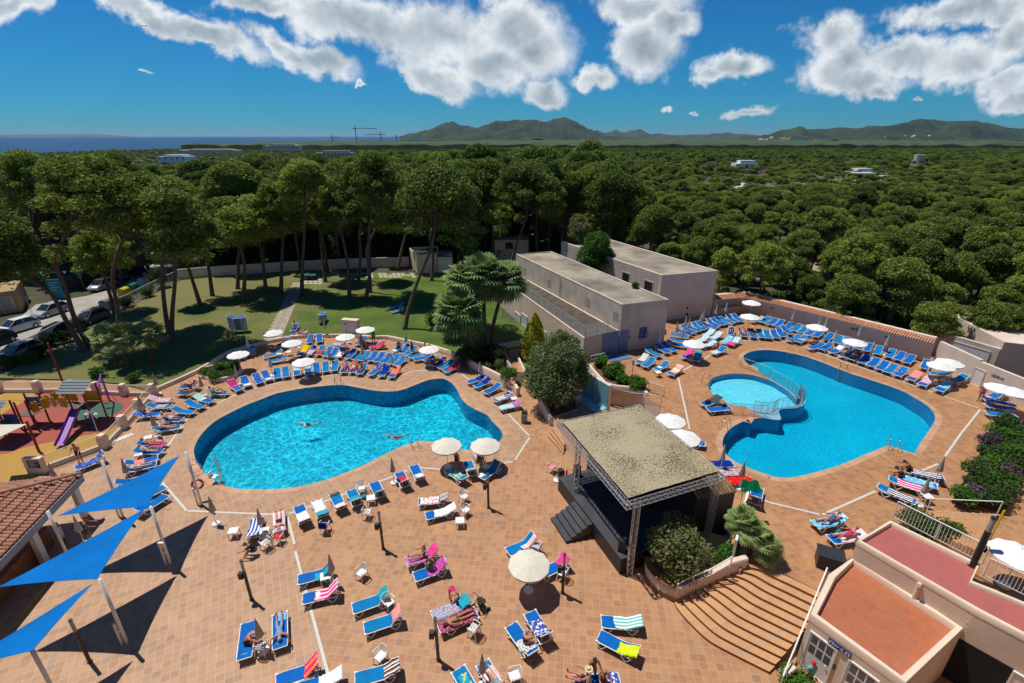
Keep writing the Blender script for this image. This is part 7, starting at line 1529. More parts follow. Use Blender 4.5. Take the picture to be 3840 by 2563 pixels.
LT=[(('s',300,620),[],('O',110,640),14,4.6,3,'wide crowned pine across the road at the far left'),(('s',620,560),[],('O',330,650),14,4.4,0,'wide crowned pine across the road behind the teal sign'),(('s',900,540),[],('O',430,610),14,4.2,6,'pine across the road beside the car park lane'),(('s',790,1270),[('s',640,1050,3.0),('s',470,740,7.0),('s',250,590,9.5)],('s',-40,250),12.5,4.3,0,'leftmost leaning pine behind the road fence, trunk bending far left'),(('s',835,1240),[('s',690,980,3.0),('s',600,680,7.0),('s',510,380,10.5)],('O',330,700),14.5,4.6,1,'pine next to the leftmost leaning one, forking in front of the teal sign'),(('s',1100,1060),[('s',1075,850,3.0),('s',1040,520,7.5)],('O',500,700),15.0,4.2,2,'straight pine in front of the blue parked cars'),(('s',1060,930),[('s',1010,750,3.0)],('s',880,350),8.0,2.9,3,'lower round crowned pine hanging over the road'),(('s',1570,1195),[('s',1520,930,3.5),('s',1490,600,8.0),('s',1500,250,12.0)],('O',640,760),14.0,3.8,4,'twisted double stemmed pine in the middle of the left lawn'),(('s',1575,1190),[('s',1580,930,3.5),('s',1610,550,8.0),('s',1590,250,11.5)],('O',740,840),13.0,2.8,5,'second stem of the twisted pine on the left lawn'),(('s',1845,862),[('s',1760,600,3.5),('s',1680,380,7.0)],('O',640,880),11.5,2.4,6,'dark leaning pine behind the twisted one'),(('s',1950,765),[('s',1910,480,4.0),('s',1870,250,8.0)],('O',770,790),12.5,3.4,0,'slim pine at the far left of the back wall'),(('s',2180,700),[('s',2185,450,4.0),('s',2190,250,7.5)],('O',860,760),12.0,2.8,1,'left one of two thin pines near the back wall'),(('s',2230,812),[('s',2245,520,4.0),('s',2200,250,8.0)],('O',900,800),12.0,3.4,2,'right one of two thin pines near the back wall'),(('t',485,740),[('t',460,500,4.0),('t',425,280,7.5)],('O',955,780),12.0,3.4,3,'pine left of the stepping stone path, third from it'),(('t',620,740),[('t',628,450,4.5),('t',640,150,9.5)],('O',1050,700),14.0,3.6,4,'pine left of the stepping stone path, second from it'),(('t',808,765),[('t',820,450,4.5),('t',838,120,10.0)],('O',1140,650),15.5,3.8,5,'straight pine standing beside the stepping stone path'),(('t',1030,635),[('t',1000,400,4.0),('t',975,150,8.5)],('O',1205,740),13.0,3.2,6,'pine behind the table tennis table'),(('t',1048,540),[('t',1030,380,3.5),('t',1005,200,7.0)],('O',1225,700),12.0,2.8,0,'thin pine close to the wall behind the table tennis table'),(('t',1250,780),[('t',1235,500,4.0),('t',1200,280,7.5),('t',1150,80,10.0)],('O',1280,740),12.5,2.6,1,'very thin pale pine in the middle of the lawn'),(('t',1330,622),[('t',1350,400,4.0),('t',1345,150,8.0)],('O',1370,700),13.5,3.2,2,'pine left of the forked one in the middle of the lawn'),(('t',1398,795),[('t',1435,550,4.0),('t',1425,280,8.5),('t',1440,50,11.5)],('O',1400,640),15.5,3.9,3,'tall pale trunked pine in the middle of the lawn'),(('t',1440,735),[('t',1430,520,4.0),('t',1420,300,7.5)],('O',1450,720),13.0,3.0,4,'dark pine touching the tall pale trunked one'),(('t',1690,525),[('t',1730,330,4.0),('t',1765,200,7.0)],('O',1550,690),13.0,3.2,5,'curved pine close to the back wall'),(('t',1755,1070),[('t',1800,850,2.5),('t',1900,560,6.5),('t',2000,320,9.5)],('O',1645,715),14.0,4.6,6,'tall strongly leaning pine on the right of the lawn'),(('t',2005,625),[('t',2015,380,4.0),('t',2000,150,8.5)],('O',1720,640),14.5,3.6,0,'straight dark pine beside the white roller door shed'),(('u',980,610),[('u',1030,420,5.0),('u',1100,200,8.5),('u',1150,60,10.5)],('O',1985,680),14.0,5.0,1,'big pine leaning right over the pool building'),(('u',860,470),[('u',850,350,4.5),('u',860,200,8.0)],('O',1870,760),11.5,3.4,2,'pine behind the big fan palms')]
for a in LT:lawn_pine(*a)
def inside(p,poly):
 x_,y_=p;c=False;j=len(poly)-1
 for i in range(len(poly)):
  xi,yi=poly[i][:2];xj,yj=poly[j][:2]
  if(yi>y_)!=(yj>y_)and x_<(xj-xi)*(y_-yi)/(yj-yi)+xi:c=not c
  j=i
 return c
def proj(p):
 d=Vector(p)-Vector((0,0,H));dep=d.y*_c-d.z*_s;u_=d.y*_s+d.z*_c
 return(CX+FPX*d.x/dep,CY-FPX*u_/dep)if dep>1 else(-9e9,0)
roadp=[(q.x,q.y)for q in road];exz=[[(-200,20),(-62,36)]+[(p.x,p.y)for p in(Q('s',1100,720),Q('s',1640,500))]+[(-49,79),(-18,90),(4,88),(14,80),(26,60),(42,45),(70,30),(60,-10),(-200,-10)],[(P(p_).x,P(p_).y)for p_ in((2600,645),(2720,615),(3000,620),(3350,615),(3520,640),(3480,700),(3360,760),(3000,785),(2760,800),(2600,770))],[(P(p_).x,P(p_).y)for p_ in(TL['v'](1050,600),TL['v'](1750,640),TL['v'](1780,760),TL['v'](1150,800))],[(P(p_).x,P(p_).y)for p_ in((430,790),(560,840),(620,980),(760,970),(1060,870),(1060,820),(800,820),(500,810))],[(-4,86),(4,86),(4,97),(-4,97)],[(q.x,q.y)for q in(Q('s',-200,700),Q('s',300,560),Q('s',900,520),Q('s',1350,400),Q('s',1400,480),Q('s',1000,720),Q('s',-200,1300))]]
cand=[];sp=5.2;rs_=random.Random(5)
for i in range(-72,98):
 for j in range(0,55):
  x_,y_=(i+rs_.uniform(-.34,.34))*sp,30+(j+rs_.uniform(-.34,.34))*sp
  if any(inside((x_,y_),e)for n_e,e in enumerate(exz)if not(n_e==1 and rs_.random()<.4)):continue
  px=proj((x_,y_,9))
  if px[0]<-260 or px[0]>4100:continue
  cand.append((math.hypot(x_,y_),x_,y_))
def FS(x_,y_):
 d=math.hypot(x_,y_);q=((18.4 if x_<-15 else 19.3)-(.024 if x_>20 else.021 if x_>-60 else.033)*d)/16.0;q=max(.30,min(1.08,q))
 if x_>22:q=min(q,.60 if y_<130 else.52)
 if inside((x_,y_),exz[1]):q=.33
 if x_<-60 and y_>320:q*=.7
 return q*rs_.uniform(.72,1.14)
cand.sort();near=cand[:285];rest=cand[285:]
for k_,(d_,x_,y_)in enumerate(near):
 rightside=x_>12 and y_<130
 sc=FS(x_,y_)
 PPR[k_%7].use((x_,y_,0),rs_.uniform(0,6.28),'round crowned green pine in the dense wood around the resort','pines of the surrounding wood',scale=((sc+.10)*rs_.uniform(.66,1.1),(sc+.10)*rs_.uniform(.66,1.1),sc*1.05))
pts=[(x_,y_)for(_,x_,y_)in rest];sp=6.6
for i in range(-120,170):
 for j in range(0,76):
  x_,y_=(i+rs_.uniform(-.4,.4))*sp*1.15,312+(j+rs_.uniform(-.4,.4))*sp*1.15
  px=proj((x_,y_,10))
  if px[0]<-150 or px[0]>4000:continue
  if y_>np.interp(x_,[c[0]for c in coast],[c[1]for c in coast])-25:continue
  if x_<-70 and y_>330 and rs_.random()<.3:continue
  if rs_.random()<.05:continue
  pts.append((x_,y_))
fm=bpy.data.meshes.new('far_wood');fm.from_pydata([(x_,y_,0)for x_,y_ in pts],[],[])
for nm_,dt,vals in(('rot','FLOAT',[rs_.uniform(0,6.28)for _ in pts]),('scl','FLOAT',[FS(x_,y_)for x_,y_ in pts]),('pick','INT',[rs_.randrange(4)for _ in pts])):
 at_=fm.attributes.new(nm_,dt,'POINT');at_.data.foreach_set('value',vals)
fo=bpy.data.objects.new('far_wood',fm);COL.objects.link(fo);tag(fo,'endless green pine wood stretching to the coast and hills','woodland',None,'stuff')
gn=bpy.data.node_groups.new('wood','GeometryNodeTree');gn.interface.new_socket('Geometry',in_out='INPUT',socket_type='NodeSocketGeometry');gn.interface.new_socket('Geometry',in_out='OUTPUT',socket_type='NodeSocketGeometry')
gi=gn.nodes.new('NodeGroupInput');go=gn.nodes.new('NodeGroupOutput');ip=gn.nodes.new('GeometryNodeInstanceOnPoints');gj=gn.nodes.new('GeometryNodeJoinGeometry')
mp_=gn.nodes.new('GeometryNodeMeshToPoints');gn.links.new(gi.outputs[0],mp_.inputs[0])
for i in range(4):
 cr_=[c for c in PPR[i].o.children if c.name.startswith('crown')][0]
 oi=gn.nodes.new('GeometryNodeObjectInfo');oi.inputs['Object'].default_value=cr_;oi.transform_space='ORIGINAL';oi.inputs['As Instance'].default_value=True;gn.links.new(oi.outputs['Geometry'],gj.inputs[0])
def attr(nm,dt):
 a=gn.nodes.new('GeometryNodeInputNamedAttribute');a.data_type=dt;a.inputs[0].default_value=nm;return a.outputs[0]
gn.links.new(mp_.outputs[0],ip.inputs['Points']);gn.links.new(gj.outputs[0],ip.inputs['Instance']);ip.inputs['Pick Instance'].default_value=True;gn.links.new(attr('pick','INT'),ip.inputs['Instance Index'])
cx_=gn.nodes.new('ShaderNodeCombineXYZ');gn.links.new(attr('rot','FLOAT'),cx_.inputs[2]);gn.links.new(cx_.outputs[0],ip.inputs['Rotation']);cz_=gn.nodes.new('ShaderNodeCombineXYZ');mh_=gn.nodes.new('ShaderNodeMath');mh_.operation='MULTIPLY_ADD';mh_.inputs[1].default_value=.45;mh_.inputs[2].default_value=.42;sa_=attr('scl','FLOAT');gn.links.new(sa_,mh_.inputs[0]);gn.links.new(mh_.outputs[0],cz_.inputs[0]);gn.links.new(mh_.outputs[0],cz_.inputs[1]);gn.links.new(sa_,cz_.inputs[2]);gn.links.new(cz_.outputs[0],ip.inputs['Scale']);gn.links.new(ip.outputs[0],go.inputs[0])
md=fo.modifiers.new('wood','NODES');md.node_group=gn
vs=[];nx,ny=150,60
for i in range(nx+1):
 for j in range(ny+1):
  u_=-.62+2.0*i/nx;Y=830*(1+(3.3)*(j/ny)**1.6);X=u_*Y;z_=9+3.5*noise.noise(Vector((X*.03,Y*.03,0)))+2*noise.noise(Vector((X*.11,Y*.11,5)))
  cy_=np.interp(X,[c[0]for c in coast],[c[1]for c in coast])
  if Y>cy_-30:z_=-3
  if j==0:z_=-1.5
  vs.append((X,Y,z_))
me=bpy.data.meshes.new('distant_wood');me.from_pydata(vs,[],[(i*(ny+1)+j,(i+1)*(ny+1)+j,(i+1)*(ny+1)+j+1,i*(ny+1)+j+1)for i in range(nx)for j in range(ny)]);me.materials.append(FARG)
o=bpy.data.objects.new('distant_wood',me);COL.objects.link(o);tag(o,'dark green treetops far off before the hills','woodland',None,'stuff')
C_=[];
for _ in range(300):
 q=rs_.random();x_=-52+q*54;y_=np.interp(x_,[-52,-36,-18,4],[82,86.5,90,92])+rs_.uniform(0,9);C_.append((x_,y_,rs_.uniform(.5,4.2),rs_.uniform(1.2,2.4)))
pt=clump_pts([c[:3]for c in C_],[c[3]for c in C_],60);o=leafmesh('undergrowth',pt,rng.uniform(.15,.34,len(pt)),DKM);tag(o,'dark tangled undergrowth behind the back wall of the lawn','undergrowth',None,'stuff')
C_=[]
for _ in range(260):
 q=rs_.random();A=W1.lerp(W2,q*1.0);off=rs_.uniform(2.5,17);C_.append((A.x+off*.78,A.y+off*.62,rs_.uniform(.0,.9)+.6*(off/17)*2,rs_.uniform(1.1,2.3)))
pt=clump_pts([c[:3]for c in C_],[c[3]for c in C_],75);o=leafmesh('undergrowth',pt,rng.uniform(.12,.28,len(pt)),SHRUBM);tag(o,'bright green mastic scrub behind the orange tiled wall','undergrowth',None,'stuff')
def shrub(tl,x_,y_,z,r,h,m,lab,name='shrub',cat='shrub',leaf=(.05,.11),per=1500,seed=0,stem=True,grp=None):
 p_=Q(tl,x_,y_,z);t=thing(name,lab,cat,tuple(p_),0,grp);rr=random.Random(seed+int(x_));cs=[];rs=[]
 for _ in range(9):
  a=rr.random()*6.28;q=rr.random()**.5*.5;cs.append((math.cos(a)*q*r,math.sin(a)*q*r,h*rr.uniform(.35,.66)));rs.append(r*rr.uniform(.42,.6))
 pt=clump_pts(cs,rs,per,h/(2*r)*1.3,.8);leafmesh('foliage',pt,rng.uniform(leaf[0],leaf[1],len(pt)),m,asp=.45,parent=t)
 b=MB();
 for c in cs[:5]:b.tube([(0,0,-.05),(c[0]*.4,c[1]*.4,c[2]*.5),c],[.035*r+.01,.025*r+.01,.008],5)
 b.build('stem',BARK,t,True);return t
for a in[('g',1018,905,.2,.75,.75,'left shrub of the round planter'),('g',1122,955,.2,.8,.75,'front shrub of the round planter'),('g',1215,820,.2,.75,.75,'rear shrub of the round planter'),('g',1380,830,.2,.75,.8,'right rear shrub of the round planter'),('g',1330,915,.2,.6,.65,'right front shrub of the round planter')]:
 shrub(*a[:6],OLEM,a[6],grp='shrubs in the round planter',per=1100)
for a in[('y',425,300,ZU,.85,1.2,'left oleander of the terrace planter'),('y',525,385,ZU,1.1,1.35,'big oleander left of the lantern in the terrace planter'),('y',618,450,ZU,.7,.95,'small oleander at the lantern foot'),('y',735,505,ZU,.95,1.3,'right oleander of the terrace planter')]:
 shrub(*a[:6],OLEM,a[6],grp='oleanders of the terrace planter',leaf=(.07,.15),per=900)
for i,a in enumerate([('r',380,210),('r',510,130),('r',110,260),('s',430,1210),('s',600,1180),('s',740,1060),('s',1345,770),('s',1170,860),('r',1655,430),('r',1190,370)]):
 shrub(*a,.1,1.0 if i<8 else.75,1.4 if i<8 else.9,(SHRUBM,DKM)[i%2]if i<8 else OLEM,['dark shrub at the road fence, %s from the left corner'%ORD[i],'bright round shrub behind the playground fence corner','small green shrub behind the playground fence posts'][0 if i<8 else i-7],grp='shrubs along fences',per=700,leaf=(.07,.14))
shrub('s',1480,680,.1,1.3,3.2,SHRUBM,'tall pale bush between the wheelie bins and the back wall',per=600,leaf=(.08,.15))
shrub('i',470,260,.1,1.2,2.4,SHRUBM,'dark bush left of the fan palms',per=700,leaf=(.08,.16));shrub('i',910,730,.15,1.4,1.6,SHRUBM,'green bush at the foot of the palms on the left',per=700,leaf=(.08,.14));shrub('i',1290,720,.15,1.7,1.9,DKM,'dark bush at the foot of the palms on the right',per=600,leaf=(.08,.14));shrub('i',1180,850,.15,.7,1.0,OLIVE,'pale flowering bush behind the low wall',per=800)
shrub('i',1480,1010,.2,1.0,1.6,OLEM,'green bush left of the big round tree',per=900);shrub('i',1360,870,.15,.6,1.6,OLIVE,'grey spiky plant behind the low wall',per=500);shrub('q',1520,960,.62,.75,1.5,OLEM,'lime leaved shrub beside the white meter box',per=1000);shrub('z',820,330,6.5,.55,.7,SHRUBM,'small weed bush growing on the roof edge',per=900)
shrub('q',1010,1010,.5,1.65,2.7,OLIVE,'large grey green bush in the curved planter','round_bush','bush',(.05,.12),1500);shrub('q',1000,690,.5,.95,2.0,OLIVE,'smaller grey green bush behind the large one beside the stage','round_bush','bush',(.05,.12),1000)
t=thing('round_tree','large dense dark green round tree beside the showers and ramp','tree',tuple(Q('y',60,680,.62)));cs=[];rs=[]
bt=Vector(t.location)
cc=[P(TL['y'](x_,y_),z_)-bt for x_,y_,z_ in((95,70,5.6),(185,105,5.2),(60,180,4.6),(150,160,4.8),(20,300,3.8),(120,300,3.9),(220,320,3.6),(230,240,4.3),(60,420,2.9),(170,430,2.9),(250,400,3.1),(-60,330,3.3),(-110,400,2.8),(-10,480,2.5),(100,540,2.2),(-90,480,2.4),(60,120,4.9),(150,220,4.9),(-30,220,4.2))]
pt=clump_pts([tuple(c)for c in cc],[.8,.7,1.1,1.0,1.3,1.5,1.0,1.0,1.5,1.3,.9,1.3,1.1,1.3,.9,.9,.9,1.2,1.2],1300,.9,.8);leafmesh('crown',pt,rng.uniform(.06,.13,len(pt)),BIGB,parent=t)
b=MB();b.tube([(0,0,-.1),(.1,.1,1.2),(0,.4,2.4)],[.2,.17,.12],8);[b.tube([(0,.3,1.8),tuple(c*.6+Vector((0,0,.5))),tuple(c)],[.09,.06,.03],5)for c in cc[::3]];b.build('trunk',BARK,t,True)
p0=Q('i',1850,640,.3);hc=4.6;t=thing('golden_conifer','bright yellow green conical conifer behind the big round tree','tree',tuple(p0));n=9000;q=rng.random(n)**.8;a=rng.random(n)*6.28;r_=(1.55*(1-q)**.75)*(.75+.3*rng.random(n))*(1+.22*np.sin(a*5+q*9))
leafmesh('foliage',np.stack([np.cos(a)*r_,np.sin(a)*r_,q*hc+.1],1),rng.uniform(.07,.16,n),YELM,asp=.35,up=0,parent=t);b=MB();b.cyl(0,0,-.1,hc*.8,.1,.03,6);b.build('trunk',BARK,t)
def fronds(n,rad,cen,seed,droop=.5,seg=16,zlo=-.6,zhi=1.2,fan=.95,dry=False):
 rr=random.Random(seed);vs=[];fs=[]
 for k_ in range(n):
  az=rr.random()*6.28;el=rr.uniform(zlo,zhi)if not dry else rr.uniform(-1.3,-.7);d=Vector((math.cos(az)*math.cos(el),math.sin(az)*math.cos(el),math.sin(el)));pl=rad*rr.uniform(.42,.58);o0=Vector(cen)
  h_=o0+d*pl;side=d.cross(Vector((0,0,1))).normalized();nrm=side.cross(d).normalized()
  w_=side*.018;i0=len(vs);vs+=[o0-w_,o0+w_,h_+w_,h_-w_];fs.append((i0,i0+1,i0+2,i0+3));fr=rad*fan*rr.uniform(.42,.55)
  for s_ in range(seg):
   th=(s_/(seg-1)-.5)*math.pi*1.25;dd=(d*math.cos(th)+side*math.sin(th)).normalized();ln=fr*(1-.18*abs(th)/2);e=h_+dd*ln*.62;tip=h_+dd*ln+Vector((0,0,-droop*ln*.45));ww=side*math.cos(th)*ln*.08-d*math.sin(th)*ln*.08
   i0=len(vs);vs+=[h_,e+ww+nrm*.03,tip,e-ww];fs.append((i0,i0+1,i0+2,i0+3))
 return vs,fs
def fan_palm(base,lean,hgt,rad,n,lab,seed,tr=.2,grp='fan palms beside the pool building'):
 t=thing('fan_palm',lab,'palm tree',tuple(base),0,grp);b=MB();L__=Vector((*lean,hgt));pts_=[Vector((0,0,-.1)),Vector((lean[0]*.2,lean[1]*.2,hgt*.4)),L__*.98];sp_=arc_smooth(pts_,8);b.tube(sp_,[tr*(1.15-.35*i/len(sp_))+(.02 if i%2 else-.01)for i in range(len(sp_))],10);b.build('trunk',mat('palm_trunk',(0.15,0.10,0.065),1,.5,6,bump=1.0),t,True)
 vs,fs=fronds(n,rad,L__,seed);m_=MB();m_.add(vs,fs);m_.build('fronds',PALMM,t)
 vs,fs=fronds(n//3,rad*.7,L__-Vector((0,0,.1)),seed+5,.7,10,dry=True);m_=MB();m_.add(vs,fs);m_.build('dry_fronds',DRYM,t);return t
for(bx,by,cx0,cy0,z_,rad,n,lab)in((700,1340,540,930,4.9,3.2,105,'lowest fan palm with trunk curving left'),(735,1330,640,640,7.3,3.2,105,'left tall fan palm of the clump'),(785,1305,760,590,7.9,3.2,110,'middle and tallest fan palm of the clump'),(830,1270,960,640,7.2,3.0,95,'right fan palm leaning toward the building')):
 B0=Q('u',bx,by,.15);C0=P(TL['u'](cx0,cy0),z_);fan_palm(B0,(C0.x-B0.x,C0.y-B0.y),z_-.15,rad,n,lab,bx)
B0=Q('s',1180,1420,.1);fan_palm(B0,(.2,.3),3.2,2.1,40,'dark bushy fan palm group on the left lawn, front stem',3,.16,'fan palms on the left lawn');fan_palm(B0+Vector((1.6,1.2,0)),(.3,.3),3.0,1.9,36,'dark bushy fan palm group on the left lawn, right stem',8,.16,'fan palms on the left lawn');fan_palm(B0+Vector((-2.0,1.2,0)),(-.5,.3),2.6,1.9,36,'dark bushy fan palm group on the left lawn, left stem',12,.16,'fan palms on the left lawn')
B0=Q('q',1800,900,ZU-.1);
for i,(dx,dy,h_,lab)in enumerate(((.1,.4,1.4,'upper right'),(-.3,.9,1.7,'upper left'),(.5,-.1,1.0,'lower'))):fan_palm(B0+Vector((dx,dy,0)),(.1,.1),h_,1.0,40,'low bushy fan palm at the top of the wide stairs, %s stem'%lab,20+i,.1,'low fan palm clump')
B0=Q('g',1390,470,.1);fan_palm(B0,(0,0),.8,.8,22,'small yucca like palm in front of the tall lounger stack',33,.07,'young palms')
for i in range(26):
 colm=i%2;q=(i//2)/12.5;c0=(b0+b1)/2 if colm==0 else(b2+b3)/2;p_=c0+upd*q+Vector((rs_.uniform(-.25,.25),rs_.uniform(-.2,.2),0))
 t=thing('bed_shrub','dense low dark green shrub in the %s row of box beds, %s from the near end'%(('left','right')[colm],ORD[i//2]),'shrub',(p_.x,p_.y,ZU+.45),rs_.random()*6,'shrubs in the box beds')
 pur=(i%7==2);mm=PURM if pur else(SHRUBM if i%5 else OLEM);r_=.62;cs=[(rs_.uniform(-.4,.4),rs_.uniform(-.5,.5),rs_.uniform(.1,.5))for _ in range(8)];pt=clump_pts(cs,[r_*rs_.uniform(.5,.75)for _ in cs],1100,.7,.6);leafmesh('foliage',pt,rng.uniform(.05,.11,len(pt)),mm,parent=t)
for(x_,y_,lab)in((1970,745,'upper pale agave in the left box bed'),(1925,855,'lower pale agave in the left box bed')):
 p_=Q('o',x_,y_,ZU+.55);b=MB()
 for k_ in range(22):
  a=k_*2.4;e=.25+.9*(k_/22);d=Vector((math.cos(a)*math.cos(e),math.sin(a)*math.cos(e),math.sin(e)))*.62;s_=Vector((-math.sin(a),math.cos(a),0))*.05;b.add([s_*.6,d*.5+s_,d,d*.5-s_,-s_*.6],[(0,1,2,3,4)])
 o=b.build('agave',leafmat('agave_leaves',(0.20,0.28,0.12),.3,.1));o.location=p_;tag(o,lab,'plant','agaves in the box beds')
for(x_,y_,lab)in((1340,1330,'left'),(1580,1420,'middle'),(1760,1470,'right')):shrub('o',x_,y_,ZU+.2,1.0,1.1,SHRUBM,'dark hedge bush behind the white railing, %s one'%lab,grp='hedge behind the roof railing',per=700)
shrub('p',230,1600,0,.8,.9,OLEM,'leafy shrub at the bottom edge beside the toilet doors',per=900)
for(x_,y_,zc,r_,var,lab)in((1640,230,7.6,2.2,4,'silvery pine between the two flat roofed buildings'),(1790,400,6.9,2.3,5,'bright green rounded young pine growing at the roof edge')):
 C0=P(TL['u'](x_,y_),zc);t=thing('young_pine',lab,'tree',(C0.x,C0.y,0));k_=r_/4.0;cs,rs=CRN[var];pt=clump_pts([(c[0]*k_,c[1]*k_,c[2]*k_*1.6)for c in cs],[r*k_*1.15 for r in rs],900,1.1)+np.array((0,0,zc));leafmesh('crown',pt,rng.uniform(.08,.17,len(pt)),OLEM if var==5 else OLIVE,parent=t);b=MB();b.tube([(0,0,0),(0,0,zc)],[.15,.06],6);b.build('trunk',BARK,t)
t=thing('pine_tree','pale bent trunked pine behind the tiled wall','tree',tuple(Q('w',1040,990,.3)));B0=Vector(t.location);C0=P(TL['w'](1420,470),7.5);sp_=arc_smooth([Vector((0,0,-.2))]+[P(TL['w'](x_,y_),z_)-B0 for x_,y_,z_ in((1065,800,2.2),(1090,690,3.6),(1190,600,5.0),(1240,500,6.2))]+[C0-B0],4);b=MB();b.tube(sp_,list(np.linspace(.26,.09,len(sp_))),8);b.build('trunk',mat('pale_bark',(0.33,0.27,0.22),.9,.35,5),t,True)
pt=clump_pts([(c[0]*.85,c[1]*.85,c[2]*.8)for c in CRN[2][0]],[r*.85 for r in CRN[2][1]],300)+np.array(C0-B0);leafmesh('crown',pt,rng.uniform(.11,.2,len(pt)),PINEM,parent=t)
# ================================================================ fences, playground, bar, sails, cars, far places
t=thing('x','x','x');bpy.data.objects.remove(t)
def pier(px,z,h_,lab,w_=.5):
 b=MB();b.prism([(-w_/2,-w_/2),(w_/2,-w_/2),(w_/2,w_/2),(-w_/2,w_/2)],0,h_-.1);b.prism([(-w_*.42,-w_*.42),(w_*.42,-w_*.42),(w_*.42,w_*.42),(-w_*.42,w_*.42)],h_-.1,h_);o=b.build('fence_pier',CREAMW,None,'auto');o.location=(px.x,px.y,z);tag(o,lab,'pier','cream piers of the playground fence')
pgf=[('r',0,560,'far left'),('r',480,560,'second from the left on the lawn side'),('r',880,555,'third from the left on the lawn side'),('r',1200,575,'fourth from the left on the lawn side'),('r',1530,600,'fifth from the left on the lawn side'),('r',1880,600,'corner'),('r',1710,790,'upper one on the pool side'),('r',1520,1000,'middle one on the pool side'),('r',1290,1240,'lower one on the pool side')]
PG=[Q(*a[:3])for a in pgf]
for a,p_ in zip(pgf,PG):pier(p_,0,1.15,'cream fence pier of the playground, '+a[3])
for i in range(len(PG)-1):
 A,B_=PG[i],PG[i+1];d=(B_-A).normalized();wallrun('fence_plinth',[A+d*.26,B_-d*.26],0,.32,.22,CREAMW,'cream plinth of playground fence bay between the %s and %s pier'%(ORD[i],ORD[i+1]),group='plinths of the playground fence')
 railing('playground_fence',[A+d*.26,B_-d*.26],.32,.72,'white bar fence bay between the %s and %s playground pier'%(ORD[i],ORD[i+1]),WPAINT,bar=.12,posts=9,group='white playground fence bays',br=.009)
A,B_=PG[-1],Q('r',560,1510);d=(B_-A).normalized();wallrun('fence_plinth',[A+d*.26,B_],0,.35,.22,CREAMW,'long cream plinth behind the standing bald man');railing('playground_fence',[A+d*.26,B_],.35,.8,'long white bar fence behind the standing bald man',WPAINT,bar=.12,posts=2.5,br=.009)
A=Q('r',340,1560);B_=Q('r',560,1560);t=thing('sign_wall','cream wall stub with a navy rules sign at the playground corner','wall',tuple(A));wprism('wall',A,B_,.3,0,1.25,CREAMW,t);dd=(B_-A).normalized();ow_=Vector((dd.y,-dd.x,0))
sg=winpart(t,'sign_board',A,B_,.3,(B_-A).length-.15,.5,1.1,ow_,NAVY,th=.03)
b=MB()
for k_ in range(5):
 q=[A+dd*.45+ow_*.034,A+dd*((B_-A).length-.3-(k_%2)*.2)+ow_*.034];zz=1.0-k_*.1;b.add([(q[0].x,q[0].y,zz),(q[1].x,q[1].y,zz),(q[1].x,q[1].y,zz+.03),(q[0].x,q[0].y,zz+.03)],[(0,1,2,3)])
b.build('printed_lines',SWHITE,sg)
rf=[Q('s',0,1430),Q('s',690,1075),Q('s',1010,930),Q('s',1180,860),Q('s',1450,715),Q('s',1660,610)];rf=[rf[0]+(rf[0]-rf[1]).normalized()*14]+rf
railing('road_fence',rf,.1,1.55,'long tall white bar fence between the lawn and the road',WPAINT,bar=.14,posts=2.6,br=.010,top=.035)
PR,PYe,PB,PV,PGY_=[mat(n,c,.5)for n,c in(('red_post_paint',(0.22,0.015,0.015)),('yellow_panel',(0.62,0.36,0.01)),('blue_panel',(0.01,0.08,0.32)),('purple_plastic',(0.27,0.08,0.42)),('grey_roof_boards',(0.20,0.24,0.24)))]
wd=mat('grey_deck_boards',(0.16,0.13,0.11),.8,.3,5)
o0=Q('r',980,980);t=thing('playground_tower','wooden play tower with purple slide, yellow arched bridge and grey gabled roofs','play structure',tuple(o0));t0=Vector(t.location)
T2=[Q('r',1240,900),Q('r',1140,920),Q('r',1060,900),Q('r',980,980)];
tc2=Q('r',1100,925)+Vector((0,.3,0))-t0;tc1=Q('r',100,1120)-t0;tcm=Q('r',440,960)-t0
def tower(c,w_,hp,hd,roof=True):
 for sx_ in(-1,1):
  for sy_ in(-1,1):b=MB();b.cyl(c.x+sx_*w_,c.y+sy_*w_,0,hp,.07,.07,8);b.build('post',PR,t)
 b=MB();b.box(c.x-w_,c.x+w_,c.y-w_,c.y+w_,hd-.06,hd);b.build('deck',wd,t)
 if roof:
  b=MB();W_=w_+.45;b.add([(c.x-W_,c.y-W_,hp-.1),(c.x+W_,c.y-W_,hp-.1),(c.x+W_,c.y,hp+.6),(c.x-W_,c.y,hp+.6),(c.x+W_,c.y+W_,hp-.1),(c.x-W_,c.y+W_,hp-.1)],[(0,1,2,3),(3,2,4,5)])
  for k_ in range(5):zz=hp-.1+.7*k_/5;yy=c.y-W_+W_*k_/5;b.box(c.x-W_-.02,c.x+W_+.02,yy-.02,yy+.02,zz,zz+.04)
  b.build('roof',PGY_,t)
tower(tc2,.65,3.1,1.4);tower(tc1,.75,2.7,1.2);tower(tcm,.6,2.6,1.2,False)
b=MB();n=12;A=tcm+Vector((.6,0,1.25));B_=tc2+Vector((-.65,0,1.35));yb=.5;top_=[]
for i in range(n+1):q=A.lerp(B_,i/n);q.z+=.35*math.sin(math.pi*i/n);top_.append(q)
for i in range(n):a,c=top_[i],top_[i+1];b.add([(a.x,a.y-yb,a.z),(c.x,c.y-yb,c.z),(c.x,c.y+yb,c.z),(a.x,a.y+yb,a.z)],[(0,1,2,3)])
b.build('bridge_deck',wd,t)
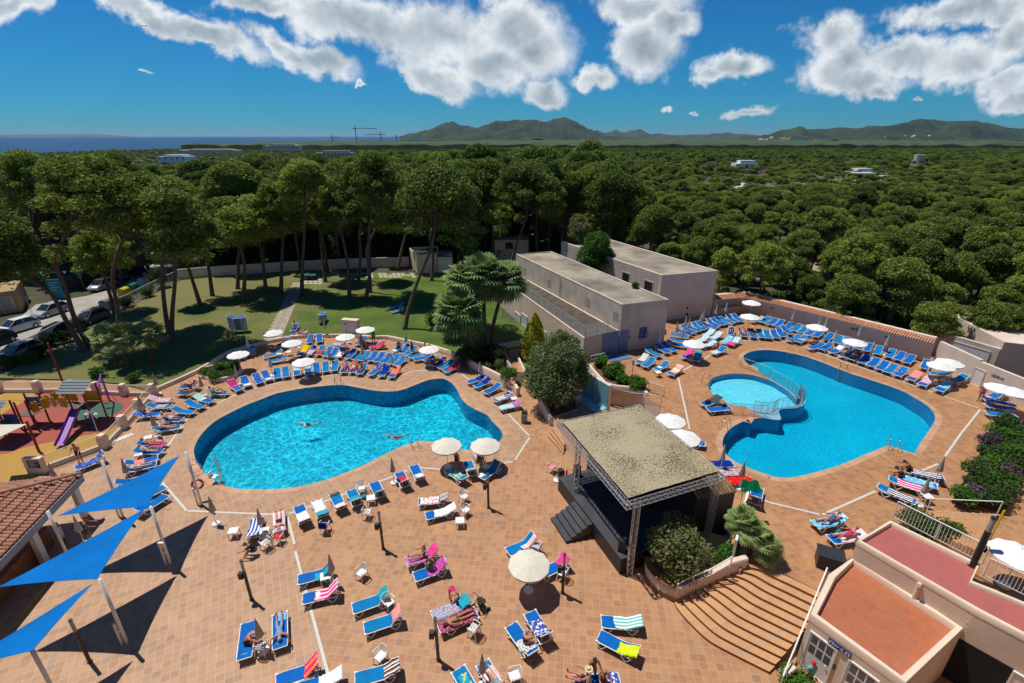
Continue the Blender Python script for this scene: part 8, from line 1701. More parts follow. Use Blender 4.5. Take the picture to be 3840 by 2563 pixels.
for sy_ in(-1,1):
 for i in range(7):q=top_[1+int(i*1.65)];b=MB();b.prism([(q.x+.17*math.cos(a),.17*0+.9*0+q.z+.5+(.28 if math.sin(a)>0 else-.28)+.17*math.sin(a))for a in np.linspace(0,6.28,13)[:-1]],-.025,.025,M=Matrix(((1,0,0,0),(0,0,1,q.y+sy_*yb),(0,1,0,0),(0,0,0,1))));b.build('yellow_slat',PYe,t,True)
 b=MB();b.tube([q+Vector((0,sy_*yb,.6))for q in top_],.035,6);b.build('bridge_rail',PV,t)
s0_=tc2+Vector((-.3,-.6,1.45));s1_=Q('r',740,1250)-t0+Vector((0,0,.25));sv=s1_-s0_;sn=Vector((-sv.y,sv.x,0)).normalized()*.28;b=MB()
path_=[s0_,s0_+sv*.15+Vector((0,0,.08)),s0_+sv*.82+Vector((0,0,-.05)),s1_]
for a,c in zip(path_[:-1],path_[1:]):
 b.add([a-sn,a+sn,c+sn,c-sn,a-sn+Vector((0,0,.22)),a+sn+Vector((0,0,.22)),c+sn+Vector((0,0,.22)),c-sn+Vector((0,0,.22)),a-sn*1.15,a+sn*1.15,c+sn*1.15,c-sn*1.15],[(0,1,2,3),(0,3,7,4),(1,5,6,2),(4,7,11,8),(5,9,10,6)])
b.build('slide',PV,t)
for(c,w_,m_,nm_)in((tc2+Vector((0,.7,1.9)),.6,PYe,'panel'),(tcm+Vector((0,.65,1.8)),.6,PB,'panel'),(tc1+Vector((.2,-.75,1.7)),.6,PYe,'panel'),(tc1+Vector((.85,0,1.7)),.5,PB,'panel'),(tc2+Vector((.5,-.7,.5)),.35,PB,'panel')):b=MB();b.box(c.x-w_,c.x+w_,c.y-.03,c.y+.03,c.z-.45,c.z+.4);b.build(nm_,m_,t)
for k_ in range(7):b=MB();q=Vector((tc1.x-.2,tc1.y-1.6,.2+.27*k_));b.tube([q+Vector((-.5,.2*k_*.7,0)),q+Vector((.5,.2*k_*.7,0))],.03,6);b.build('climbing_rung',PV,t)
sw=[Q('r',1340,660)-t0,tc2+Vector((.65,.65,0))];b=MB();b.tube([sw[0],sw[0]+Vector((0,0,2.6))],.07,8);b.tube([sw[0]+Vector((0,0,2.5)),sw[1]+Vector((0,0,2.5))],.06,8);b.tube([sw[0]+Vector((-.9,0,0)),sw[0]+Vector((0,0,1.1)),sw[0]+Vector((.9,-.2,0))],.03,6);b.build('swing_frame',PV,t)
m1=sw[0].lerp(sw[1],.5);b=MB();b.tube([m1+Vector((-.2,0,2.5)),m1+Vector((-.2,0,.5))],.008,4);b.tube([m1+Vector((.2,0,2.5)),m1+Vector((.2,0,.5))],.008,4);b.box(m1.x-.25,m1.x+.25,m1.y-.1,m1.y+.1,.47,.5);b.build('swing_seat',BLACK,t)
for(a,c,lab)in((('r',800,520),('r',620,-40),'tall dark red mast at the lawn side of the playground'),(('r',480,1290),('r',310,930),'dark red mast in front of the play tower')):
 B0=Q(*a);tp=TL[c[0]](c[1],c[2]);h_=min(top_at(B0,tp),6);b=MB();b.tube([(0,0,0),(-.1,.1,h_)],.09,8);o=b.build('mast',PR);o.location=B0;tag(o,lab,'mast')
b=MB();q=[P(TL['r'](330,950),3.4),P(TL['r'](-200,960),3.6),P(TL['r'](-200,1200),3.0)];b.add([tuple(v)for v in q]+[(v.x,v.y,v.z-.02)for v in q],[(0,1,2),(5,4,3)]);o=b.build('cream_sail',CREAM);tag(o,'cream shade sail tip over the left edge of the playground','shade sail')
SAIL=mat('blue_sail_cloth',(0.0,0.155,0.50),.8,.15,.8,spec=.1)
def sail(c,lab,dip=.35):
 b=MB();n=10;A,B_,C_=c;cen_=(A+B_+C_)/3;vs=[];idx={}
 for i in range(n+1):
  for j in range(n+1-i):
   k_=n-i-j;q=(A*k_+B_*i+C_*j)/n;e=min(i,j,k_)/n;ed=27*(i/n)*(j/n)*(k_/n)
   for(u_,v_,w_)in((i,j,k_),(j,k_,i),(k_,i,j)):
    if True:s_=(u_/n)*(v_/n)*4;q=q.lerp(cen_,.05*s_*(1-w_/n)**3)
   q.z-=dip*ed*.4;idx[(i,j)]=len(vs);vs.append(q)
 fs=[]
 for i in range(n):
  for j in range(n-i):
   fs.append((idx[(i,j)],idx[(i+1,j)],idx[(i,j+1)]))
   if i+j<n-1:fs.append((idx[(i+1,j)],idx[(i+1,j+1)],idx[(i,j+1)]))
 b.add(vs,fs);b.add([v-Vector((0,0,.015))for v in vs],[f[::-1]for f in fs]);o=b.build('shade_sail',SAIL,None,True);tag(o,lab,'shade sail','blue shade sails')
sail([P(TL['a'](1650,265),3.85),P(TL['a'](1350,735),3.75),P(TL['a'](530,820),3.3)],'upper blue triangular shade sail beside the left pool')
sail([P(TL['a'](1325,755),3.75),P(TL['a'](890,1400),3.75),P(TL['a'](-20,1475),3.2)],'middle blue triangular shade sail')
sail([P(TL['a'](850,1440),3.75),P(TL['f'](300,1265),3.75),P(TL['f'](-500,1480),3.2)],'lower blue triangular shade sail at the bottom left')
for(bx,tx,lab,dbl)in((('a',1850,720),('a',1712,232),'white sail post with the lifebuoy beside the pool',1),(('a',1568,1268),('a',1385,735),'white sail post in the middle of the shadow',1),(('f',1170,1205),('f',920,610),'white sail post with a box above the bottom left',1),(('f',560,1760),('f',300,1260),'white sail post cut by the bottom edge',0),(('a',1130,830),('a',930,315),'white sail post behind the upper sail',1),(('f',640,440),('a',455,825),'white sail post beside the bar roof',0)):
 B0=Q(*bx);h_=top_at(B0,TL[tx[0]](tx[1],tx[2]));h_=min(max(h_,3.4),4.1);t=thing('sail_post',lab,'post',tuple(B0),0,'white sail posts');b=MB();b.tube([(0,0,0),(0,0,h_)],.075,8);b.build('post',WPAINT,t,True)
 if dbl:b=MB();b.tube([(-.24,0,0),(-.24,0,1.3)],.06,8);b.box(-.24,0,-.03,.03,.8,.88);b.build('brace',WPAINT,t);
b=MB();b.box(-.16,.16,-.06,.06,0,.3);o=b.build('switch_box',WPAINT);o.location=Q('a',1490,1105,1.5);o.scale=(1,1,1);tag(o,'small white box with a blue label fixed low on the middle sail post','box')
ZE=2.7;e1=P(TL['F'](985,150),ZE);e2=P(TL['F'](270,895),ZE);dE=(e2-e1).normalized();e3=e1+dE*11;hip=P(TL['F'](0,345),ZE+1.05);nE=Vector((dE.y,-dE.x,0));nE=nE if nE.x<0 else-nE
t=thing('pool_bar','pool bar with weathered pink clay tile roof and grey fascia','bar',tuple(e1));o0=Vector(t.location)
PKT=mat('weathered_pink_tile',(0.47,0.215,0.14),.9,.45,1.8,col2=(0.30,0.15,0.10),island=.35)
b=MB();q0=Vector((e1.x,e1.y,0));q1=Vector((e3.x,e3.y,0));n=int((q1-q0).length/.25)
for i in range(n):
 p_=q0+dE*(i+.5)*.25;Lr=min(5.4,.15+(i+1)*.25*1.0*1.15)
 rows_=int(Lr/.42)+1
 for r_ in range(rows_):
  a0=p_+nE*(r_*.42);a1=p_+nE*((r_+1)*.42+.06);z0_=ZE+.1+.30*r_*.42;z1_=ZE+.1+.30*(r_+1)*.42;vs=[]
  for(pp,zz,rr)in((a0,z0_+.03,.118),(a1,z1_+.0,.10)):
   for k_ in range(6):a=math.pi*k_/5;vs.append((pp.x+dE.x*math.cos(a)*rr,pp.y+dE.y*math.cos(a)*rr,zz+math.sin(a)*rr))
  b.add(vs,[(k_,k_+1,k_+7,k_+6)for k_ in range(5)])
o=b.build('roof_tiles',PKT,t,True);o.location=-o0
b=MB();nF=-dE;
for i in range(22):
 p_=q0+nE*(i*.25)
 for r_ in range(int(min(i*.25*.9+.2,5)/.42)+1):
  a0=p_+dE*(r_*.42);a1=p_+dE*((r_+1)*.42);z0_=ZE+.1+.30*r_*.42;vs=[]
  for(pp,zz)in((a0,z0_),(a1,z0_+.13)):
   for k_ in range(6):a=math.pi*k_/5;vs.append((pp.x+nE.x*math.cos(a)*.11,pp.y+nE.y*math.cos(a)*.11,zz+math.sin(a)*.11))
  b.add(vs,[(k_,k_+1,k_+7,k_+6)for k_ in range(5)])
o=b.build('roof_tiles',PKT,t,True);o.location=-o0
b=MB();rdg=[q0+(nE+dE*.87)*(x_)+Vector((0,0,ZE+.2+.29*x_))for x_ in(0,1.5,3,4.5,6)];b.tube(rdg,.14,8);o=b.build('hip_ridge',PKT,t,True);o.location=-o0
UND=mat('roof_underlay',(0.25,0.13,0.09),.9);b=MB();b.add([(q0.x,q0.y,ZE+.08),(q1.x,q1.y,ZE+.08),(q1.x+nE.x*6,q1.y+nE.y*6,ZE+1.88),(rdg[-1].x,rdg[-1].y,ZE+1.8)],[(0,1,2,3)]);b.add([(q0.x,q0.y,ZE+.08),(rdg[-1].x,rdg[-1].y,ZE+1.8),(q0.x+nE.x*7,q0.y+nE.y*7,ZE+.08)],[(0,1,2)]);o=b.build('roof_deck',UND,t);o.location=-o0
FSC=mat('grey_fascia',(0.33,0.34,0.37),.6);b=MB();z_=ZE;b.prism([(q0.x,q0.y),(q1.x,q1.y),(q1.x-nE.x*.06,q1.y-nE.y*.06),(q0.x-nE.x*.06,q0.y-nE.y*.06)],ZE-.32,ZE+.1);o=b.build('fascia',FSC,t);o.location=-o0
b=MB();w0=q0+nE*.9+dE*2.4;w1=q1+nE*.9;b.prism([(w0.x,w0.y),(w1.x,w1.y),(w1.x+nE.x*.25,w1.y+nE.y*.25),(w0.x+nE.x*.25,w0.y+nE.y*.25)],0,1.15);o=b.build('counter',WOOD,t);o.location=-o0
for k_ in(.25,3.9,7.6):p_=q0+dE*k_+nE*.5;b=MB();b.prism([(p_.x-.15,p_.y-.15),(p_.x+.15,p_.y-.15),(p_.x+.15,p_.y+.15),(p_.x-.15,p_.y+.15)],0,ZE);o=b.build('pillar',WPAINT,t);o.location=-o0
ys=sheet('yellow_floor_line',[Q('f',420,655),Q('f',445,655),Q('f',200,960),Q('f',175,955)],.016,YEL)
def mk_car(col,nm):
 pm=mat(nm,col,.25,.02,spec=.6)
 def mk():
  t=thing('parked_car','x','car');b=MB();st=[(-2.05,.62,.35,.62),(-1.98,.78,.25,.80),(-1.3,.86,.2,.92),(-.2,.88,.18,.94),(.8,.87,.18,.90),(1.5,.85,.2,.80),(1.95,.76,.25,.66),(2.08,.60,.35,.52)];vs=[]
  for(x_,w_,z0_,z1_)in st:vs+=[(x_,-w_,z0_),(x_,-w_*1.0,z1_*.8),(x_,-w_*.9,z1_),(x_,w_*.9,z1_),(x_,w_,z1_*.8),(x_,w_,z0_)]
  n=len(st);b.add(vs,[(i*6+k_,i*6+(k_+1)%6,(i+1)*6+(k_+1)%6,(i+1)*6+k_)for i in range(n-1)for k_ in range(6)]+[(5,4,3,2,1,0),tuple((n-1)*6+k_ for k_ in range(6))]);b.build('body',pm,t,'auto')
  cs_=[(-1.85,.74,.86,.86),(-1.25,.70,1.38,.62),(-.2,.70,1.45,.62),(.35,.70,1.40,.62),(1.15,.76,.88,.80)];b=MB();vs=[]
  for(x_,w_,z1_,w1_)in cs_:vs+=[(x_,-w_*1.08,.84),(x_,-w1_,z1_),(x_,w1_,z1_),(x_,w_*1.08,.84)]
  b.add(vs,[(i*4+k_,i*4+k_+1,(i+1)*4+k_+1,(i+1)*4+k_)for i in range(4)for k_ in range(3)]);b.build('windows',GLASSD,t)
  b=MB();b.box(-1.35,.42,-.60,.60,1.40,1.475);[b.tube([(x0,s_*.62,z0_),(x1,s_*.76,.9)],.035,5)for s_ in(-1,1)for x0,z0_,x1 in((.38,1.41,1.12),(-1.3,1.4,-1.8),(-.35,1.43,-.35))];b.build('roof',pm,t)
  for x_ in(-1.3,1.3):
   for s_ in(-1,1):
    b=MB();b.tube([(x_,s_*.70,.31),(x_,s_*.90,.31)],.31,14);wl=b.build('wheel',RUBBER,t);b=MB();b.tube([(x_,s_*.88,.31),(x_,s_*.915,.31)],.19,10);b.build('rim',ALU,wl)
  for s_ in(-1,1):b=MB();b.box(1.9,2.06,s_*.62-.14,s_*.62+.14,.5,.64);b.build('headlight',SWHITE,t)
  b=MB();b.box(2.06,2.09,-.26,.26,.34,.45);b.build('number_plate',SWHITE,t);return t
 return mk
CARS={k:Proto(mk_car(c,n))for k,c,n in(('white',(0.75,0.75,0.75),'white_car_paint'),('silver',(0.42,0.43,0.45),'silver_car_paint'),('blue',(0.02,0.035,0.09),'dark_blue_car_paint'),('black',(0.02,0.02,0.025),'black_car_paint'),('grey',(0.13,0.14,0.15),'grey_car_paint'),('red',(0.35,0.02,0.02),'red_car_paint'))}
rd_=math.atan2((Q('s',1100,720)-Q('s',0,1200)).y,(Q('s',1100,720)-Q('s',0,1200)).x)
for(k,x0,y0,x1,y1,lab,tl)in(('white',40,1120,310,1040,'white hatchback at the left edge of the road','s'),('silver',360,970,600,890,'silver saloon parked behind the white hatchback','s'),('silver',850,730,1040,660,'silver blue car parked below the street lamp','s'),('blue',1150,610,1300,560,'dark blue small car parked on the lane','s'),('black',1320,660,1430,610,'black car half hidden behind the fence bush','s'),('grey',740,1040,960,950,'grey car close behind the white bar fence','s'),('black',390,1200,620,1090,'dark car behind the fence shrubs','s'),('silver',60,1370,330,1260,'beige silver car behind the fence at the bottom left','s'),('black',-120,1240,20,1190,'black car cut by the left edge','s'),('grey',1370,350,1540,340,'dark grey car side on in the far car park','s'),('black',1690,330,1800,320,'black car with sun glint in the car park','s'),('white',1780,320,1850,280,'white car behind the black one in the car park','s'),('grey',1250,250,1330,240,'grey car at the far left of the car park','s'),('white',1320,240,1390,225,'white car at the far end of the car park','s'),('white',1215,760,1400,770,'white off road car in the clearing on the right','v'),('black',1490,700,1600,670,'black car behind the scrub on the right','v'),('red',1650,725,1760,720,'red car hidden in the pines on the right','v')):
 a,c=Q(tl,x0,y0),Q(tl,x1,y1);d=c-a;m_=(a+c)/2;CARS[k].use((m_.x,m_.y,.03),math.atan2(-d.y,-d.x),lab,'parked cars')
for(x_,y_,m_,lab)in((1330,690,'white','pale green'),(1230,750,'green_table','green'),(1150,790,'yellow_bin_rim','yellow'),(990,900,'grey_bin','grey blue')):
 b=MB();b.prism([(-.65,-.5),(.65,-.5),(.65,.5),(-.65,.5)],0,1.1);b.tube([(-.66,0,1.05),(.66,0,1.05)],.52,12,flat=.7);o=b.build('recycling_container',MATS.get(m_,mat('pale_container',(0.4,0.47,0.45),.6)),None,'auto');o.location=Q('s',x_,y_-20);o.rotation_euler=(0,0,rd_);tag(o,lab+' recycling container behind the white bar fence','container','recycling containers')
t=thing('billboard','tall teal hotel sign board across the road','sign',tuple(Q('s',540,790)),R(15));b=MB();b.box(-.8,.8,-.08,.08,0,2.9);b.build('board',mat('teal_board',(0.01,0.18,0.26),.5),t);b=MB();[b.box(-.55,.45-(k_%2)*.3,-.09,-.081,2.4-k_*.35,2.46-k_*.35)for k_ in range(4)];b.build('printed_lines',SWHITE,t)
for(x_,y_,lab)in((290,910,'no parking sign by the kiosk corner'),(775,700,'no parking sign by the reed fence')):t=thing('no_parking_sign','round blue and red '+lab,'traffic sign',tuple(Q('s',x_,y_)));b=MB();b.cyl(0,0,0,2.2,.03,.03,6);b.build('pole',ALU,t);b=MB();b.tube([(0,-.04,2.0),(0,-.06,2.0)],.3,16);f_=b.build('disc',SRED,t);b=MB();b.tube([(0,-.06,2.0),(0,-.07,2.0)],.23,16);b.build('blue_face',SBLUE,f_)
k0=[Q('s',-150,960),Q('s',210,900),Q('s',150,840)+Vector((-.5,2.5,0)),Q('s',-150,870)];t=thing('gate_kiosk','ochre flat roofed kiosk with a big window at the left edge','building',tuple(k0[1]));b=MB();b.prism([(p.x,p.y)for p in k0],0,2.9);o=b.build('wall',mat('ochre_render',(0.42,0.28,0.13),.9,.2),t);o.location-=Vector(t.location);winpart(t,'window',k0[0],k0[1],2.0,(k0[1]-k0[0]).length-.6,.6,2.2,Vector((0,-1,0)),mat('window_pale_glass',(0.25,0.3,0.3),.2),.08,STUCCO2)
wallrun('reed_fence',[Q('s',0,650),Q('s',700,700),Q('s',900,640),Q('s',1380,440)],0,1.9,.12,mat('reed_screen',(0.10,0.065,0.04),1,.4,6),'brown reed screen fence along the far side of the road',cat='fence')
sheet('sports_court',[Q('s',330,620),Q('s',860,600),Q('s',760,500),Q('s',330,510)],.04,mat('green_court',(0.02,0.13,0.09),.9))
from mathutils.bvhtree import BVHTree
BV=[BVHTree.FromPolygons(v,f)for v,f in HILLS[:4]]
def villa(px,D,w_,h_,lab,m=None,dep=8,grp='white houses on the hills',name='white_villa',parts=False,zb=None,cat='house'):
 r=ray(px)
 if D>1700 or D<0:
  hit=[x for x in(bv.ray_cast(Vector((0,0,H)),r.normalized())[0]for bv in BV)if x is not None]
  if hit:D=min(x.y for x in hit)-8;sc_v=D/2600;w_*=sc_v;h_*=sc_v;dep*=sc_v*3
 k=D/r.y;X,Z=r.x*k,H+r.z*k;t_=MB();
 t_.prism([(-w_/2,0),(w_/2,0),(w_/2,dep),(-w_/2,dep)],Z-h_-3,Z-h_*.35);t_.prism([(-w_*.3,.6),(w_*.4,.6),(w_*.4,dep*.8),(-w_*.3,dep*.8)],Z-h_*.35,Z)
 if not parts:o=t_.build(name,m or CREAMW);o.location=(X,D,0);tag(o,lab,cat,grp);return o
 t=thing(name,lab,cat,(X,D,0),0,grp);t_.build('wall',m or(CREAMW if D>450 else WPAINT),t);nw=max(2,int(w_/4))
 for i in range(nw):b=MB();x_=-w_/2+(i+.5)*w_/nw;b.box(x_-.6,x_+.6,-.06,-.01,Z-h_*.85,Z-h_*.5);b.build('window',GLASSD,t)
 return t
HV='white villa scattered on the wooded hillside'
for i in range(64):
 if i<26:px=(rs_.uniform(2132,2180)+(i%5)*18,rs_.uniform(478,520));D=3250
 elif i<34:px=(rs_.uniform(2230,2330),rs_.uniform(506,518));D=3200
 elif i<54:px=(rs_.uniform(2850,3080),rs_.uniform(512,526));D=1950
 else:px=(rs_.uniform(3300,3700),rs_.uniform(500,528));D=1950
 villa(px,D,rs_.uniform(11,26),rs_.uniform(6,10),HV)
for a in(((3555,513),2200,62,8,'long white villa high on the right hill'),((2990,528),1950,60,7,'long low white hall at the foot of the right hill'),((3440,507),2200,22,9,'lone white villa in a hill clearing')):villa(*a)
for a in(((1585,525),1500,140,11,'long white hotel on the shore left of the hill'),((1050,541),720,48,6,'white hotel among pines at the coast'),((775,560),640,72,3.4,'row of white beach bungalows at the coast'),((640,582),400,22,3.5,'white flat roofed villa in the coastal wood')):villa(*a,grp='white coastal buildings',name='coastal_building',parts=True,dep=14,cat='building')
for a in(((1250,566),560,40,6,'unfinished brown concrete building under the cranes'),):villa(*a,m=STUCCO2,grp=None,name='unfinished_building',parts=True,cat='building')
villa((2820,690),228,11,4.0,'white single storey farmhouse with a tiled porch in the field',grp=None,name='farmhouse',parts=True);villa((2805,603),330,14,5,'white cubic villa among palm trees',grp=None,name='cubic_villa',parts=True)
for a in(((3245,633),285,11,5,'upper white block of the villa cluster'),((3250,650),268,14,6,'middle white block of the villa cluster'),((3255,680),252,17,5,'front white and pink block of the villa cluster'),((3040,662),290,13,3.4,'low white house left of the villa cluster'),((3335,662),275,7,3.5,'small white house right of the villa cluster'),((3680,635),330,10,3,'white house near the right edge'),((3660,652),300,4,4,'tiny white chapel like house at the right')):villa(*a,grp='white villas in the field',name='field_villa',parts=True)
B0=P((3430,655));t=thing('water_tower','concrete water tower with a round tank on four legs','water tower',tuple(B0));s_=B0.y/250;zt=top_at(B0,(3445,581));b=MB();b.cyl(0,0,zt-3.4,zt,2.6,2.9,16);b.build('tank',STUCCO,t,'auto')
for sx_ in(-1,1):
 for sy_ in(-1,1):b=MB();b.tube([(sx_*2.6,sy_*2.6,0),(sx_*2.0,sy_*2.0,zt-3.4)],.32,6);b.build('leg',mat('pale_concrete',(0.5,0.48,0.44),.9),t)
for zz in(.35,.65):b=MB();q=2.45-.2*zz;[b.tube([(x0*q,y0*q,zz*(zt-3)),(x1*q,y1*q,zz*(zt-3))],.16,5)for x0,y0,x1,y1 in((-1,-1,1,-1),(1,-1,1,1),(1,1,-1,1),(-1,1,-1,-1))];b.build('cross_beam',mat('pale_concrete',(0.5,0.48,0.44)),t)
CRM=mat('crane_steel',(0.22,0.17,0.15),.7)
for(bx,ty,j0,j1,D,lab)in((1338,483,1318,1415,1300,'tallest tower crane over the coast'),(1430,505,1365,1447,1300,'middle tower crane right of the tallest'),(1248,516,1240,1275,1300,'small tower crane left of the tallest'),(1489,515,1478,1505,1400,'short tower crane beside the long hotel')):
 r=ray((bx,540));X=r.x/r.y*D;zt=H+ray((bx,ty)).z/ray((bx,ty)).y*D;xa,xb=ray((j0,ty)).x/ray((j0,ty)).y*D-X,ray((j1,ty)).x/ray((j1,ty)).y*D-X
 t=thing('tower_crane',lab,'crane',(X,D,0),0,'tower cranes');b=MB();b.tube([(0,0,0),(0,0,zt+4)],1.1,4);b.build('mast',CRM,t);b=MB();b.tube([(xa,0,zt),(xb,0,zt)],.8,4);b.build('jib',CRM,t);b=MB();b.tube([(xa*.7,0,zt),(0,0,zt+7),(xb*.7,0,zt)],.25,4);b.build('tie_rod',CRM,t)
t=thing('aeroplane','tiny aeroplane below the clouds at the upper left','aeroplane');r=ray((540,98));k=3000/r.y;t.location=(r.x*k,3000,H+r.z*k);b=MB();b.tube([(-17,0,0),(15,0,0),(18,0,.5)],[1.2,1.9,.6],8);b.build('fuselage',DARK,t);b=MB();b.add([(-3,0,0),(4,0,0),(-5,-15,1),(-7,-15,1)],[(0,1,2,3)]);b.add([(-3,0,0),(4,0,0),(-5,15,1),(-7,15,1)],[(3,2,1,0)]);b.add([(-16,0,0),(-12,0,0),(-17,0,6)],[(0,1,2)]);b.build('wing',DARK,t)
t=thing('sailboat','tiny white sailing boat on the sea left of the cranes','boat');r=ray((1235,530));k=-23/r.z;t.location=(r.x*k,r.y*k,-2);b=MB();b.tube([(-6,0,.8),(0,0,.6),(6,0,1.2)],[.6,1.6,.3],6);b.build('hull',WPAINT,t);b=MB();b.add([(-4,0,2),(1,0,2),(1,0,15),(1,.1,15)],[(0,1,2)]);b.build('sail',WPAINT,t)
# ================================================================ people
SKIN={'tan':mat('tanned_skin',(0.42,0.19,0.10),.55,.08),'pale':mat('pale_skin',(0.62,0.34,0.23),.55,.08),'red':mat('sunburnt_skin',(0.52,0.19,0.12),.55,.08),'dark':mat('brown_skin',(0.27,0.11,0.055),.55,.08)}
HAIR={'brown':mat('brown_hair',(0.06,0.03,0.015),.8),'blond':mat('blond_hair',(0.38,0.24,0.10),.8),'grey':mat('grey_hair',(0.38,0.36,0.34),.8),'black':mat('black_hair',(0.012,0.01,0.01),.7),'white':mat('white_cap',(0.7,0.7,0.7),.8),'redcap':mat('red_cap',(0.55,0.02,0.03),.7),'navycap':mat('navy_cap',(0.02,0.03,0.07),.8)}
CLO={k:mat(k+'_clothing',c,.85,.2,9)for k,c in{'black':(0.015,0.015,0.018),'pink':(0.72,0.12,0.22),'magenta':(0.62,0.01,0.16),'blue':(0.02,0.12,0.42),'green':(0.0,0.22,0.09),'white':(0.7,0.7,0.7),'grey':(0.22,0.24,0.19),'palegrey':(0.45,0.47,0.5),'lightblue':(0.20,0.34,0.55),'red':(0.5,0.03,0.03),'purple':(0.10,0.03,0.16),'bronze':(0.16,0.08,0.06),'navy':(0.015,0.02,0.06),'aqua':(0.12,0.42,0.52)}.items()}
CLO['print']=blotmat('printed_clothing',(0.03,0.05,0.04),[(0.35,0.32,0.22),(0.12,0.2,0.15)],8);CLO['floral']=blotmat('floral_clothing',(0.55,0.55,0.52),[(0.3,0.3,0.4)],14);CLO['stripe']=stripemat('striped_dress',[(0.06,0.02,0.12),(0.35,0.3,0.4),(0.3,0.02,0.08)],5,1)
def dr(a,lat=0.0):return Vector((math.sin(R(a))*math.cos(R(lat)),math.sin(R(lat)),math.cos(R(a))*math.cos(R(lat))))
POSES={'stand':(2,0,(179,180),(181,182),(175,150),(185,172),9),'handsdown':(8,25,(176,182),(183,183),(150,110),(152,112),14),'reach':(0,-10,(178,182),(182,180),(50,20),(60,30),10),'bend':(95,120,(172,184),(186,182),(170,165),(165,160),8),'lie':(-62,-50,(88,92),(91,89),(96,92),(92,95),14),'knee':(-55,-40,(50,142),(88,92),(100,60),(105,70),16),'flat':(-86,-78,(88,91),(90,90),(94,92),(95,92),16),'prone':(-90,-84,(90,91),(89,90),(-60,-140),(-60,-130),40),'sit':(8,22,(88,172),(86,178),(155,80),(150,85),8),'hunch':(40,65,(84,165),(80,170),(125,100),(120,95),8),'longsit':(-12,10,(84,92),(80,90),(120,70),(125,75),12),'swim':(-82,-70,(95,92),(85,90),(-75,-80),(100,100),24)}
def fig_points(pose,h):
 k=h/1.72;T_,Hd,l1,l2,a1,a2,sp_=POSES[pose];P_={};t_=dr(T_)*k;up=dr(Hd)*k
 P_['pel']=Vector((0,0,0));P_['waist']=t_*.17;P_['chest']=t_*.36;P_['neck']=t_*.50;P_['hb']=P_['neck']+up*.08;P_['hc']=P_['neck']+up*.17;P_['ht']=P_['neck']+up*.27
 for s_,lg,ar in((1,l1,a1),(-1,l2,a2)):
  n='L' if s_>0 else 'R';hip=Vector((0,s_*.095*k,-.02*k));kn=hip+dr(lg[0],s_*3)*.43*k;an=kn+dr(lg[1],0)*.41*k;fd=dr(lg[1]-88,s_*6);P_['hip'+n]=hip;P_['kn'+n]=kn;P_['an'+n]=an;P_['toe'+n]=an+fd*.20*k
  sh=P_['neck']+Vector((0,s_*.185*k,0))-t_*.055;el=sh+dr(ar[0],s_*sp_)*.28*k;wr=el+dr(ar[1],s_*(sp_*.2))*.25*k;P_['sh'+n]=sh;P_['el'+n]=el;P_['wr'+n]=wr;hd=dr(ar[1],0);P_['pa'+n]=wr+hd*.075*k;sd_=Vector((0,1,0))
  for f in range(4):rt=P_['pa'+n]+sd_*(.030-.02*f)*k;m_=rt+hd*(.038,.045,.042,.032)[f]*k;P_['f%d'%f+n]=rt;P_['g%d'%f+n]=m_+dr(ar[1]+25,0)*.03*k
  P_['th'+n]=wr+hd*.035*k+sd_*(-s_*.035)*k;P_['ti'+n]=P_['th'+n]+hd*.035*k+sd_*(-s_*.022)*k
 return P_,k
BODY={}
def body_mesh(pose,h,fem):
 key=(pose,h,fem)
 if key in BODY:return BODY[key]
 P_,k=fig_points(pose,h);names=list(P_);ix={n:i for i,n in enumerate(names)};E_=[('pel','waist'),('waist','chest'),('chest','neck'),('neck','hb'),('hb','hc'),('hc','ht')]
 for n in 'LR':E_+=[('pel','hip'+n),('hip'+n,'kn'+n),('kn'+n,'an'+n),('an'+n,'toe'+n),('chest','sh'+n),('sh'+n,'el'+n),('el'+n,'wr'+n),('wr'+n,'pa'+n),('wr'+n,'th'+n),('th'+n,'ti'+n)]+[('pa'+n,'f%d'%f+n)for f in range(4)]+[('f%d'%f+n,'g%d'%f+n)for f in range(4)]
 rad={'pel':(.135,.12),'waist':(.125 if not fem else.115,.10),'chest':(.15 if not fem else.135,.115),'neck':(.06,.06),'hb':(.065,.07),'hc':(.088,.10),'ht':(.06,.07),'hip':(.095,.095),'kn':(.058,.058),'an':(.038,.04),'toe':(.03,.035),'sh':(.062,.06),'el':(.042,.042),'wr':(.026,.03),'pa':(.03,.02),'th':(.012,.012),'ti':(.008,.008),'f':(.0105,.0105),'g':(.008,.008)}
 me=bpy.data.meshes.new('tmp');me.from_pydata([tuple(P_[n])for n in names],[(ix[a],ix[b_])for a,b_ in E_],[]);o=bpy.data.objects.new('tmp',me);COL.objects.link(o)
 o.modifiers.new('s','SKIN');sv_=me.skin_vertices[0].data
 for n in names:
  b_=n[:-1]if n[-1]in 'LR' else n;b_=b_ if b_ in rad else b_[0];r_=rad[b_];sv_[ix[n]].radius=(r_[0]*k,r_[1]*k);sv_[ix[n]].use_root=(n=='pel')
 ss=o.modifiers.new('u','SUBSURF');ss.levels=1;ss.render_levels=1
 dg=bpy.context.evaluated_depsgraph_get();m2=bpy.data.meshes.new_from_object(o.evaluated_get(dg));bpy.data.objects.remove(o);m2.name='person'
 m2.polygons.foreach_set('use_smooth',[True]*len(m2.polygons));BODY[key]=(m2,P_,k);return BODY[key]
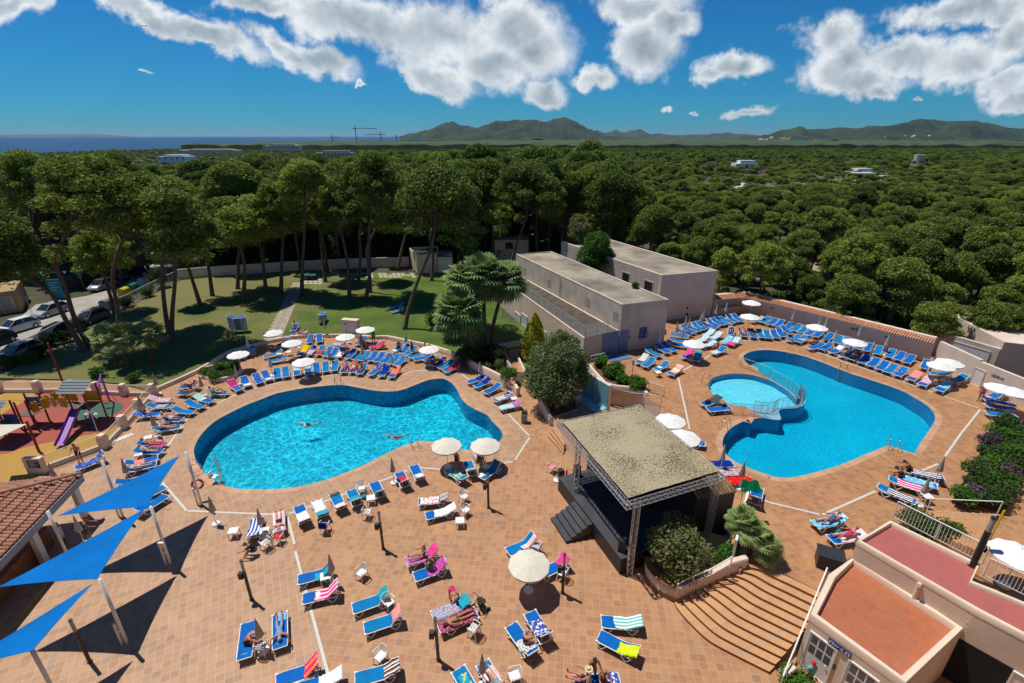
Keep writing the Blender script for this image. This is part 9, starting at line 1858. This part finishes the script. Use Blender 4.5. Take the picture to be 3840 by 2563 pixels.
SEG={'trunks':[('pel','waist',0,.55),('pel','hip',0,1),('hip','kn',0,.5)],'bottom':[('pel','waist',-.2,.3),('pel','hip',0,1),('hip','kn',0,.12)],'bra':[('waist','chest',.55,1.0),('chest','neck',0,.25)],'suit':[('pel','waist',-.2,1),('waist','chest',0,1),('chest','neck',0,.3),('pel','hip',0,1),('hip','kn',0,.12)],'shirt':[('pel','waist',0,1),('waist','chest',0,1),('chest','neck',0,.8),('chest','sh',0,1),('sh','el',-.2,.6)],'dress':[('pel','waist',0,1),('waist','chest',0,1),('chest','neck',0,.5),('pel','hip',0,1),('hip','kn',0,.8),('chest','sh',0,.8)],'hair':[('hb','hc',.3,1),('hc','ht',-.2,1.5)]}
def shell(m2,P_,k,kind,mt,parent,th=.010):
 """clothing cut from the body surface itself and pushed outward"""
 E_=[]
 for n in 'LR':E_+=[('pel','hip'+n),('hip'+n,'kn'+n),('kn'+n,'an'+n),('chest','sh'+n),('sh'+n,'el'+n),('el'+n,'wr'+n),('wr'+n,'pa'+n)]
 E_+=[('pel','waist'),('waist','chest'),('chest','neck'),('neck','hb'),('hb','hc'),('hc','ht')]
 A_=np.array([P_[a]for a,b_ in E_]);D_=np.array([P_[b_]-P_[a]for a,b_ in E_]);keep=[];rule=SEG[kind];hf=(P_['toeL']-P_['anL']).normalized();fd=dr(POSES_F[0]+90)
 for p in m2.polygons:
  c=np.array(p.center);t_=np.clip(((c-A_)*D_).sum(1)/(D_*D_).sum(1),0,1);d_=np.linalg.norm(A_+D_*t_[:,None]-c,axis=1);j=int(d_.argmin());tt_=((c-A_[j])*D_[j]).sum()/(D_[j]*D_[j]).sum();a,b_=[x.rstrip('LR')for x in E_[j]]
  for(ra,rb,t0_,t1_)in rule:
   if a==ra and b_==rb and t0_-.001<=tt_<=t1_+.001:
    if kind=='hair' and(Vector(c)-P_['hc']).dot(fd)>.045*k and tt_<.9 and b_=='ht' or kind=='hair' and b_=='hc' and(Vector(c)-P_['hc']).dot(fd)>-.01:continue
    keep.append(p.index);break
 if not keep:return
 vi={};vs=[];fs=[]
 for f in keep:
  q=[]
  for v in m2.polygons[f].vertices:
   if v not in vi:vi[v]=len(vs);vs.append(tuple(m2.vertices[v].co+m2.vertices[v].normal*th*k))
   q.append(vi[v])
  fs.append(q)
 me=bpy.data.meshes.new(kind);me.from_pydata(vs,[],fs);me.materials.append(mt);me.polygons.foreach_set('use_smooth',[True]*len(fs));ul=me.uv_layers.new(name='UVMap');ul.data.foreach_set('uv',[c for lp_ in me.loops for c in(vs[lp_.vertex_index][1]+vs[lp_.vertex_index][0],vs[lp_.vertex_index][2])])
 o=bpy.data.objects.new({'bra':'bikini_top','bottom':'bikini_bottom','suit':'swimsuit','hair':'hair'}.get(kind,kind),me);COL.objects.link(o);o.parent=parent
POSES_F=[0]
FACE={}
def person(loc,rz,pose,lab,skin='tan',hair='brown',wear=(('trunks','blue'),),h=1.68,fem=False,hat=None):
 m2,P_,k=body_mesh(pose,h,fem);me=m2.copy();me.materials.clear();me.materials.append(SKIN[skin]);o=bpy.data.objects.new('person',me);COL.objects.link(o);o.location=loc;o.rotation_euler=(0,0,rz);tag(o,lab,'person')
 POSES_F[0]=POSES[pose][1]if pose!='prone' else POSES[pose][1]+180
 for kd,cl in wear:shell(m2,P_,k,kd,CLO[cl],o)
 shell(m2,P_,k,'hair',HAIR[hair],o,.022)
 fd=dr(POSES_F[0]+90);hc=P_['hc']-dr(POSES[pose][1])*.01;up=dr(POSES[pose][1]);lat=Vector((0,1,0))
 b=MB();b.tube([hc+fd*.088*k+up*.015*k,hc+fd*.118*k-up*.025*k,hc+fd*.09*k-up*.03*k],[.008,.016,.01],5);b.build('nose',SKIN[skin],o)
 for s_ in(-1,1):b=MB();q=hc+fd*.094*k+lat*s_*.034*k+up*.02*k;b.tube([q-lat*.012,q+lat*.012],.008,5);b.build('eye',BLACK,o);b=MB();q=hc+lat*s_*.092*k;b.tube([q-up*.03,q+up*.03],.014,5);b.build('ear',SKIN[skin],o)
 b=MB();q=hc+fd*.092*k-up*.055*k;b.tube([q-lat*.022,q+lat*.022],.006,5);b.build('mouth',mat('lips',(0.35,0.08,0.07),.5),o)
 if hat:
  M=Matrix.Translation(hc+up*.05)@up.to_track_quat('Z','Y').to_matrix().to_4x4();b=MB();b.tube([(0,0,0),(0,0,.012)],.17,18,M=M);b.tube([(0,0,.01),(0,0,.1)],[.1,.08],14,M=M);b.build('sun_hat',hat,o)
 return o
def leg_drop(pose,h):P_,k=fig_points(pose,h);return-min(P_['anL'].z,P_['anR'].z)+.055*k
def on_ground(tl,x_,y_,z,deg,pose,lab,**kw):p_=Q(tl,x_,y_,z);return person((p_.x,p_.y,z+leg_drop(pose,kw.get('h',1.68))),R(deg),pose,lab,**kw)
def on_bed(key,s,pose,lab,flip=False,side=0.0,turn=None,dz=.15,**kw):
 M,rz=LG[key]if isinstance(key,str)else key;q=M@Vector((s,side,BZ+dz));a=math.atan2(M[1][0],M[0][0])+math.pi;a=a+math.pi if flip else a
 return person(q,a if turn is None else R(turn),pose,lab,**kw)
STR=BAGM[3];SU=('suit',)
on_ground('e',1515,1545,0,-80,'handsdown','woman in a dark bikini with a hair bun standing at the bottom edge',skin='dark',hair='black',wear=(('bra','bronze'),('bottom','bronze')),fem=True)
on_ground('e',235,800,0,-65,'bend','woman in a magenta swimsuit bending over the floral lounger',skin='red',hair='blond',wear=(('suit','magenta'),),fem=True,h=1.62)
on_bed('f11',1.0,'flat','tanned topless sunbather lying on the dark red floral towel',skin='tan',hair='blond',wear=(('bottom','bronze'),),fem=True)
on_bed('f13',1.15,'sit','grey haired woman in a dark swimsuit sitting sideways on her lounger',side=0,turn=20,skin='pale',hair='grey',wear=(('suit','navy'),),fem=True,h=1.6)
on_bed('f8',1.15,'hunch','bare backed man bent forward on the left foreground lounger',turn=5,skin='red',hair='grey',wear=(('trunks','black'),))
on_bed('f9',.95,'prone','person in a pale blue dress lying face down with raised feet',skin='red',hair='grey',wear=(('dress','lightblue'),),dz=.14,h=1.6)
on_bed('f18',1.1,'knee','sunbather lying beside the closed parasol at the bottom edge',skin='pale',hair='brown',wear=(('suit','aqua'),),fem=True)
on_bed('f20',.5,'longsit','man in a straw hat sitting at the bottom edge beside the closed parasol',turn=165,skin='red',hair='grey',wear=(('trunks','navy'),),hat=STR,h=1.7)
on_bed('f20',1.2,'sit','blond woman with sunglasses sitting behind the closed parasol at the bottom edge',turn=-80,skin='tan',hair='blond',wear=(('bra','black'),('bottom','black')),fem=True)
on_bed('p6',.95,'longsit','woman in black reading a tablet on the lilac towel',skin='tan',hair='blond',wear=(('suit','black'),),fem=True,h=1.6)
on_bed('p7',.95,'sit','woman in a dark printed shirt sitting on the magenta spotted towel, seen from behind',turn=120,skin='tan',hair='blond',wear=(('dress','print'),),fem=True,h=1.6)
on_bed('p9',1.0,'prone','woman in a black swimsuit lying face down on the pink and white towel',skin='pale',hair='blond',wear=(('suit','black'),),fem=True,dz=.15,h=1.62)
on_ground('b',400,1180,0,190,'hunch','man in a black vest and navy cap sitting beside the covered white table',skin='red',hair='navycap',wear=(('shirt','black'),('trunks','blue')))
on_ground('c',278,640,0,60,'stand','woman in a black swimsuit standing under the left cream parasol',skin='tan',hair='brown',wear=(('suit','black'),),fem=True,h=1.62)
on_ground('c',480,600,0,60,'sit','woman in a dark floral dress sitting under the right cream parasol',skin='tan',hair='black',wear=(('dress','print'),),fem=True)
on_ground('a',745,330,0,-70,'handsdown','bald bare chested man in black shorts standing at the playground fence',skin='red',hair='brown',wear=(('trunks','black'),),h=1.72)
on_ground('a',600,1085,0,200,'stand','woman in a white dress and grey cap at the bar post',skin='dark',hair='grey',wear=(('dress','white'),),fem=True,h=1.62)
on_ground('a',830,1040,0,30,'handsdown','woman in a dark printed dress holding a yellow drink near the bar',skin='tan',hair='brown',wear=(('dress','print'),),fem=True,h=1.66)
on_bed('l2',1.0,'lie','man in pink trunks sunbathing on the left with a foot in the air',skin='red',hair='brown',wear=(('trunks','pink'),))
on_bed('l3',1.0,'knee','woman in a white cap and patterned swimsuit with knees bent',skin='pale',hair='white',wear=(('suit','floral'),),fem=True)
on_bed('l5',1.0,'flat','woman in a white bikini lying flat behind the shade sail',skin='pale',hair='brown',wear=(('bra','white'),('bottom','white')),fem=True)
on_bed('l4',.9,'lie','sunbather on a green towel beside the striped parasol',side=.1,skin='tan',hair='black',wear=(('bottom','white'),),fem=True)if False else None
M_=one('l18','j',1065,640,690,590,1,'upper one of the pair below the reading group',tow=('multi',1.2,1.9,.3),label='lounger under a sunbather on a green towel');one('l19','j',985,740,660,740,1,'lower one of the pair below the reading group',label='lounger under a woman in pink bottoms')
on_bed('l18',1.0,'lie','dark haired sunbather in white bottoms lying on a green towel',skin='tan',hair='black',wear=(('trunks','white'),));on_bed('l19',1.0,'lie','woman in pink bottoms lying beside the green towel',skin='pale',hair='blond',wear=(('bottom','pink'),('bra','pink')),fem=True)
on_bed('l15',1.0,'knee','man in black trunks with raised knee below the lawn kerb',skin='red',hair='black',wear=(('trunks','black'),));on_bed('l16',1.0,'knee','woman in a pink bikini below the lawn kerb',skin='tan',hair='brown',wear=(('bra','pink'),('bottom','pink')),fem=True)
on_bed('l17',1.0,'knee','man in pale blue trunks reading below the round planter',skin='tan',hair='brown',wear=(('trunks','aqua'),))
on_bed(LR1[11],1.0,'lie','person in a pink swimsuit in the curved front row',skin='red',hair='grey',wear=(('suit','pink'),),fem=True);on_bed(LR1[12],1.0,'lie','person in white shorts on the red towel in the curved front row',skin='pale',hair='brown',wear=(('trunks','white'),('bra','black')),fem=True);on_bed(LR1[13],1.0,'longsit','young man in blue shorts sitting in the curved front row',skin='tan',hair='brown',wear=(('trunks','blue'),))
on_bed('k1',1.05,'lie','sunbather in a cap and pink bottoms lying on the lawn lounger',skin='red',hair='blond',wear=(('trunks','pink'),));on_bed('k2',1.0,'longsit','man in a white shirt and cap sitting on the lawn lounger',skin='tan',hair='brown',wear=(('shirt','white'),('trunks','purple')))
on_ground('h',1165,545,0,-60,'stand','bare chested man in pink patterned shorts under the white parasol',skin='dark',hair='grey',wear=(('trunks','pink'),),h=1.75);on_ground('h',1330,470,.0,120,'stand','woman in a green strapless dress behind the pink towels',skin='tan',hair='blond',wear=(('dress','green'),),fem=True)
on_ground('h',1680,625,0,100,'stand','man in an olive shirt and dark shorts seen from behind',skin='pale',hair='grey',wear=(('shirt','grey'),('trunks','black')),h=1.7);on_ground('h',1860,620,0,60,'reach','woman in black spreading a striped towel',skin='tan',hair='blond',wear=(('suit','black'),('trunks','black')),fem=True,h=1.6);on_ground('h',2170,760,0,200,'bend','woman in purple top and green shorts bending over at the low wall',skin='pale',hair='brown',wear=(('shirt','purple'),('trunks','green')),fem=True,h=1.6)
for(x_,y_,lab,sk,hr_)in((2045,660,'person standing under the white parasol at the low wall, left one','tan','brown'),(2105,680,'person standing under the white parasol at the low wall, right one','pale','black')):on_ground('h',x_,y_,0,200,'stand',lab,skin=sk,hair=hr_,wear=(('trunks','palegrey'),))
on_bed(UR1[0],1.0,'knee','sunbather in black holding a phone in the front row behind the pool',skin='pale',hair='blond',wear=(('suit','black'),),fem=True);on_bed(UR1[1],1.0,'lie','man in grey shorts and white cap in the front row behind the pool',skin='red',hair='white',wear=(('trunks','palegrey'),))
on_bed(UR1[13],1.0,'knee','person in white with raised knees under the parasol by the big pool',skin='tan',hair='black',wear=(('dress','white'),),fem=True);on_bed(UR1[14],1.0,'lie','bearded person in black and white shorts in the parasol shade',skin='dark',hair='black',wear=(('trunks','floral'),))
on_ground('k',1215,790,ZU,160,'sit','brown haired woman sitting on a towelled lounger in the loose group',skin='dark',hair='brown',wear=(('suit','bronze'),),fem=True,h=1.6)
on_ground('m',1735,1120,ZU,200,'stand','woman with curly dark hair in a purple striped dress walking at the right',skin='tan',hair='brown',wear=(('dress','stripe'),),fem=True,h=1.62)
on_bed('u14',.25,'hunch','bare backed man in black shorts sitting at the pool end of a striped lounger',skin='dark',hair='black',wear=(('trunks','black'),),flip=False);on_bed('u15',.25,'hunch','woman in a black top sitting with a phone on a striped lounger',skin='dark',hair='black',wear=(('suit','black'),),fem=True,h=1.6)
on_bed('u18',1.0,'knee','woman in a white hat and blue swimsuit reading a book on the light blue towel',skin='red',hair='white',wear=(('suit','blue'),),fem=True);on_bed('u19',.95,'knee','woman in a magenta swimsuit lying next to the toilet block',skin='red',hair='blond',wear=(('suit','magenta'),),fem=True)
on_ground('p',350,1600,0,100,'stand','person in a red cap and aqua shirt leaving through the toilet door',skin='pale',hair='redcap',wear=(('shirt','aqua'),),h=1.6)
q=Q('O',1163,1595,-.16);person((q.x,q.y,-.62),R(60),'stand','dark haired swimmer standing in the left pool',skin='red',hair='black')if False else None
for(px,lab,hr_,c_)in(((1163,1592),'dark haired swimmer in the middle of the left pool','black','navy'),((1490,1638),'swimmer in a pink top on the right of the left pool','brown','pink')):q=P(px,-.2);person((q.x,q.y,-.22),R(20),'swim',lab,skin='pale',hair=hr_,wear=(('suit',c_),),fem=True)
B0=Q('e',500,880);t=thing('walking_frame','black four wheeled walking frame beside the floral loungers','walking frame',tuple(B0),R(30));b=MB()
for s_ in(-1,1):b.tube([(.28,s_*.26,.1),(.0,s_*.26,.55),(-.22,s_*.26,.95),(-.32,s_*.26,.9)],.018,6);b.tube([(-.28,s_*.26,.1),(0,s_*.26,.55)],.018,6)
b.tube([(0,-.26,.55),(0,.26,.55)],.018,6);b.build('frame',BLACK,t);b=MB();b.box(-.15,.15,-.2,.2,.5,.54);b.box(-.12,.12,-.18,.18,.22,.42);b.build('seat',BAGM[0],t)
for x_ in(-.28,.28):
 for s_ in(-1,1):b=MB();b.tube([(x_,s_*.27-.02,.1),(x_,s_*.27+.02,.1)],.1,12);b.build('wheel',RUBBER,t)
b=MB();[b.box(-.13,.13,s_*.08-.045,s_*.08+.045,0,.03)for s_ in(-1,1)];o=b.build('sandals',BAGM[3]);o.location=Q('b',1590,305,.015);o.rotation_euler=(0,0,.5);tag(o,'pair of pale sandals at the near pool edge','sandals')
b=MB();[b.tube([(-1.2,.1*i,.03),(1.0,.12*i-.1,.03)],.02,5)for i in range(4)];o=b.build('parasol_poles',ALU);o.location=Q('r',1450,1150);o.rotation_euler=(0,0,R(55));tag(o,'loose parasol poles lying along the playground fence','poles')
# ================================================================ the air
hz=MB();hz.box(-70000,70000,-60,95000,-4,520);o=hz.build('haze',[]);o['kind']='stuff'
hm=bpy.data.materials.new('thin_sea_haze');hm.use_nodes=True;t=hm.node_tree;t.nodes.clear();pv=N(t,'ShaderNodeVolumePrincipled');pv.inputs['Color'].default_value=(0.45,0.75,0.95,1);pv.inputs['Density'].default_value=2.2e-5;pv.inputs['Anisotropy'].default_value=0.2
ou=N(t,'ShaderNodeOutputMaterial');L(t,pv.outputs[0],ou.inputs['Volume']);o.data.materials.append(hm)
